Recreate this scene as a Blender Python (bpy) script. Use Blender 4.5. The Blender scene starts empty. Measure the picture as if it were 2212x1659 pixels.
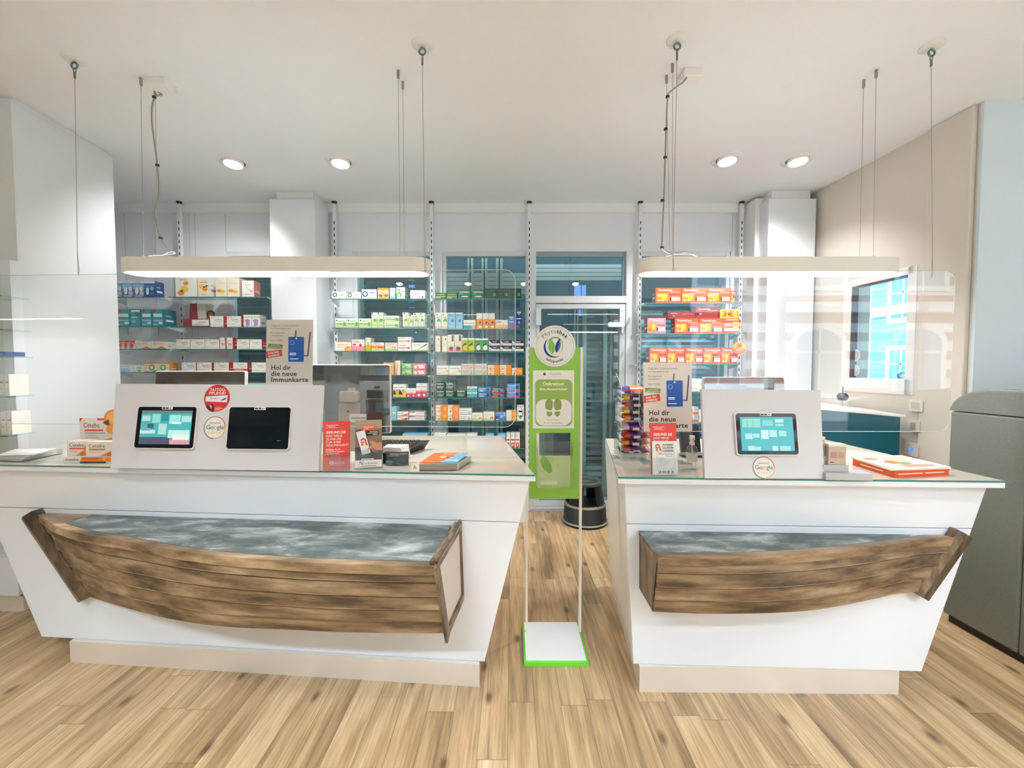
import bpy, math, random
from mathutils import Vector, Matrix
random.seed(7)
SC = bpy.context.scene
COL = SC.collection
V = Vector

# ------------------------------------------------------------------ camera, world, lights, exposure
FPX, HCAM, PITCH = 900.0, 1.55, math.radians(2.2)
cam_d = bpy.data.cameras.new('camera'); cam = bpy.data.objects.new('camera', cam_d); COL.objects.link(cam)
cam.location = (0, 0, HCAM); cam.rotation_euler = (math.radians(90) - PITCH, 0, 0)
cam_d.sensor_fit = 'HORIZONTAL'; cam_d.sensor_width = 36.0; cam_d.lens = FPX / 2212 * 36.0
cam_d.clip_start = 0.05; cam_d.clip_end = 100
SC.camera = cam
SC.view_settings.view_transform = 'Standard'; SC.view_settings.look = 'None'
SC.view_settings.gamma = 1.0; SC.view_settings.use_curve_mapping = False
SC.view_settings.exposure = 0.62
SC.cycles.max_bounces = 9; SC.cycles.diffuse_bounces = 5; SC.cycles.glossy_bounces = 4
SC.cycles.transparent_max_bounces = 24; SC.cycles.caustics_reflective = False; SC.cycles.caustics_refractive = False
SC.cycles.use_denoising = True

wd = bpy.data.worlds.new('overcast_sky'); SC.world = wd; wd.use_nodes = True
bg = wd.node_tree.nodes['Background']; bg.inputs[0].default_value = (0.80, 0.90, 1.0, 1); bg.inputs[1].default_value = 1.9

def area(name, loc, rot, sx, sy, power, color=(1, 1, 1), spread=math.pi):
    l = bpy.data.lights.new(name, 'AREA'); l.shape = 'RECTANGLE'; l.size = sx; l.size_y = sy
    l.energy = power; l.color = color; l.spread = spread
    o = bpy.data.objects.new(name, l); COL.objects.link(o); o.location = loc; o.rotation_euler = rot
    return o
def spot(name, loc, target, power, angle, blend=0.6, r=0.05, color=(1, 1, 1)):
    l = bpy.data.lights.new(name, 'SPOT'); l.energy = power; l.spot_size = math.radians(angle); l.spot_blend = blend
    l.shadow_soft_size = r; l.color = color
    o = bpy.data.objects.new(name, l); COL.objects.link(o); o.location = loc
    o.rotation_euler = (V(target) - V(loc)).to_track_quat('-Z', 'Y').to_euler()
    return o
WARM = (1.0, 0.985, 0.975)
# daylight entering by the shop front behind the camera (right of the room) and by the rear windows
area('daylight_shop_front', (5.2, -4.6, 5.4), (math.radians(58), 0, math.radians(8)), 5.0, 2.2, 520, (0.72, 0.88, 1.0))
area('daylight_courtyard', (0.0, 5.6, 3.6), (math.radians(160), 0, 0), 7.0, 1.2, 60, (0.5, 0.85, 1.0))
sun = bpy.data.lights.new('sun', 'SUN'); sun.energy = 5.0; sun.angle = 0.01; so = bpy.data.objects.new('sun', sun); COL.objects.link(so); so.rotation_euler = (math.radians(-54), 0, 0)
area('daylight_side_street', (6.0, 5.0, 6.2), (0, 0, 0), 5.0, 7.0, 90, (0.85, 0.95, 1.0))

# ------------------------------------------------------------------ helpers: pixels of the photograph to points of the room
_c, _s = math.cos(PITCH), math.sin(PITCH)
def ray(px, py):
    a = (px - 1106) / FPX; b = (829.5 - py) / FPX
    return V((a, _c + b * _s, -_s + b * _c))
def W(px, py, Y):
    d = ray(px, py); return V((0, 0, HCAM)) + d * (Y / d.y)
def FL(px, py, z=0.0):
    d = ray(px, py); return V((0, 0, HCAM)) + d * ((z - HCAM) / d.z)
def WX(px, py, X):
    d = ray(px, py); return V((0, 0, HCAM)) + d * (X / d.x)
def s2l(c):
    c = c / 255.0
    return c / 12.92 if c <= 0.04045 else ((c + 0.055) / 1.055) ** 2.4
class Fr:
    """a plane frame: origin o, unit right u, unit up v, normal n towards the viewer"""
    def __init__(s, o, u, v):
        s.o = V(o); s.u = V(u).normalized(); s.v = V(v).normalized(); s.n = s.u.cross(s.v).normalized()
    def p(s, a, b, c=0.0): return s.o + s.u * a + s.v * b + s.n * c
    def px(s, x, y):
        d = ray(x, y); o = V((0, 0, HCAM)); t = (s.o - o).dot(s.n) / d.dot(s.n); q = o + d * t - s.o
        return q.dot(s.u), q.dot(s.v)

# ------------------------------------------------------------------ materials
_M = {}
def newmat(name):
    m = bpy.data.materials.new(name); m.use_nodes = True
    return m, m.node_tree, m.node_tree.nodes['Principled BSDF']
def M(col, rough=0.5, metal=0.0, emit=0.0, spec=0.5, noise=0.0):
    """a plain procedural material from an sRGB 0-255 colour"""
    k = (tuple(col), rough, metal, emit, spec, noise)
    if k in _M: return _M[k]
    m, nt, b = newmat('paint_%d_%d_%d' % tuple(int(x) for x in col))
    c = tuple(s2l(x) for x in col) + (1,)
    b.inputs['Base Color'].default_value = c; b.inputs['Roughness'].default_value = rough
    b.inputs['Metallic'].default_value = metal; b.inputs['Specular IOR Level'].default_value = spec
    if emit:
        b.inputs['Emission Color'].default_value = c; b.inputs['Emission Strength'].default_value = emit
    if noise:
        n = nt.nodes.new('ShaderNodeTexNoise'); n.inputs['Scale'].default_value = 6; n.inputs['Detail'].default_value = 4
        tc = nt.nodes.new('ShaderNodeTexCoord'); nt.links.new(tc.outputs['Object'], n.inputs['Vector'])
        mx = nt.nodes.new('ShaderNodeMixRGB'); mx.blend_type = 'MIX'
        mx.inputs[1].default_value = c; mx.inputs[2].default_value = tuple(x * (1 - noise) for x in c[:3]) + (1,)
        nt.links.new(n.outputs['Fac'], mx.inputs[0]); nt.links.new(mx.outputs[0], b.inputs['Base Color'])
    _M[k] = m; return m
def glass(name, tint, base=0.04, power=5.0, gl_col=(1, 1, 1)):
    m = bpy.data.materials.new(name); m.use_nodes = True; nt = m.node_tree; nt.nodes.clear(); N = nt.nodes.new; L = nt.links.new
    out = N('ShaderNodeOutputMaterial'); mix = N('ShaderNodeMixShader'); t = N('ShaderNodeBsdfTransparent'); g = N('ShaderNodeBsdfGlossy')
    g.inputs['Roughness'].default_value = 0.01; g.inputs['Color'].default_value = gl_col + (1,)
    t.inputs['Color'].default_value = tint + (1,)
    lw = N('ShaderNodeLayerWeight'); lw.inputs['Blend'].default_value = 0.5
    p = N('ShaderNodeMath'); p.operation = 'POWER'; p.inputs[1].default_value = power; L(lw.outputs['Facing'], p.inputs[0])
    q = N('ShaderNodeMath'); q.operation = 'MULTIPLY_ADD'; q.inputs[1].default_value = 1 - base; q.inputs[2].default_value = base
    L(p.outputs[0], q.inputs[0]); L(q.outputs[0], mix.inputs[0]); L(t.outputs[0], mix.inputs[1]); L(g.outputs[0], mix.inputs[2])
    L(mix.outputs[0], out.inputs[0]); return m
M_SHIELD = glass('clear_acrylic', (0.975, 0.985, 0.985), 0.036)
M_ACRYL = glass('acrylic_sheet', (0.93, 0.95, 0.94), 0.06)
M_EDGE = M((214, 232, 228), 0.2)
M_PANE = glass('window_glass', (0.80, 0.93, 0.93), 0.05)
M_SHELFGL = glass('shelf_glass', (0.82, 0.95, 0.92), 0.05)
M_GEDGE = M((60, 130, 122), 0.15)
WHITE = M((236, 235, 233), 0.35)
LAM = M((229, 233, 239), 0.3)
METAL = M((190, 190, 188), 0.3, 1.0)
STEEL = M((236, 230, 220), 0.40, 0.5)
WIRE = M((164, 158, 148), 0.5)
BLACK = M((14, 15, 18), 0.3)

def wall_mat(name, col, amt=0.03, scale=40, bump=0.02):
    m, nt, b = newmat(name); N = nt.nodes.new; L = nt.links.new
    c = tuple(s2l(x) for x in col) + (1,); b.inputs['Roughness'].default_value = 0.85; b.inputs['Specular IOR Level'].default_value = 0.2
    n = N('ShaderNodeTexNoise'); n.inputs['Scale'].default_value = scale; n.inputs['Detail'].default_value = 6
    tc = N('ShaderNodeTexCoord'); L(tc.outputs['Object'], n.inputs['Vector'])
    mx = N('ShaderNodeMixRGB'); mx.inputs[1].default_value = c; mx.inputs[2].default_value = tuple(x * (1 - amt) for x in c[:3]) + (1,)
    L(n.outputs['Fac'], mx.inputs[0]); L(mx.outputs[0], b.inputs['Base Color'])
    bp = N('ShaderNodeBump'); bp.inputs['Strength'].default_value = bump; L(n.outputs['Fac'], bp.inputs['Height']); L(bp.outputs[0], b.inputs['Normal'])
    return m
M_CEIL = wall_mat('ceiling_paint', (236, 240, 243)); M_WALL = wall_mat('wall_paint', (238, 239, 240))
M_BEIGE = wall_mat('beige_wallpaper', (222, 215, 206), 0.04, 60)
M_COOL = wall_mat('cool_wall_paint', (224, 229, 231)); M_BLUEW = wall_mat('pale_blue_wall_paint', (214, 227, 235))

def floor_mat():
    m, nt, b = newmat('vinyl_planks'); N = nt.nodes.new; L = nt.links.new
    def math_(op, a, bb=None, c=None):
        n = N('ShaderNodeMath'); n.operation = op
        for i, x in enumerate((a, bb, c)):
            if x is None: continue
            if isinstance(x, (int, float)): n.inputs[i].default_value = x
            else: L(x, n.inputs[i])
        return n.outputs[0]
    tc = N('ShaderNodeTexCoord'); sp = N('ShaderNodeSeparateXYZ'); L(tc.outputs['Object'], sp.inputs[0])
    x, y = sp.outputs[0], sp.outputs[1]
    pw, pl = 0.122, 1.15
    cx = math_('DIVIDE', x, pw); ix = math_('FLOOR', cx); fx = math_('FRACT', cx)
    wn = N('ShaderNodeTexWhiteNoise'); wn.noise_dimensions = '1D'; L(ix, wn.inputs['W'])
    cy = math_('ADD', math_('DIVIDE', y, pl), math_('MULTIPLY', wn.outputs['Value'], 7.3)); iy = math_('FLOOR', cy); fy = math_('FRACT', cy)
    idn = N('ShaderNodeTexWhiteNoise'); idn.noise_dimensions = '2D'; cb = N('ShaderNodeCombineXYZ'); L(ix, cb.inputs[0]); L(iy, cb.inputs[1]); L(cb.outputs[0], idn.inputs['Vector'])
    rid = idn.outputs['Value']
    # strips inside a plank (each plank prints one or two boards)
    off = math_('MULTIPLY', rid, 37.0)
    gv = N('ShaderNodeCombineXYZ'); L(math_('ADD', math_('MULTIPLY', x, 26.0), off), gv.inputs[0]); L(math_('MULTIPLY', y, 1.5), gv.inputs[1]); L(off, gv.inputs[2])
    g1 = N('ShaderNodeTexNoise'); g1.inputs['Scale'].default_value = 1.0; g1.inputs['Detail'].default_value = 8; g1.inputs['Roughness'].default_value = 0.62; g1.inputs['Distortion'].default_value = 0.6; L(gv.outputs[0], g1.inputs['Vector'])
    gv2 = N('ShaderNodeCombineXYZ'); L(math_('ADD', math_('MULTIPLY', x, 7.0), off), gv2.inputs[0]); L(math_('MULTIPLY', y, 1.3), gv2.inputs[1]); L(off, gv2.inputs[2])
    g2 = N('ShaderNodeTexNoise'); g2.inputs['Scale'].default_value = 1.0; g2.inputs['Detail'].default_value = 3; L(gv2.outputs[0], g2.inputs['Vector'])
    gv3 = N('ShaderNodeCombineXYZ'); L(math_('ADD', math_('MULTIPLY', x, 120.0), off), gv3.inputs[0]); L(math_('MULTIPLY', y, 5.0), gv3.inputs[1]); L(off, gv3.inputs[2])
    g3 = N('ShaderNodeTexNoise'); g3.inputs['Scale'].default_value = 1.0; g3.inputs['Detail'].default_value = 4; L(gv3.outputs[0], g3.inputs['Vector'])
    # knots
    kv = N('ShaderNodeCombineXYZ'); L(math_('MULTIPLY', x, 3.3), kv.inputs[0]); L(math_('MULTIPLY', y, 1.5), kv.inputs[1])
    vo = N('ShaderNodeTexVoronoi'); vo.voronoi_dimensions = '2D'; vo.inputs['Scale'].default_value = 1.0; L(kv.outputs[0], vo.inputs['Vector'])
    dk = N('ShaderNodeMapRange'); dk.inputs[1].default_value = 0.02; dk.inputs[2].default_value = 0.075; dk.inputs[3].default_value = 1.0; dk.inputs[4].default_value = 0.0; L(vo.outputs['Distance'], dk.inputs[0])
    f = math_('ADD', math_('MULTIPLY', rid, 0.26), math_('MULTIPLY', g1.outputs['Fac'], 0.95))
    f = math_('ADD', f, math_('MULTIPLY', g2.outputs['Fac'], 0.80)); f = math_('SUBTRACT', f, 0.53)
    cr = N('ShaderNodeValToRGB'); L(f, cr.inputs[0]); e = cr.color_ramp.elements
    cols = [(0.0, (110, 86, 60)), (0.22, (148, 120, 86)), (0.42, (184, 152, 112)), (0.6, (208, 176, 134)), (0.8, (226, 200, 162)), (1.0, (238, 220, 192))]
    while len(e) < len(cols): e.new(0.5)
    for i, (p, c) in enumerate(cols): e[i].position = p; e[i].color = tuple(s2l(q) for q in c) + (1,)
    dark = N('ShaderNodeMixRGB'); dark.blend_type = 'MULTIPLY'; L(cr.outputs[0], dark.inputs[1])
    gr = N('ShaderNodeMapRange'); gr.inputs[1].default_value = 0.30; gr.inputs[2].default_value = 0.56; gr.inputs[3].default_value = 0.72; gr.inputs[4].default_value = 1.0; L(g3.outputs['Fac'], gr.inputs[0])
    dark.inputs[0].default_value = 1.0; L(gr.outputs[0], dark.inputs[2])
    kn = N('ShaderNodeMixRGB'); L(math_('MULTIPLY', dk.outputs[0], 0.8), kn.inputs[0]); L(dark.outputs[0], kn.inputs[1]); kn.inputs[2].default_value = tuple(s2l(q) for q in (92, 68, 48)) + (1,)
    ex = math_('MINIMUM', fx, math_('SUBTRACT', 1.0, fx)); ey = math_('MULTIPLY', math_('MINIMUM', fy, math_('SUBTRACT', 1.0, fy)), pl / pw)
    seam = math_('LESS_THAN', math_('MINIMUM', ex, ey), 0.011)
    sm = N('ShaderNodeMixRGB'); L(math_('MULTIPLY', seam, 0.6), sm.inputs[0]); L(kn.outputs[0], sm.inputs[1]); sm.inputs[2].default_value = tuple(s2l(q) for q in (84, 62, 44)) + (1,)
    L(sm.outputs[0], b.inputs['Base Color']); b.inputs['Roughness'].default_value = 0.36; b.inputs['Specular IOR Level'].default_value = 0.5
    bp = N('ShaderNodeBump'); bp.inputs['Strength'].default_value = 0.08; L(g3.outputs['Fac'], bp.inputs['Height']); L(bp.outputs[0], b.inputs['Normal'])
    return m
M_FLOOR = floor_mat()

def boat_wood(name, k=1.0, seed=0.0, dirx=True):
    m, nt, b = newmat(name); N = nt.nodes.new; L = nt.links.new
    tc = N('ShaderNodeTexCoord'); mp = N('ShaderNodeMapping'); L(tc.outputs['Object'], mp.inputs[0]); mp.inputs['Location'].default_value = (seed, seed, seed)
    mp.inputs['Scale'].default_value = (1.6, 6, 9) if dirx else (9, 9, 3)
    n1 = N('ShaderNodeTexNoise'); n1.inputs['Scale'].default_value = 1.7; n1.inputs['Detail'].default_value = 6; n1.inputs['Roughness'].default_value = 0.6; L(mp.outputs[0], n1.inputs['Vector'])
    mp2 = N('ShaderNodeMapping'); L(tc.outputs['Object'], mp2.inputs[0]); mp2.inputs['Scale'].default_value = (4, 60, 90) if dirx else (70, 70, 6)
    n2 = N('ShaderNodeTexNoise'); n2.inputs['Scale'].default_value = 1.5; n2.inputs['Detail'].default_value = 5; L(mp2.outputs[0], n2.inputs['Vector'])
    ad = N('ShaderNodeMath'); ad.operation = 'MULTIPLY_ADD'; ad.inputs[1].default_value = 0.22; L(n2.outputs['Fac'], ad.inputs[0]); 
    sc = N('ShaderNodeMath'); sc.operation = 'MULTIPLY_ADD'; sc.inputs[1].default_value = 1.7; sc.inputs[2].default_value = -0.46; L(n1.outputs['Fac'], sc.inputs[0]); L(sc.outputs[0], ad.inputs[2])
    cr = N('ShaderNodeValToRGB'); L(ad.outputs[0], cr.inputs[0]); e = cr.color_ramp.elements
    cols = [(0.05, (50, 38, 30)), (0.27, (92, 72, 54)), (0.46, (138, 112, 82)), (0.64, (168, 140, 106)), (0.85, (200, 178, 148)), (1.0, (224, 210, 190))]
    while len(e) < len(cols): e.new(0.5)
    for i, (p, c) in enumerate(cols): e[i].position = p; e[i].color = tuple(s2l(q * k) for q in c) + (1,)
    L(cr.outputs[0], b.inputs['Base Color']); b.inputs['Roughness'].default_value = 0.42
    bp = N('ShaderNodeBump'); bp.inputs['Strength'].default_value = 0.15; L(n2.outputs['Fac'], bp.inputs['Height']); L(bp.outputs[0], b.inputs['Normal'])
    return m
M_HULL = boat_wood('weathered_boat_planks', 0.86); M_RAIL = boat_wood('pale_boat_rail', 0.96, 4.0); M_STEM = boat_wood('dark_boat_stem', 0.60, 9.0, False)
M_TRANS = boat_wood('transom_wood', 0.78, 2.0, False)
def deck_mat():
    m, nt, b = newmat('brushed_slate_deck'); N = nt.nodes.new; L = nt.links.new
    tc = N('ShaderNodeTexCoord'); mp = N('ShaderNodeMapping'); L(tc.outputs['Object'], mp.inputs[0]); mp.inputs['Scale'].default_value = (2.2, 5.5, 3); mp.inputs['Rotation'].default_value = (0, 0, -0.45)
    n1 = N('ShaderNodeTexNoise'); n1.inputs['Scale'].default_value = 1.6; n1.inputs['Detail'].default_value = 9; n1.inputs['Roughness'].default_value = 0.68; n1.inputs['Distortion'].default_value = 0.35; L(mp.outputs[0], n1.inputs['Vector'])
    cr = N('ShaderNodeValToRGB'); L(n1.outputs['Fac'], cr.inputs[0]); e = cr.color_ramp.elements
    cols = [(0.30, (44, 60, 64)), (0.44, (84, 98, 98)), (0.52, (118, 128, 126)), (0.60, (170, 176, 176)), (0.74, (214, 218, 218))]
    while len(e) < len(cols): e.new(0.5)
    for i, (p, c) in enumerate(cols): e[i].position = p; e[i].color = tuple(s2l(q) for q in c) + (1,)
    L(cr.outputs[0], b.inputs['Base Color']); b.inputs['Roughness'].default_value = 0.45
    return m
M_DECK = deck_mat()
def speckle(name, col, amt=0.25, scale=260, rough=0.45):
    m, nt, b = newmat(name); N = nt.nodes.new; L = nt.links.new
    c = tuple(s2l(x) for x in col)
    tc = N('ShaderNodeTexCoord'); n = N('ShaderNodeTexNoise'); n.inputs['Scale'].default_value = scale; n.inputs['Detail'].default_value = 2; L(tc.outputs['Object'], n.inputs['Vector'])
    cr = N('ShaderNodeValToRGB'); L(n.outputs['Fac'], cr.inputs[0]); e = cr.color_ramp.elements
    e[0].position = 0.35; e[0].color = tuple(x * (1 - amt) for x in c) + (1,); e[1].position = 0.65; e[1].color = tuple(min(1, x * (1 + amt)) for x in c) + (1,)
    L(cr.outputs[0], b.inputs['Base Color']); b.inputs['Roughness'].default_value = rough
    return m
M_MACH = speckle('speckled_grey_lacquer', (122, 127, 121), 0.10)

# ------------------------------------------------------------------ lettering: every glyph read once from Blender's own font
_GL = {}
def _load_glyphs():
    chars = ''.join(sorted(set("ABCDEFGHIJKLMNOPQRSTUVWXYZabcdefghijklmnopqrstuvwxyz0123456789.,-!?%+/:'\u00a9\u20ac\u00dc\u00fc\u00e4\u00f6\u00ae\u2605")))
    for bold in (0, 1):
        def geo(s):
            cu = bpy.data.curves.new('g', 'FONT'); cu.body = s; cu.resolution_u = 2; cu.size = 1.0; cu.offset = 0.022 if bold else 0.0
            ob = bpy.data.objects.new('g', cu); COL.objects.link(ob)
            bpy.context.view_layer.update()
            me = bpy.data.meshes.new_from_object(ob.evaluated_get(bpy.context.evaluated_depsgraph_get()))
            vs = [(v.co.x, v.co.y) for v in me.vertices]; fs = [tuple(p.vertices) for p in me.polygons]
            bpy.data.objects.remove(ob); bpy.data.curves.remove(cu); bpy.data.meshes.remove(me)
            return vs, fs
        hh = max(v[0] for v in geo('HH')[0])
        _GL[(bold, ' ')] = ([], [], 0.27)
        for ch in chars:
            vs, fs = geo(ch)
            w = max(v[0] for v in geo('H' + ch + 'H')[0]) - hh
            _GL[(bold, ch)] = (vs, fs, w + (0.03 if bold else 0.0))
_load_glyphs()
def text_geo(s, bold=0):
    vs, fs, x = [], [], 0.0
    for ch in s:
        g = _GL.get((bold, ch)) or _GL[(bold, 'x')]
        o = len(vs); vs += [(a + x, b) for a, b in g[0]]; fs += [tuple(i + o for i in f) for f in g[1]]; x += g[2]
    return vs, fs, x

# ------------------------------------------------------------------ mesh builder
class MB:
    def __init__(s): s.v = []; s.f = []; s.mi = []; s.mats = []; s.sm = []
    def slot(s, m):
        if m not in s.mats: s.mats.append(m)
        return s.mats.index(m)
    def add(s, vs, fs, m, smooth=False):
        o = len(s.v); k = s.slot(m); s.v += [V(p) for p in vs]
        for f in fs: s.f.append(tuple(i + o for i in f)); s.mi.append(k); s.sm.append(smooth)
    def box(s, x0, x1, y0, y1, z0, z1, m):
        vs = [(x, y, z) for z in (z0, z1) for y in (y0, y1) for x in (x0, x1)]
        s.add(vs, [(0, 2, 3, 1), (4, 5, 7, 6), (0, 1, 5, 4), (2, 6, 7, 3), (0, 4, 6, 2), (1, 3, 7, 5)], m)
    def fbox(s, fr, a0, a1, b0, b1, c0, c1, m):
        vs = [fr.p(a, b, c) for c in (c0, c1) for b in (b0, b1) for a in (a0, a1)]
        s.add(vs, [(0, 2, 3, 1), (4, 5, 7, 6), (0, 1, 5, 4), (2, 6, 7, 3), (0, 4, 6, 2), (1, 3, 7, 5)], m)
    def quad(s, pts, m): s.add(pts, [tuple(range(len(pts)))], m)
    def hexa(s, bot, top, m):
        n = len(bot); vs = list(bot) + list(top)
        fs = [tuple(reversed(range(n))), tuple(range(n, 2 * n))] + [(i, (i + 1) % n, n + (i + 1) % n, n + i) for i in range(n)]
        s.add(vs, fs, m)
    def prism(s, poly, fr, c0, c1, m, smooth=False):
        s.hexa([fr.p(a, b, c0) for a, b in poly], [fr.p(a, b, c1) for a, b in poly], m)
    def flat(s, poly, fr, c, m): s.quad([fr.p(a, b, c) for a, b in poly], m)
    def rect(s, fr, a0, a1, b0, b1, c, m): s.flat([(a0, b0), (a1, b0), (a1, b1), (a0, b1)], fr, c, m)
    def circ(s, fr, a, b, r, c, m, n=28, ry=None, a0=0.0, a1=2 * math.pi):
        ry = ry or r; s.flat([(a + r * math.cos(a0 + (a1 - a0) * i / n), b + ry * math.sin(a0 + (a1 - a0) * i / n)) for i in range(n + (0 if a1 - a0 > 6.28 else 1))], fr, c, m)
    def ring(s, fr, a, b, r0, r1, c, m, n=40, t0=0.0, t1=2 * math.pi):
        vs = []; fs = []
        for i in range(n + 1):
            t = t0 + (t1 - t0) * i / n
            vs += [fr.p(a + r0 * math.cos(t), b + r0 * math.sin(t), c), fr.p(a + r1 * math.cos(t), b + r1 * math.sin(t), c)]
        for i in range(n): fs.append((2 * i, 2 * i + 1, 2 * i + 3, 2 * i + 2))
        s.add(vs, fs, m)
    def text(s, t, fr, a, b, h, m, c=0.0006, align='l', bold=0, wmax=None, slant=0.0, rot=0.0, width=None):
        vs, fs, w = text_geo(t, bold); k = h / 0.69; kx = k
        if width: kx = width / w
        if wmax and w * kx > wmax: kx = wmax / w
        off = {'l': 0, 'c': -w * kx / 2, 'r': -w * kx}[align]; cr, sr = math.cos(rot), math.sin(rot)
        out = []
        for x, y in vs:
            X = x * kx + off + slant * y * k; Y = y * k
            out.append(fr.p(a + X * cr - Y * sr, b + X * sr + Y * cr, c))
        s.add(out, fs, m)
    def arctext(s, t, fr, a, b, r, h, mats, c=0.0008, mid=math.pi / 2, inward=False, bold=0, gap=1.0):
        k = h / 0.69; ws = [_GL.get((bold, ch), _GL[(bold, 'x')])[2] * k * gap for ch in t]; tot = sum(ws); pos = -tot / 2
        for i, (ch, w) in enumerate(zip(t, ws)):
            d = (pos + w / 2) / r; pos += w
            ang = mid - d if not inward else mid + d
            rot = ang - math.pi / 2 if not inward else ang + math.pi / 2
            X = a + r * math.cos(ang); Y = b + r * math.sin(ang)
            s.text(ch, fr, X, Y, h, mats[i] if isinstance(mats, list) else mats, c, 'c', bold, rot=rot)
    def tube(s, pts, r, m, n=8, caps=True, smooth=True):
        pts = [V(p) for p in pts]; rs = r if isinstance(r, (list, tuple)) else [r] * len(pts); vs = []; fs = []
        up = None
        for i, p in enumerate(pts):
            t = (pts[min(i + 1, len(pts) - 1)] - pts[max(i - 1, 0)]).normalized()
            if up is None: up = V((0, 0, 1)) if abs(t.z) < 0.9 else V((1, 0, 0))
            a = t.cross(up).normalized(); up = a.cross(t).normalized()
            for j in range(n):
                q = 2 * math.pi * j / n; vs.append(p + (a * math.cos(q) + up * math.sin(q)) * rs[i])
        for i in range(len(pts) - 1):
            for j in range(n): fs.append((i * n + j, i * n + (j + 1) % n, (i + 1) * n + (j + 1) % n, (i + 1) * n + j))
        s.add(vs, fs, m, smooth)
        if caps:
            s.add(vs[:n], [tuple(reversed(range(n)))], m); s.add(vs[-n:], [tuple(range(n))], m)
    def cyl(s, p0, p1, r, m, n=20, smooth=True): s.tube([p0, p1], r, m, n, True, smooth)
    def lathe(s, prof, c, m, n=32, axis=None, smooth=True):
        c = V(c); ax = V(axis).normalized() if axis else V((0, 0, 1)); e = V((1, 0, 0)) if abs(ax.x) < 0.9 else V((0, 1, 0))
        a = ax.cross(e).normalized(); b = ax.cross(a); vs = []; fs = []
        for r, z in prof:
            for j in range(n):
                q = 2 * math.pi * j / n; vs.append(c + ax * z + (a * math.cos(q) + b * math.sin(q)) * r)
        for i in range(len(prof) - 1):
            for j in range(n): fs.append((i * n + j, i * n + (j + 1) % n, (i + 1) * n + (j + 1) % n, (i + 1) * n + j))
        s.add(vs, fs, m, smooth)
    def build(s, name, parent=None, base=None, bevel=0.0, seg=2, fixn=False):
        if parent is not None: org = V(parent['_w'])
        elif base is not None: org = V(base)
        else:
            lo = [min(p[i] for p in s.v) for i in range(3)]; hi = [max(p[i] for p in s.v) for i in range(3)]
            org = V(((lo[0] + hi[0]) / 2, (lo[1] + hi[1]) / 2, lo[2]))
        me = bpy.data.meshes.new(name); me.from_pydata([tuple(p - org) for p in s.v], [], s.f)
        for m in s.mats: me.materials.append(m)
        me.polygons.foreach_set('material_index', s.mi); me.polygons.foreach_set('use_smooth', s.sm); me.update()
        if fixn:
            import bmesh
            bm = bmesh.new(); bm.from_mesh(me); bmesh.ops.recalc_face_normals(bm, faces=bm.faces); bm.to_mesh(me); bm.free()
        o = bpy.data.objects.new(name, me); COL.objects.link(o)
        if parent is not None:
            o.parent = parent; o['_w'] = list(org)   # the child sits at its parent's origin
        else: o.location = org; o['_w'] = list(org)
        if bevel:
            bv = o.modifiers.new('bevel', 'BEVEL'); bv.width = bevel; bv.segments = seg; bv.limit_method = 'ANGLE'
        _ALL.append(o); return o
_ALL = []
def T(name, label, cat, loc, group=None):
    o = bpy.data.objects.new(name, None); COL.objects.link(o); o.location = V(loc); o['_w'] = list(V(loc)); o.empty_display_size = 0.05
    o['label'] = label; o['category'] = cat
    if group: o['group'] = group
    _ALL.append(o); return o
def tag(o, label, cat, group=None, kind=None):
    o['label'] = label; o['category'] = cat
    if group: o['group'] = group
    if kind: o['kind'] = kind
    return o
def struct(mb, name, bevel=0.0, parent=None):
    o = mb.build(name, parent, bevel=bevel)
    if parent is None: o['kind'] = 'structure'
    return o
def lab(o, l): o['label'] = l; return o
def rrect(a0, a1, b0, b1, r, n=5):
    pts = []
    for cx, cy, q in ((a1 - r, b0 + r, -90), (a1 - r, b1 - r, 0), (a0 + r, b1 - r, 90), (a0 + r, b0 + r, 180)):
        for i in range(n + 1):
            t = math.radians(q + 90 * i / n); pts.append((cx + r * math.cos(t), cy + r * math.sin(t)))
    return pts
XZ = lambda x, y, z: Fr((x, y, z), (1, 0, 0), (0, 0, 1))     # a plane facing the camera
# ------------------------------------------------------------------ the room
HC = 3.29
YR = 4.52                      # inner face of the rear shop wall
m = MB(); m.box(-9.7, 8.2, -1.6, YR + 0.25, -0.1, 0.0, M_FLOOR); struct(m, 'floor')
m = MB(); m.box(-9.7, 8.2, -1.8, YR + 0.25, HC, HC + 0.2, M_CEIL); struct(m, 'ceiling')

# left wall stub, its front face and the strip where it meets the ceiling
m = MB(); a = W(23, 217, 2.72); xw = a.x; b = W(243, 340, 3.46)
m.hexa([(xw - 0.9, 2.72, 0), (xw, 2.72, 0), (b.x, 3.46, 0), (b.x - 0.9, 3.46, 0)], [(xw - 0.9, 2.72, HC - 0.03), (xw, 2.72, HC - 0.03), (b.x, 3.46, HC - 0.03), (b.x - 0.9, 3.46, HC - 0.03)], M_COOL)
m.hexa([(xw - 0.9, 2.75, HC - 0.03), (xw - 0.02, 2.75, HC - 0.03), (b.x - 0.02, 3.45, HC - 0.03), (b.x - 0.9, 3.45, HC - 0.03)], [(xw - 0.9, 2.75, HC), (xw - 0.02, 2.75, HC), (b.x - 0.02, 3.45, HC), (b.x - 0.9, 3.45, HC)], M_WALL)
struct(m, 'wall_left')
m = MB(); m.box(-4.4, -4.3, 3.4, YR + 0.2, 0, HC, M_WALL); struct(m, 'wall_left_rear')
m = MB(); m.box(-9.7, -9.6, -1.6, 3.46, 0, HC, M_WALL); m.box(-9.6, -4.1, 3.40, 3.46, 0, HC, M_WALL); struct(m, 'wall_left_far')

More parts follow.
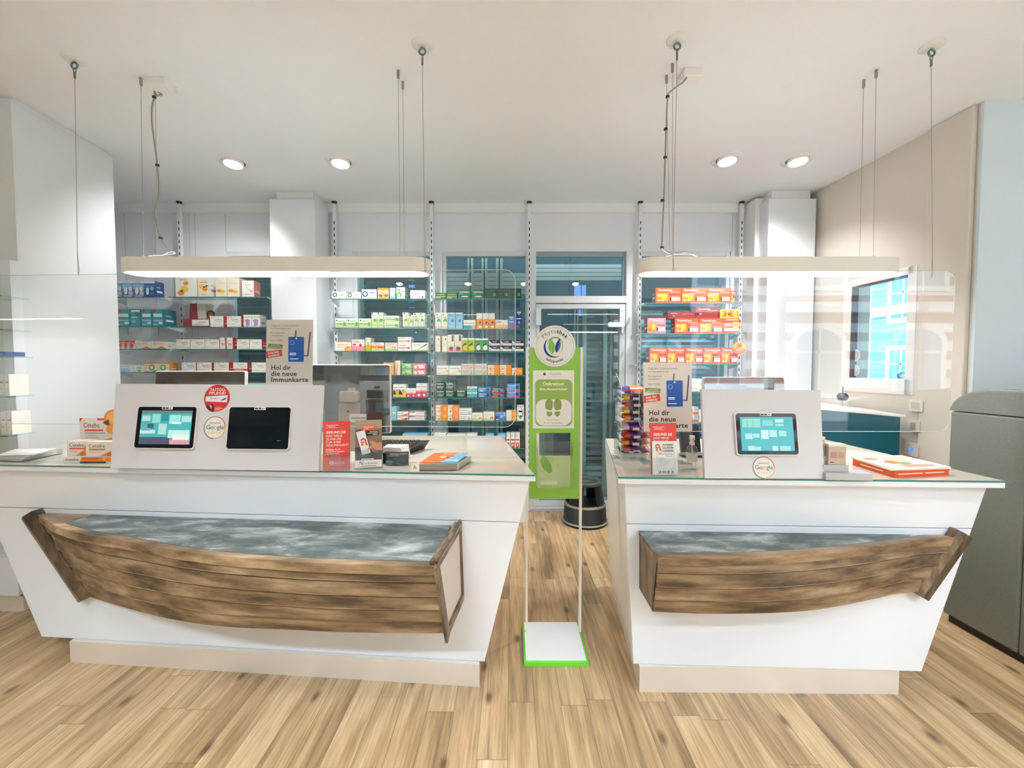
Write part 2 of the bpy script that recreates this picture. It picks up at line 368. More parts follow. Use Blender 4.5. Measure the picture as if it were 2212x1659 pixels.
# right wall (slightly splayed) with its window, pilaster and the frontal wall beyond
RW0, RW1 = V((2.985, 4.6, 0)), V((3.085, 2.80, 0))
ru = (RW0 - RW1).normalized()        # runs to the rear
rf = Fr(RW1, -ru, (0, 0, 1))         # u runs towards the camera, normal into the room
if rf.n.x > 0: rf.n = -rf.n
def rw(px, py):                       # photo pixel on the right wall -> (distance to the rear of RW1, z)
    a, z = rf.px(px, py); return -a, z
w0 = rw(1826, 700)[0]; w1 = rw(1976, 700)[0]; wz0, wz1 = 1.44, 2.33
def rbox(mb, a0, a1, z0, z1, c0, c1, mat):
    P = lambda a, c: RW1 + ru * a + V((1, 0.0, 0)) * c
    mb.hexa([P(a0, c0) + V((0, 0, z0)), P(a1, c0) + V((0, 0, z0)), P(a1, c1) + V((0, 0, z0)), P(a0, c1) + V((0, 0, z0))],
            [P(a0, c0) + V((0, 0, z1)), P(a1, c0) + V((0, 0, z1)), P(a1, c1) + V((0, 0, z1)), P(a0, c1) + V((0, 0, z1))], mat)
LEN = (RW0 - RW1).length
m = MB()
for a0, a1, z0, z1 in ((0, LEN, 0, wz0), (0, LEN, wz1, HC), (0, w1, wz0, wz1), (w0, LEN, wz0, wz1)): rbox(m, a0, a1, z0, z1, 0.0, 0.22, M_BEIGE)
struct(m, 'wall_right')
m = MB(); rbox(m, 0.02, 0.30, 0, HC, -0.035, 0.0, M_BEIGE); struct(m, 'trim_1', 0.006)
m = MB(); m.box(3.075, 8.2, 2.78, 2.80, 0, HC, M_BLUEW); struct(m, 'wall_right_front')
m = MB(); m.box(8.1, 8.2, -1.6, 2.8, 0, HC, M_WALL); struct(m, 'wall_right_far')
# window in the right wall
m = MB(); fw = 0.06
for a0, a1, z0, z1 in ((w1 - 0.01, w1 + fw, wz0 - 0.10, wz1), (w0 - fw, w0 + 0.02, wz0 - 0.10, wz1), (w1, w0, wz1 - fw, wz1), (w1, w0, wz0 - 0.10, wz0 + fw * .4)):
    rbox(m, a0, a1, z0, z1, 0.0 - 0.006, 0.075, WHITE)
wn = struct(m, 'window_4', 0.004)
m = MB(); rbox(m, w0 - fw - 0.012, w0 - fw, wz0 + fw * .4, wz1 - fw, 0.0, 0.05, M((30, 60, 80))); rbox(m, w1 + fw, w0 - fw, wz1 - fw - 0.012, wz1 - fw, 0.0, 0.05, M((30, 60, 80))); m.build('gasket', wn)
m = MB(); rbox(m, w1 + fw, w0 - fw, wz0 + fw * .4, wz1 - fw, 0.04, 0.046, glass('street_window_glass', (0.78, 0.95, 1.0), 0.05)); m.build('pane', wn)

# rear shop wall: upper panel, frame posts, panes
def XR(px, Y=YR): return (px - 1106) * Y / FPX
ztop = W(1106, 543, YR).z; zpan = W(1106, 462, YR).z
m = MB()
m.box(-4.4, XR(245) + 0.0, YR, YR + 0.16, 0, HC, M_WALL)
m.box(XR(245), XR(1605) + 0.35, YR, YR + 0.12, ztop, zpan, LAM)
m.box(XR(245), XR(1605) + 0.35, YR - 0.05, YR + 0.12, zpan, HC, M_WALL)
m.box(XR(1612), RW0.x + 0.3, YR, YR + 0.16, 0, HC, M_WALL)
m.box(XR(1572), XR(1612), YR, YR + 0.12, 0, ztop, LAM)
m.box(XR(245), XR(495), YR, YR + 0.12, 0, ztop, LAM)
struct(m, 'wall_rear')
def post(px0, px1, z0, z1, y0=YR - 0.02, y1=YR + 0.10, mat=None):
    return (XR(px0), XR(px1), y0, y1, z0, z1, mat or LAM)
m = MB()
for px in (280, 345, 418, 430): m.box(XR(px), XR(px) + 0.006, YR - 0.004, YR, ztop - 0.9, zpan, M((205, 205, 202), 0.5))
for px in (495, 640, 1575): m.box(XR(px), XR(px) + 0.006, YR - 0.004, YR, ztop, zpan, M((205, 205, 202), 0.5))
struct(m, 'trim_2')
FRM = M((214, 222, 226), 0.35); FRD = M((150, 170, 180), 0.35)
ZB = 0.10
def window(n, px0, px1, z0, z1, mull=()):
    m = MB(); t = 0.05
    m.box(XR(px0), XR(px0) + t, YR, YR + 0.09, z0, z1, FRM); m.box(XR(px1) - t, XR(px1), YR, YR + 0.09, z0, z1, FRM)
    m.box(XR(px0) + t, XR(px1) - t, YR, YR + 0.09, z1 - t, z1, FRM); m.box(XR(px0) + t, XR(px1) - t, YR, YR + 0.09, z0, z0 + t, FRM)
    for q in mull: m.box(XR(q) - 0.03, XR(q) + 0.03, YR + 0.002, YR + 0.088, z0 + t, z1 - t, FRM)
    o = struct(m, 'window_%d' % n, 0.003)
    m = MB(); m.box(XR(px0) + t, XR(px1) - t, YR + 0.05, YR + 0.056, z0 + t, z1 - t, M_PANE); m.build('pane', o)
    return o
window(1, 495, 645, ZB, ztop); window(2, 765, 940, ZB, ztop, (938,)); window(3, 955, 1145, ZB, ztop); window(5, 1372, 1574, ZB, ztop)
m = MB()
for a, b in ((640, 766), (936, 957), (1143, 1157), (1350, 1374)): m.box(XR(a), XR(b), YR - 0.02, YR + 0.10, 0, ztop, LAM)
m.box(XR(495), XR(1574), YR - 0.015, YR + 0.10, 0, ZB, LAM)
struct(m, 'trim_3', 0.003)
# glazed door with transom light
zt0, zt1 = W(1106, 655, YR).z, W(1106, 640, YR).z
m = MB(); m.box(XR(1157), XR(1350), YR - 0.02, YR + 0.10, zt0, zt1, LAM)
m.box(XR(1157), XR(1344), YR + 0.02, YR + 0.08, ztop - 0.05, ztop, FRD); m.box(XR(1344), XR(1350), YR + 0.02, YR + 0.08, zt1, ztop, FRD)
d = struct(m, 'window_6', 0.003); m = MB(); m.box(XR(1157), XR(1345), YR + 0.05, YR + 0.056, zt1, ztop - 0.05, M_PANE); m.build('pane', d)
m = MB(); x0, x1 = XR(1158), XR(1349)
m.box(x0, x0 + 0.035, YR - 0.01, YR + 0.06, 0.02, zt0 - 0.01, FRM); m.box(x1 - 0.06, x1, YR - 0.01, YR + 0.06, 0.02, zt0 - 0.01, FRM)
m.box(x0 + 0.035, x1 - 0.06, YR - 0.01, YR + 0.06, zt0 - 0.06, zt0 - 0.01, FRM); m.box(x0 + 0.035, x1 - 0.06, YR - 0.01, YR + 0.06, 0.02, 0.12, FRD)
m.box(x0, x1, YR - 0.012, YR - 0.008, 0.0, 0.10, M((150, 160, 166), 0.3, 0.6))
d = struct(m, 'door_1', 0.003)
m = MB(); m.box(x0 + 0.03, x1 - 0.05, YR + 0.02, YR + 0.026, 0.12, zt0 - 0.06, M_PANE); m.build('pane', d)
p = W(1345, 706, YR - 0.1); p2 = W(1218, 700, YR - 0.1)
m = MB(); m.tube([(p2.x, YR - 0.06, p2.z), (p.x - 0.1, YR - 0.06, p2.z)], 0.007, METAL)
m.prism(rrect(p.x - 0.15, p.x + 0.03, p2.z - 0.028, p2.z + 0.022, 0.02), Fr((0, YR - 0.035, 0), (1, 0, 0), (0, 0, 1)), 0, 0.05, LAM)
m.box(p.x, p.x + 0.02, YR - 0.06, YR - 0.02, p2.z - 0.09, p2.z + 0.02, METAL); m.build('door_closer', d)
q = W(1162, 690, YR - 0.05); m = MB(); m.box(XR(1157), XR(1168), YR - 0.05, YR - 0.012, W(0, 703, YR).z, W(0, 667, YR).z, LAM); m.build('hinge_cover', d)

# two square pillars in front of the rear wall, each with a collar under the ceiling
def pillar(name, px0, px1, pyt, Yf):
    a = (px0 - 1106) * Yf / FPX; b = (px1 - 1106) * Yf / FPX; z = W(1106, pyt, Yf).z
    m = MB(); m.box(a, b, Yf, YR - 0.05, 0, z, LAM); m.box(a + 0.05, b - 0.03, Yf + 0.04, YR - 0.05, z, HC, M_WALL); return struct(m, name, 0.002)
pillar('wall_pillar_left', 590, 686, 430, 4.16)
pillar('wall_pillar_right', 1652, 1753, 429, 4.12)
m = MB(); m.box(XR(1595), XR(1660), YR - 0.25, YR - 0.01, 0, HC - 0.03, M_WALL); struct(m, 'trim_4')

# raised white threshold slab in front of the door
m = MB(); a = FL(1140, 1105); b = FL(1262, 1088); m.box(a.x, b.x + 0.02, a.y, YR - 0.03, 0, 0.035, M((196, 206, 214), 0.4)); struct(m, 'trim_5', 0.002)

# shop front behind the camera: window openings towards the street, and the brick facade across it
m = MB()
m.box(-9.7, 2.6, -1.75, -1.6, 0, HC, M_WALL); m.box(7.0, 8.2, -1.75, -1.6, 0, HC, M_WALL); m.box(2.6, 7.0, -1.75, -1.6, 3.0, HC, M_WALL); m.box(2.6, 7.0, -1.75, -1.6, 0, 0.6, M_WALL)
m.box(3.9, 4.0, -1.72, -1.62, 0.6, 3.0, LAM); struct(m, 'wall_front')
# ------------------------------------------------------------------ outside: street to the right, courtyard behind, facade behind the camera
def stripes_facade(name, label, fr, w, h, wins, base, band, step=0.55, bh=0.26, wdt=0.3, frame=(245, 248, 250), gl=(150, 180, 200)):
    root = T(name, label, 'building', fr.p(w / 2, 0, 0))
    m = MB(); m.fbox(fr, 0, w, 0, h, -wdt, 0, M(base, 0.8, noise=0.08))
    z = 0.9
    while z < h: m.fbox(fr, 0, w, z, min(z + bh, h), 0, 0.012, M(band, 0.8, noise=0.1)); z += step
    m.build('wall', root)
    for a0, a1, b0, b1, arch in wins:
        m = MB(); ft = 0.16; m.prism(_arch(a0 - ft, a1 + ft, b0 - ft, b1 + ft, arch), fr, 0.0, 0.05, M(frame, 0.6)); o = m.build('window', root)
        m = MB(); m.prism(_arch(a0, a1, b0, b1, arch), fr, 0.05, 0.058, M(gl, 0.1)); mid = (a0 + a1) / 2
        m.fbox(fr, mid - 0.03, mid + 0.03, b0, b1, 0.058, 0.08, M(frame, 0.6)); m.fbox(fr, a0, a1, b0 + (b1 - b0) * 0.62, b0 + (b1 - b0) * 0.66, 0.058, 0.08, M(frame, 0.6)); m.build('pane', o)
    m = MB()
    for z in (3.4, 6.6): m.fbox(fr, 0, w, z, z + 0.3, 0, 0.14, M(frame, 0.7))
    m.build('cornice', root); return root
def _arch(a0, a1, b0, b1, arch):
    if not arch: return [(a0, b0), (a1, b0), (a1, b1), (a0, b1)]
    c = (a0 + a1) / 2; r = (a1 - a0) / 2; hh = b1 - r * 0.6
    return [(a0, b0), (a1, b0)] + [(c + r * math.cos(t), hh + r * 0.6 * math.sin(t)) for t in [math.pi * i / 10 for i in range(11)]]
fa = Fr((20, -8.0, -0.2), (-1, 0, 0), (0, 0, 1))
stripes_facade('brick_building', 'street building with white and red-brown bands mirrored in right acrylic shield', fa, 16, 9,
    [(1.2 + 3.0 * i, 2.5 + 3.0 * i, 1.0 + 3.2 * j, 2.9 + 3.2 * j, j != 1) for i in range(5) for j in range(3)], (236, 238, 240), (168, 112, 92))
fb = Fr((12.0, 14.0, -0.2), (0, -1, 0), (0, 0, 1))
stripes_facade('pale_building', 'pale banded house across the street seen through the right window', fb, 16, 8,
    [(0.8 + 1.7 * i, 1.6 + 1.7 * i, 1.1 + 2.2 * j, 2.3 + 2.2 * j, False) for i in range(9) for j in range(3)], (158, 198, 214), (200, 222, 230), 0.34, 0.05, gl=(120, 190, 220))
m = MB(); m.box(3.35, 20, 2.9, 20, -0.3, -0.1, M((176, 196, 206), 0.8, noise=0.15)); struct(m, 'ground_street')
m = MB(); m.box(-8, 21, -9, -1.8, -0.3, -0.05, M((150, 150, 150), 0.9, noise=0.15)); struct(m, 'ground_front')

def cafe_chair(px, py, Y, col, label, rot=0.0):
    p = FL(px, py, 0.0) if False else W(px, py, Y); s = 1.0
    base = V((p.x, p.y, -0.1)); r = T('cafe_chair', label, 'chair', base, 'cafe chairs on the street')
    f = Fr(base, (math.cos(rot), math.sin(rot), 0), (0, 0, 1)); S = M(col, 0.5); L = M((236, 240, 242), 0.4, 0.3)
    m = MB(); m.fbox(f, -0.2, 0.2, 0.44, 0.47, -0.2, 0.2, S); m.build('seat', r, bevel=0.01)
    m = MB(); m.fbox(f, -0.2, 0.2, 0.64, 0.82, -0.21, -0.19, S); m.build('backrest', r, bevel=0.008)
    for a in (-0.17, 0.17):
        for c in (-0.18, 0.18):
            m = MB(); m.tube([f.p(a, 0.44, c), f.p(a * 1.2, 0.0, c * 1.2)], 0.014, L); m.build('leg', r)
        m = MB(); m.tube([f.p(a, 0.44, -0.18), f.p(a, 0.8, -0.2)], 0.014, L); m.build('back_post', r)
cafe_chair(1933, 780, 8.6, (236, 120, 70), 'orange backed cafe chair on the street, left of the pair', 0.5)
cafe_chair(1950, 782, 8.0, (240, 176, 150), 'pale orange cafe chair on the street, right of the pair', 0.9)
# parked scooter, only its screen, mirror and front are in the window
p = W(1868, 812, 6.0); b = V((p.x, p.y, -0.1)); r = T('scooter', 'parked pale blue motor scooter low behind the right window', 'scooter', b)
f = Fr(b, (1, 0.2, 0), (0, 0, 1)); m = MB()
m.tube([f.p(-0.2, 0.5), f.p(0.0, 0.75), f.p(0.1, 1.05), f.p(0.12, 1.3)], [0.2, 0.18, 0.12, 0.05], M((170, 215, 235), 0.3), 12)
m.tube([f.p(-0.2, 0.5), f.p(0.5, 0.42), f.p(0.9, 0.6), f.p(1.2, 0.75)], [0.15, 0.16, 0.2, 0.12], M((170, 215, 235), 0.3), 12); m.build('body', r)
m = MB(); m.quad([f.p(-0.05, 1.1), f.p(0.25, 1.1), f.p(0.3, 1.45), f.p(0.05, 1.5)], M((190, 225, 245), 0.1)); m.build('windscreen', r)
m = MB(); m.tube([f.p(0.1, 1.25, 0.3), f.p(0.1, 1.27, -0.3)], 0.02, METAL); m.tube([f.p(0.1, 1.27, 0.28), f.p(0.2, 1.5, 0.33)], 0.012, METAL); m.lathe([(0, 0), (0.07, 0.01), (0.06, 0.03), (0, 0.035)], f.p(0.2, 1.55, 0.33), METAL, 14, (0, -1, 0)); m.build('handlebar', r)
for a in (-0.3, 1.0):
    m = MB(); m.lathe([(0.12, -0.05), (0.24, -0.06), (0.26, 0), (0.24, 0.06), (0.12, 0.05)], f.p(a, 0.26), BLACK, 20, tuple(f.n)); m.build('wheel', r)

# round stickers on the right window pane
for py, rr, l in ((768, 0.055, 'upper round white sticker on right window pane'), (800, 0.05, 'lower round white sticker on right window pane')):
    a, z = rw(1834, py); c = RW1 + ru * (a - 0.02) + V((0.036, 0, z)); f = Fr(c, -ru, (0, 0, 1))
    m = MB(); n = f.n if f.n.x < 0 else -f.n; f.n = n
    m.prism([(rr * math.cos(2 * math.pi * i / 24), rr * math.sin(2 * math.pi * i / 24)) for i in range(24)], f, 0, 0.002, M((226, 232, 238), 0.4)); m.ring(f, 0, 0, rr * 0.62, rr * 0.7, 0.0025, M((160, 190, 215)))
    tag(m.build('window_sticker'), l, 'sticker')

# courtyard behind the rear glass: back wall, rolled shutters, rails and slats
m = MB(); m.box(-6, 5, 6.9, 7.0, 0, 4.4, M((34, 78, 92), 0.9, noise=0.5)); m.box(-6, -5.9, 4.75, 7, 0, 4, M((70, 80, 82), 0.8)); struct(m, 'wall_courtyard')
m = MB(); m.box(-6, 5, 4.76, 7.0, -0.1, 0.0, M((110, 118, 120), 0.8, noise=0.2)); struct(m, 'ground_courtyard')
SL = M((170, 180, 178), 0.35, 0.3); SL2 = M((118, 136, 140), 0.4, 0.3); DK = M((22, 58, 66), 0.6)
def shutter(label, px0, px1, py0, py1, Y, step, mat, gap=0.5, name='roller_shutter', irregular=False):
    x0 = (px0 - 1106) * Y / FPX; x1 = (px1 - 1106) * Y / FPX; z1 = W(0, py0, Y).z; z0 = W(0, py1, Y).z
    r = T(name, label, 'shutter', ((x0 + x1) / 2, Y, z0), 'roller shutters behind the rear glass')
    m = MB(); z = z1
    while z > z0 + step * 0.5:
        g = gap * (random.uniform(0.6, 1.35) if irregular else 1.0)
        m.box(x0, x1, Y, Y + 0.012, max(z0, z - step * min(g, 0.95)), z, mat); z -= step
    m.build('slats', r)
    m = MB(); m.box(x0 - 0.04, x0, Y - 0.02, Y + 0.04, z0, z1, SL); m.box(x1, x1 + 0.04, Y - 0.02, Y + 0.04, z0, z1, SL); m.build('guide_rail', r); return r
shutter('grey slatted shutter behind the glazed door, right half', 1266, 1322, 668, 1085, 4.85, 0.075, M((126, 136, 138), 0.4, 0.2), 0.52, irregular=True)
shutter('wide half-rolled shutter behind transom above the door', 1150, 1342, 571, 611, 4.90, 0.048, M((196, 200, 196), 0.4, 0.1), 0.84)
shutter('pale blue slatted shutter behind bay of orange packs', 1384, 1546, 690, 1100, 4.90, 0.06, M((120, 190, 222), 0.35, 0.1), 0.55, irregular=True)
shutter('dark slatted shutter behind bay right of left pillar', 790, 925, 590, 1100, 4.95, 0.085, M((84, 100, 104), 0.45, 0.2), 0.62, irregular=True)
shutter('grey shutter with wide slats behind window beside the sign', 962, 1135, 590, 640, 4.95, 0.05, M((170, 176, 172), 0.4, 0.1), 0.84)
shutter('dark shutter behind window left of white pillar', 500, 590, 548, 1100, 4.9, 0.09, M((76, 90, 88), 0.5, 0.2), 0.7)
for px, w, l in ((1017, 12, 'left grey rail behind window beside sign'), (1047, 12, 'middle grey rail behind window beside sign'), (1079, 14, 'right grey rail behind window beside sign'), (1244, 9, 'grey rail in the middle behind the door')):
    x = (px - 1106) * 4.8 / FPX; w = w * 4.8 / FPX; m = MB(); z1 = W(0, 545 if px < 1200 else 660, 4.8).z
    m.box(x - w / 2, x - w * 0.12, 4.78, 4.83, 0.0, z1, SL); m.box(x - w * 0.12, x + w * 0.12, 4.80, 4.83, 0.0, z1, DK); m.box(x + w * 0.12, x + w / 2, 4.78, 4.83, 0.0, z1, SL)
    tag(m.build('shutter_rail'), l, 'rail', 'upright shutter rails behind the rear glass')
for i, (px, w) in enumerate(((1302, 8), (1316, 5), (1328, 7), (1340, 5))):
    x = (px - 1106) * 4.75 / FPX; w = w * 4.75 / FPX; m = MB(); m.box(x, x + w, 4.72, 4.76, 0, W(0, 662, 4.75).z, SL)
    tag(m.build('shutter_rail'), ('first', 'second', 'third', 'fourth')[i] + ' thin upright rail counted from left at door right edge', 'rail', 'thin rails at the right edge of the door')
m = MB()
for px, w, y0, y1 in ((1243, 14, 612, 640), (1259, 9, 612, 640), (1010, 10, 545, 620), (880, 12, 600, 622)):
    x = (px - 1106) * 6.7 / FPX; m.box(x, x + w * 6.7 / FPX, 6.85, 6.9, W(0, y1 + 40, 6.7).z, W(0, y0, 6.7).z, M((96, 140, 210), 0.4, emit=0.22))
tag(m.build('lit_window_strip'), 'blue lit strips on wall far behind the rear windows', 'light')
m = MB(); x = XR(1182); m.box(x - 0.12, x + 0.16, 5.4, 5.7, 0.0, 1.98, M((150, 158, 160), 0.7, noise=0.2)); m.box(x - 0.14, x - 0.02, 5.35, 5.4, 1.4, 1.75, M((196, 200, 202)))
tag(m.build('utility_cabinet'), 'grey cabinet standing outside behind the glazed door', 'cabinet')
m = MB()
for k in range(7): m.box(-1.9 + k * 1.05, -1.2 + k * 1.05, 6.6, 6.88, 0.2, 1.0 + 0.5 * ((k * 37) % 5) / 4, M(((60, 96, 106), (100, 120, 124), (38, 70, 92))[k % 3], 0.8, noise=0.3))
tag(m.build('courtyard_clutter'), 'dim stacked crates along the courtyard wall behind shelves', 'crates', kind='stuff')
# ------------------------------------------------------------------ the two counters
ZT = 1.045
CTOP = M((196, 190, 178), 0.08); SEAM = M((150, 148, 144), 0.8)
def counter(name, label, front_b, front_t, back_b, back_t, slab, plinth, z0, zs, hasleft):
    """front_b/t: (left, right) xy of the front panel at its foot/top; back_*: xy of the rear corners"""
    r = T(name, label, 'counter', ((front_b[0][0] + front_b[1][0]) / 2, (front_b[0][1] + front_b[1][1]) / 2, 0))
    zt = ZT - 0.033
    fb = [V((*p, z0)) for p in front_b]; ft = [V((*p, zt)) for p in front_t]
    n = (fb[1] - fb[0]).cross(V((0, 0, 1))).normalized()
    if n.y > 0: n = -n
    mix = lambda k: [fb[i].lerp(ft[i], (k - z0) / (zt - z0)) for i in (0, 1)]
    th = 0.045
    for nm, k0, k1 in (('front_panel', z0, zs - 0.0015), ('front_panel', zs + 0.0015, zt)):
        a, b = mix(k0), mix(k1); m = MB()
        m.hexa([a[0], a[1], a[1] - n * th, a[0] - n * th], [b[0], b[1], b[1] - n * th, b[0] - n * th], LAM); m.build(nm, r, bevel=0.002)
    m = MB(); ins = 0.012; u = (fb[1] - fb[0]).normalized()
    a = [fb[0] - n * (th - 0.006) + u * ins, fb[1] - n * (th - 0.006) - u * ins]; b = [ft[0] - n * (th - 0.006) + u * ins, ft[1] - n * (th - 0.006) - u * ins]
    m.hexa([a[0], a[1], V((*back_b[1], z0)), V((*back_b[0], z0))], [b[0], b[1], V((*back_t[1], zt - 0.001)), V((*back_t[0], zt - 0.001))], M((228, 222, 214), 0.35)); m.build('body', r)
    m = MB(); m.hexa([V((*p, ZT - 0.033)) for p in slab], [V((*p, ZT - 0.009)) for p in slab], LAM); m.build('worktop', r, bevel=0.002)
    m = MB(); sc = [V((*p, 0)) for p in slab]; cc = sum(sc, V((0, 0, 0))) / len(sc)
    sl = [cc + (p - cc) * 0.998 for p in sc]
    m.quad([V((p.x, p.y, ZT)) for p in sl], CTOP)
    for i in range(len(sl)):
        p, q = sl[i], sl[(i + 1) % len(sl)]; m.quad([V((p.x, p.y, ZT - 0.0085)), V((q.x, q.y, ZT - 0.0085)), V((q.x, q.y, ZT)), V((p.x, p.y, ZT))], M_GEDGE)
    lab(m.build('glass_top', r), 'glass plate with green edges')
    m = MB(); m.hexa([V((*p, 0.0)) for p in plinth], [V((*p, z0 + 0.0)) for p in plinth], STEEL); lab(m.build('plinth', r), 'brushed steel plinth')
    return r, n
xy = lambda v: (v.x, v.y)
# left counter
PL = [FL(-60, 1425), FL(1036, 1484)]
lb = [(-2.52, 2.178), (-0.135, 1.988)]; lt = [(-2.90, 2.208), (0.085, 1.972)]
def yl(x): return 1.988 - 0.0797 * (x + 0.135)
counterL, nL = counter('sales_counter', 'long white sales counter left of the green sign, half boat on its front', lb, lt,
    [(-2.4, 3.0), (-0.25, 3.0)], [(-2.9, 3.05), (-0.13, 3.02)], [(-3.4, yl(-3.4) - 0.03), (0.112, 1.955), (-0.079, 3.09), (-2.97, 3.09), (-2.97, 2.44), (-3.4, 2.44)],
    [(-2.33, FL(122, 1430).y), xy(FL(1036, 1484)), (-0.3, 2.95), (-2.33, 2.95)], 0.112, 0.808, True)
rb = [(0.585, 1.955), (1.925, 1.905)]; rt = [(0.533, 1.955), (2.185, 1.895)]
counterR, nR = counter('sales_counter', 'shorter white sales counter right of the green sign, half boat on its front', rb, rt,
    [(0.70, 2.93), (1.9, 2.93)], [(0.66, 2.93), (2.15, 2.93)], [(0.492, 1.915), (2.207, 1.845), (2.214, 2.95), (0.668, 2.97)],
    [xy(FL(1381, 1495)), xy(FL(1941, 1500)), (1.83, 2.9), (0.71, 2.9)], 0.125, 0.808, True)

# ------------------------------------------------------------------ half boats
def interp(tab, t):
    for (a, va), (b, vb) in zip(tab, tab[1:]):
        if t <= b:
            k = (t - a) / (b - a) if b > a else 0; return va + (vb - va) * k
    return tab[-1][1]
def smooth(tab):
    # Catmull-Rom through table points
    xs = [p[0] for p in tab]; ys = [p[1] for p in tab]
    def f(t):
        i = 0
        while i < len(xs) - 2 and t > xs[i + 1]: i += 1
        h = xs[i + 1] - xs[i]; k = (t - xs[i]) / h
        m0 = (ys[i + 1] - ys[max(i - 1, 0)]) / (xs[i + 1] - xs[max(i - 1, 0)]); m1 = (ys[min(i + 2, len(xs) - 1)] - ys[i]) / (xs[min(i + 2, len(xs) - 1)] - xs[i])
        return (2 * k**3 - 3 * k**2 + 1) * ys[i] + (k**3 - 2 * k**2 + k) * h * m0 + (-2 * k**3 + 3 * k**2) * ys[i + 1] + (k**3 - k**2) * h * m1
    return f
def boat(label, top, bot, panel_y, xtr_t, xtr_b, stem_pts, nrm, seed, planks):
    """top/bot: lists of (x, y, z) on the outer skin from stem to transom"""
    n = len(top); r = T('half_boat', label, 'boat', ((top[0][0] + top[-1][0]) / 2, panel_y((top[0][0] + top[-1][0]) / 2), bot[-1][2]))
    ft = [smooth([(i / (n - 1), p[k]) for i, p in enumerate(top)]) for k in range(3)]
    nb = len(bot); fbt = [smooth([(i / (nb - 1), p[k]) for i, p in enumerate(bot)]) for k in range(3)]
    P = lambda t, h: V([f(t) for f in fbt]).lerp(V([f(t) for f in ft]), h)
    def S(t, h, lift=0.0):
        p = P(t, h); bulge = 0.035 * math.sin(math.pi * min(max(h, 0), 1)) * (0.3 + 0.7 * math.sin(math.pi * min(1, t * 0.75)))
        return p + nrm * (bulge * 0.5 + lift)
    NT = 48; m = MB()
    for k in range(planks):
        h0, h1 = k / planks, (k + 1) / planks; vs = []; fs = []
        for i in range(NT + 1):
            t = i / NT
            # clinker lap: the lower edge of every strake stands proud of the one beneath it
            vs += [S(t, h0 - 0.0, 0.012), S(t, (h0 + h1) / 2, 0.006), S(t, h1 - 0.006, 0.0), S(t, h0 - 0.0, -0.01)]
        for i in range(NT):
            a = i * 4; b = a + 4; fs += [(a, b, b + 1, a + 1), (a + 1, b + 1, b + 2, a + 2), (a + 3, b + 3, b, a)]
        m.add(vs, fs, M_HULL, False)
        vs = []; fs = []        # lap shade painted dark under the next strake, pale line on this lip
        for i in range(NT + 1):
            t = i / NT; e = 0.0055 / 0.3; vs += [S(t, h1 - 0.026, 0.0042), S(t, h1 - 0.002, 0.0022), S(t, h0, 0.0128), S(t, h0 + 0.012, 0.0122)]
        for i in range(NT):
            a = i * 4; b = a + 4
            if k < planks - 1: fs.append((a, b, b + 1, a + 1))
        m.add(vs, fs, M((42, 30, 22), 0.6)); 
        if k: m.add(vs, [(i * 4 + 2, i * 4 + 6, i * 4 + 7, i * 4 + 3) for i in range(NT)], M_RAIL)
    # flat bottom back to the panel
    vs = []; fs = []
    for i in range(NT + 1):
        p = S(i / NT, 0, 0.0); vs += [p, V((p.x, panel_y(p.x) - 0.001, p.z))]
    for i in range(NT): fs.append((2 * i, 2 * i + 1, 2 * i + 3, 2 * i + 2))
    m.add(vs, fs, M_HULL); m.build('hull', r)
    # gunwale rail along the sheer, with deck set just inside it
    m = MB(); vs = []; fs = []
    for i in range(NT + 1):
        p = S(i / NT, 1.0); o = p + nrm * 0.012; q = p - nrm * min(0.026, 0.4 * max(0.002, (panel_y(p.x) - p.y)))
        vs += [o - V((0, 0, 0.032)), o + V((0, 0, 0.006)), q + V((0, 0, 0.006)), q - V((0, 0, 0.006))]
    for i in range(NT):
        a = 4 * i; b = a + 4
        for j in range(4): fs.append((a + j, b + j, b + (j + 1) % 4, a + (j + 1) % 4))
    fs += [(0, 1, 2, 3), tuple(NT * 4 + j for j in (3, 2, 1, 0))]
    m.add(vs, fs, M_RAIL); lab(m.build('gunwale', r), 'pale wooden rail along the top edge')
    m = MB(); vs = []; fs = []
    for i in range(NT + 1):
        p = S(i / NT, 1.0) - nrm * 0.01; q = V((p.x, panel_y(p.x) - 0.001, p.z)); vs += [p + V((0, 0, 0.002)), q + V((0, 0, 0.002)), p - V((0, 0, 0.012)), q - V((0, 0, 0.012))]
    for i in range(NT):
        a = 4 * i; b = a + 4; fs += [(a, a + 1, b + 1, b), (a + 2, b + 2, b + 3, a + 3)]
    # bare wood at the bow, slate from a slanted cut
    cut = int(NT * 0.09); m2 = MB(); m2.add(vs[:4 * (cut + 1)], fs[:2 * cut], M_RAIL); m2.build('bow_deck', r)
    m.add(vs[4 * cut:], [tuple(j - 4 * cut for j in f) for f in fs[2 * cut:]], M_DECK)
    deck = m.build('deck', r); deck.location.z = 0.0; lab(deck, 'brushed blue-grey deck')
    m = MB(); vs = []; fs = []
    for i in range(cut, NT + 1):
        p = S(i / NT, 1.0) - nrm * 0.028; q = p - nrm * 0.005; vs += [p + V((0, 0, 0.004)), q + V((0, 0, 0.004))]
    for i in range(NT - cut): fs.append((2 * i, 2 * i + 1, 2 * i + 3, 2 * i + 2))
    m.add(vs, fs, BLACK); m.build('deck_joint', r)
    # transom
    A, B = S(1, 1), S(1, 0); C = V((xtr_t, panel_y(xtr_t), A.z)); D = V((xtr_b[0], panel_y(xtr_b[0]), xtr_b[1]))
    inw = (S(0.96, 0.5) - S(1, 0.5)).normalized() * 0.022
    return r, S, A, B, C, D, inw
nh = V((nL.x, nL.y, 0)).normalized()
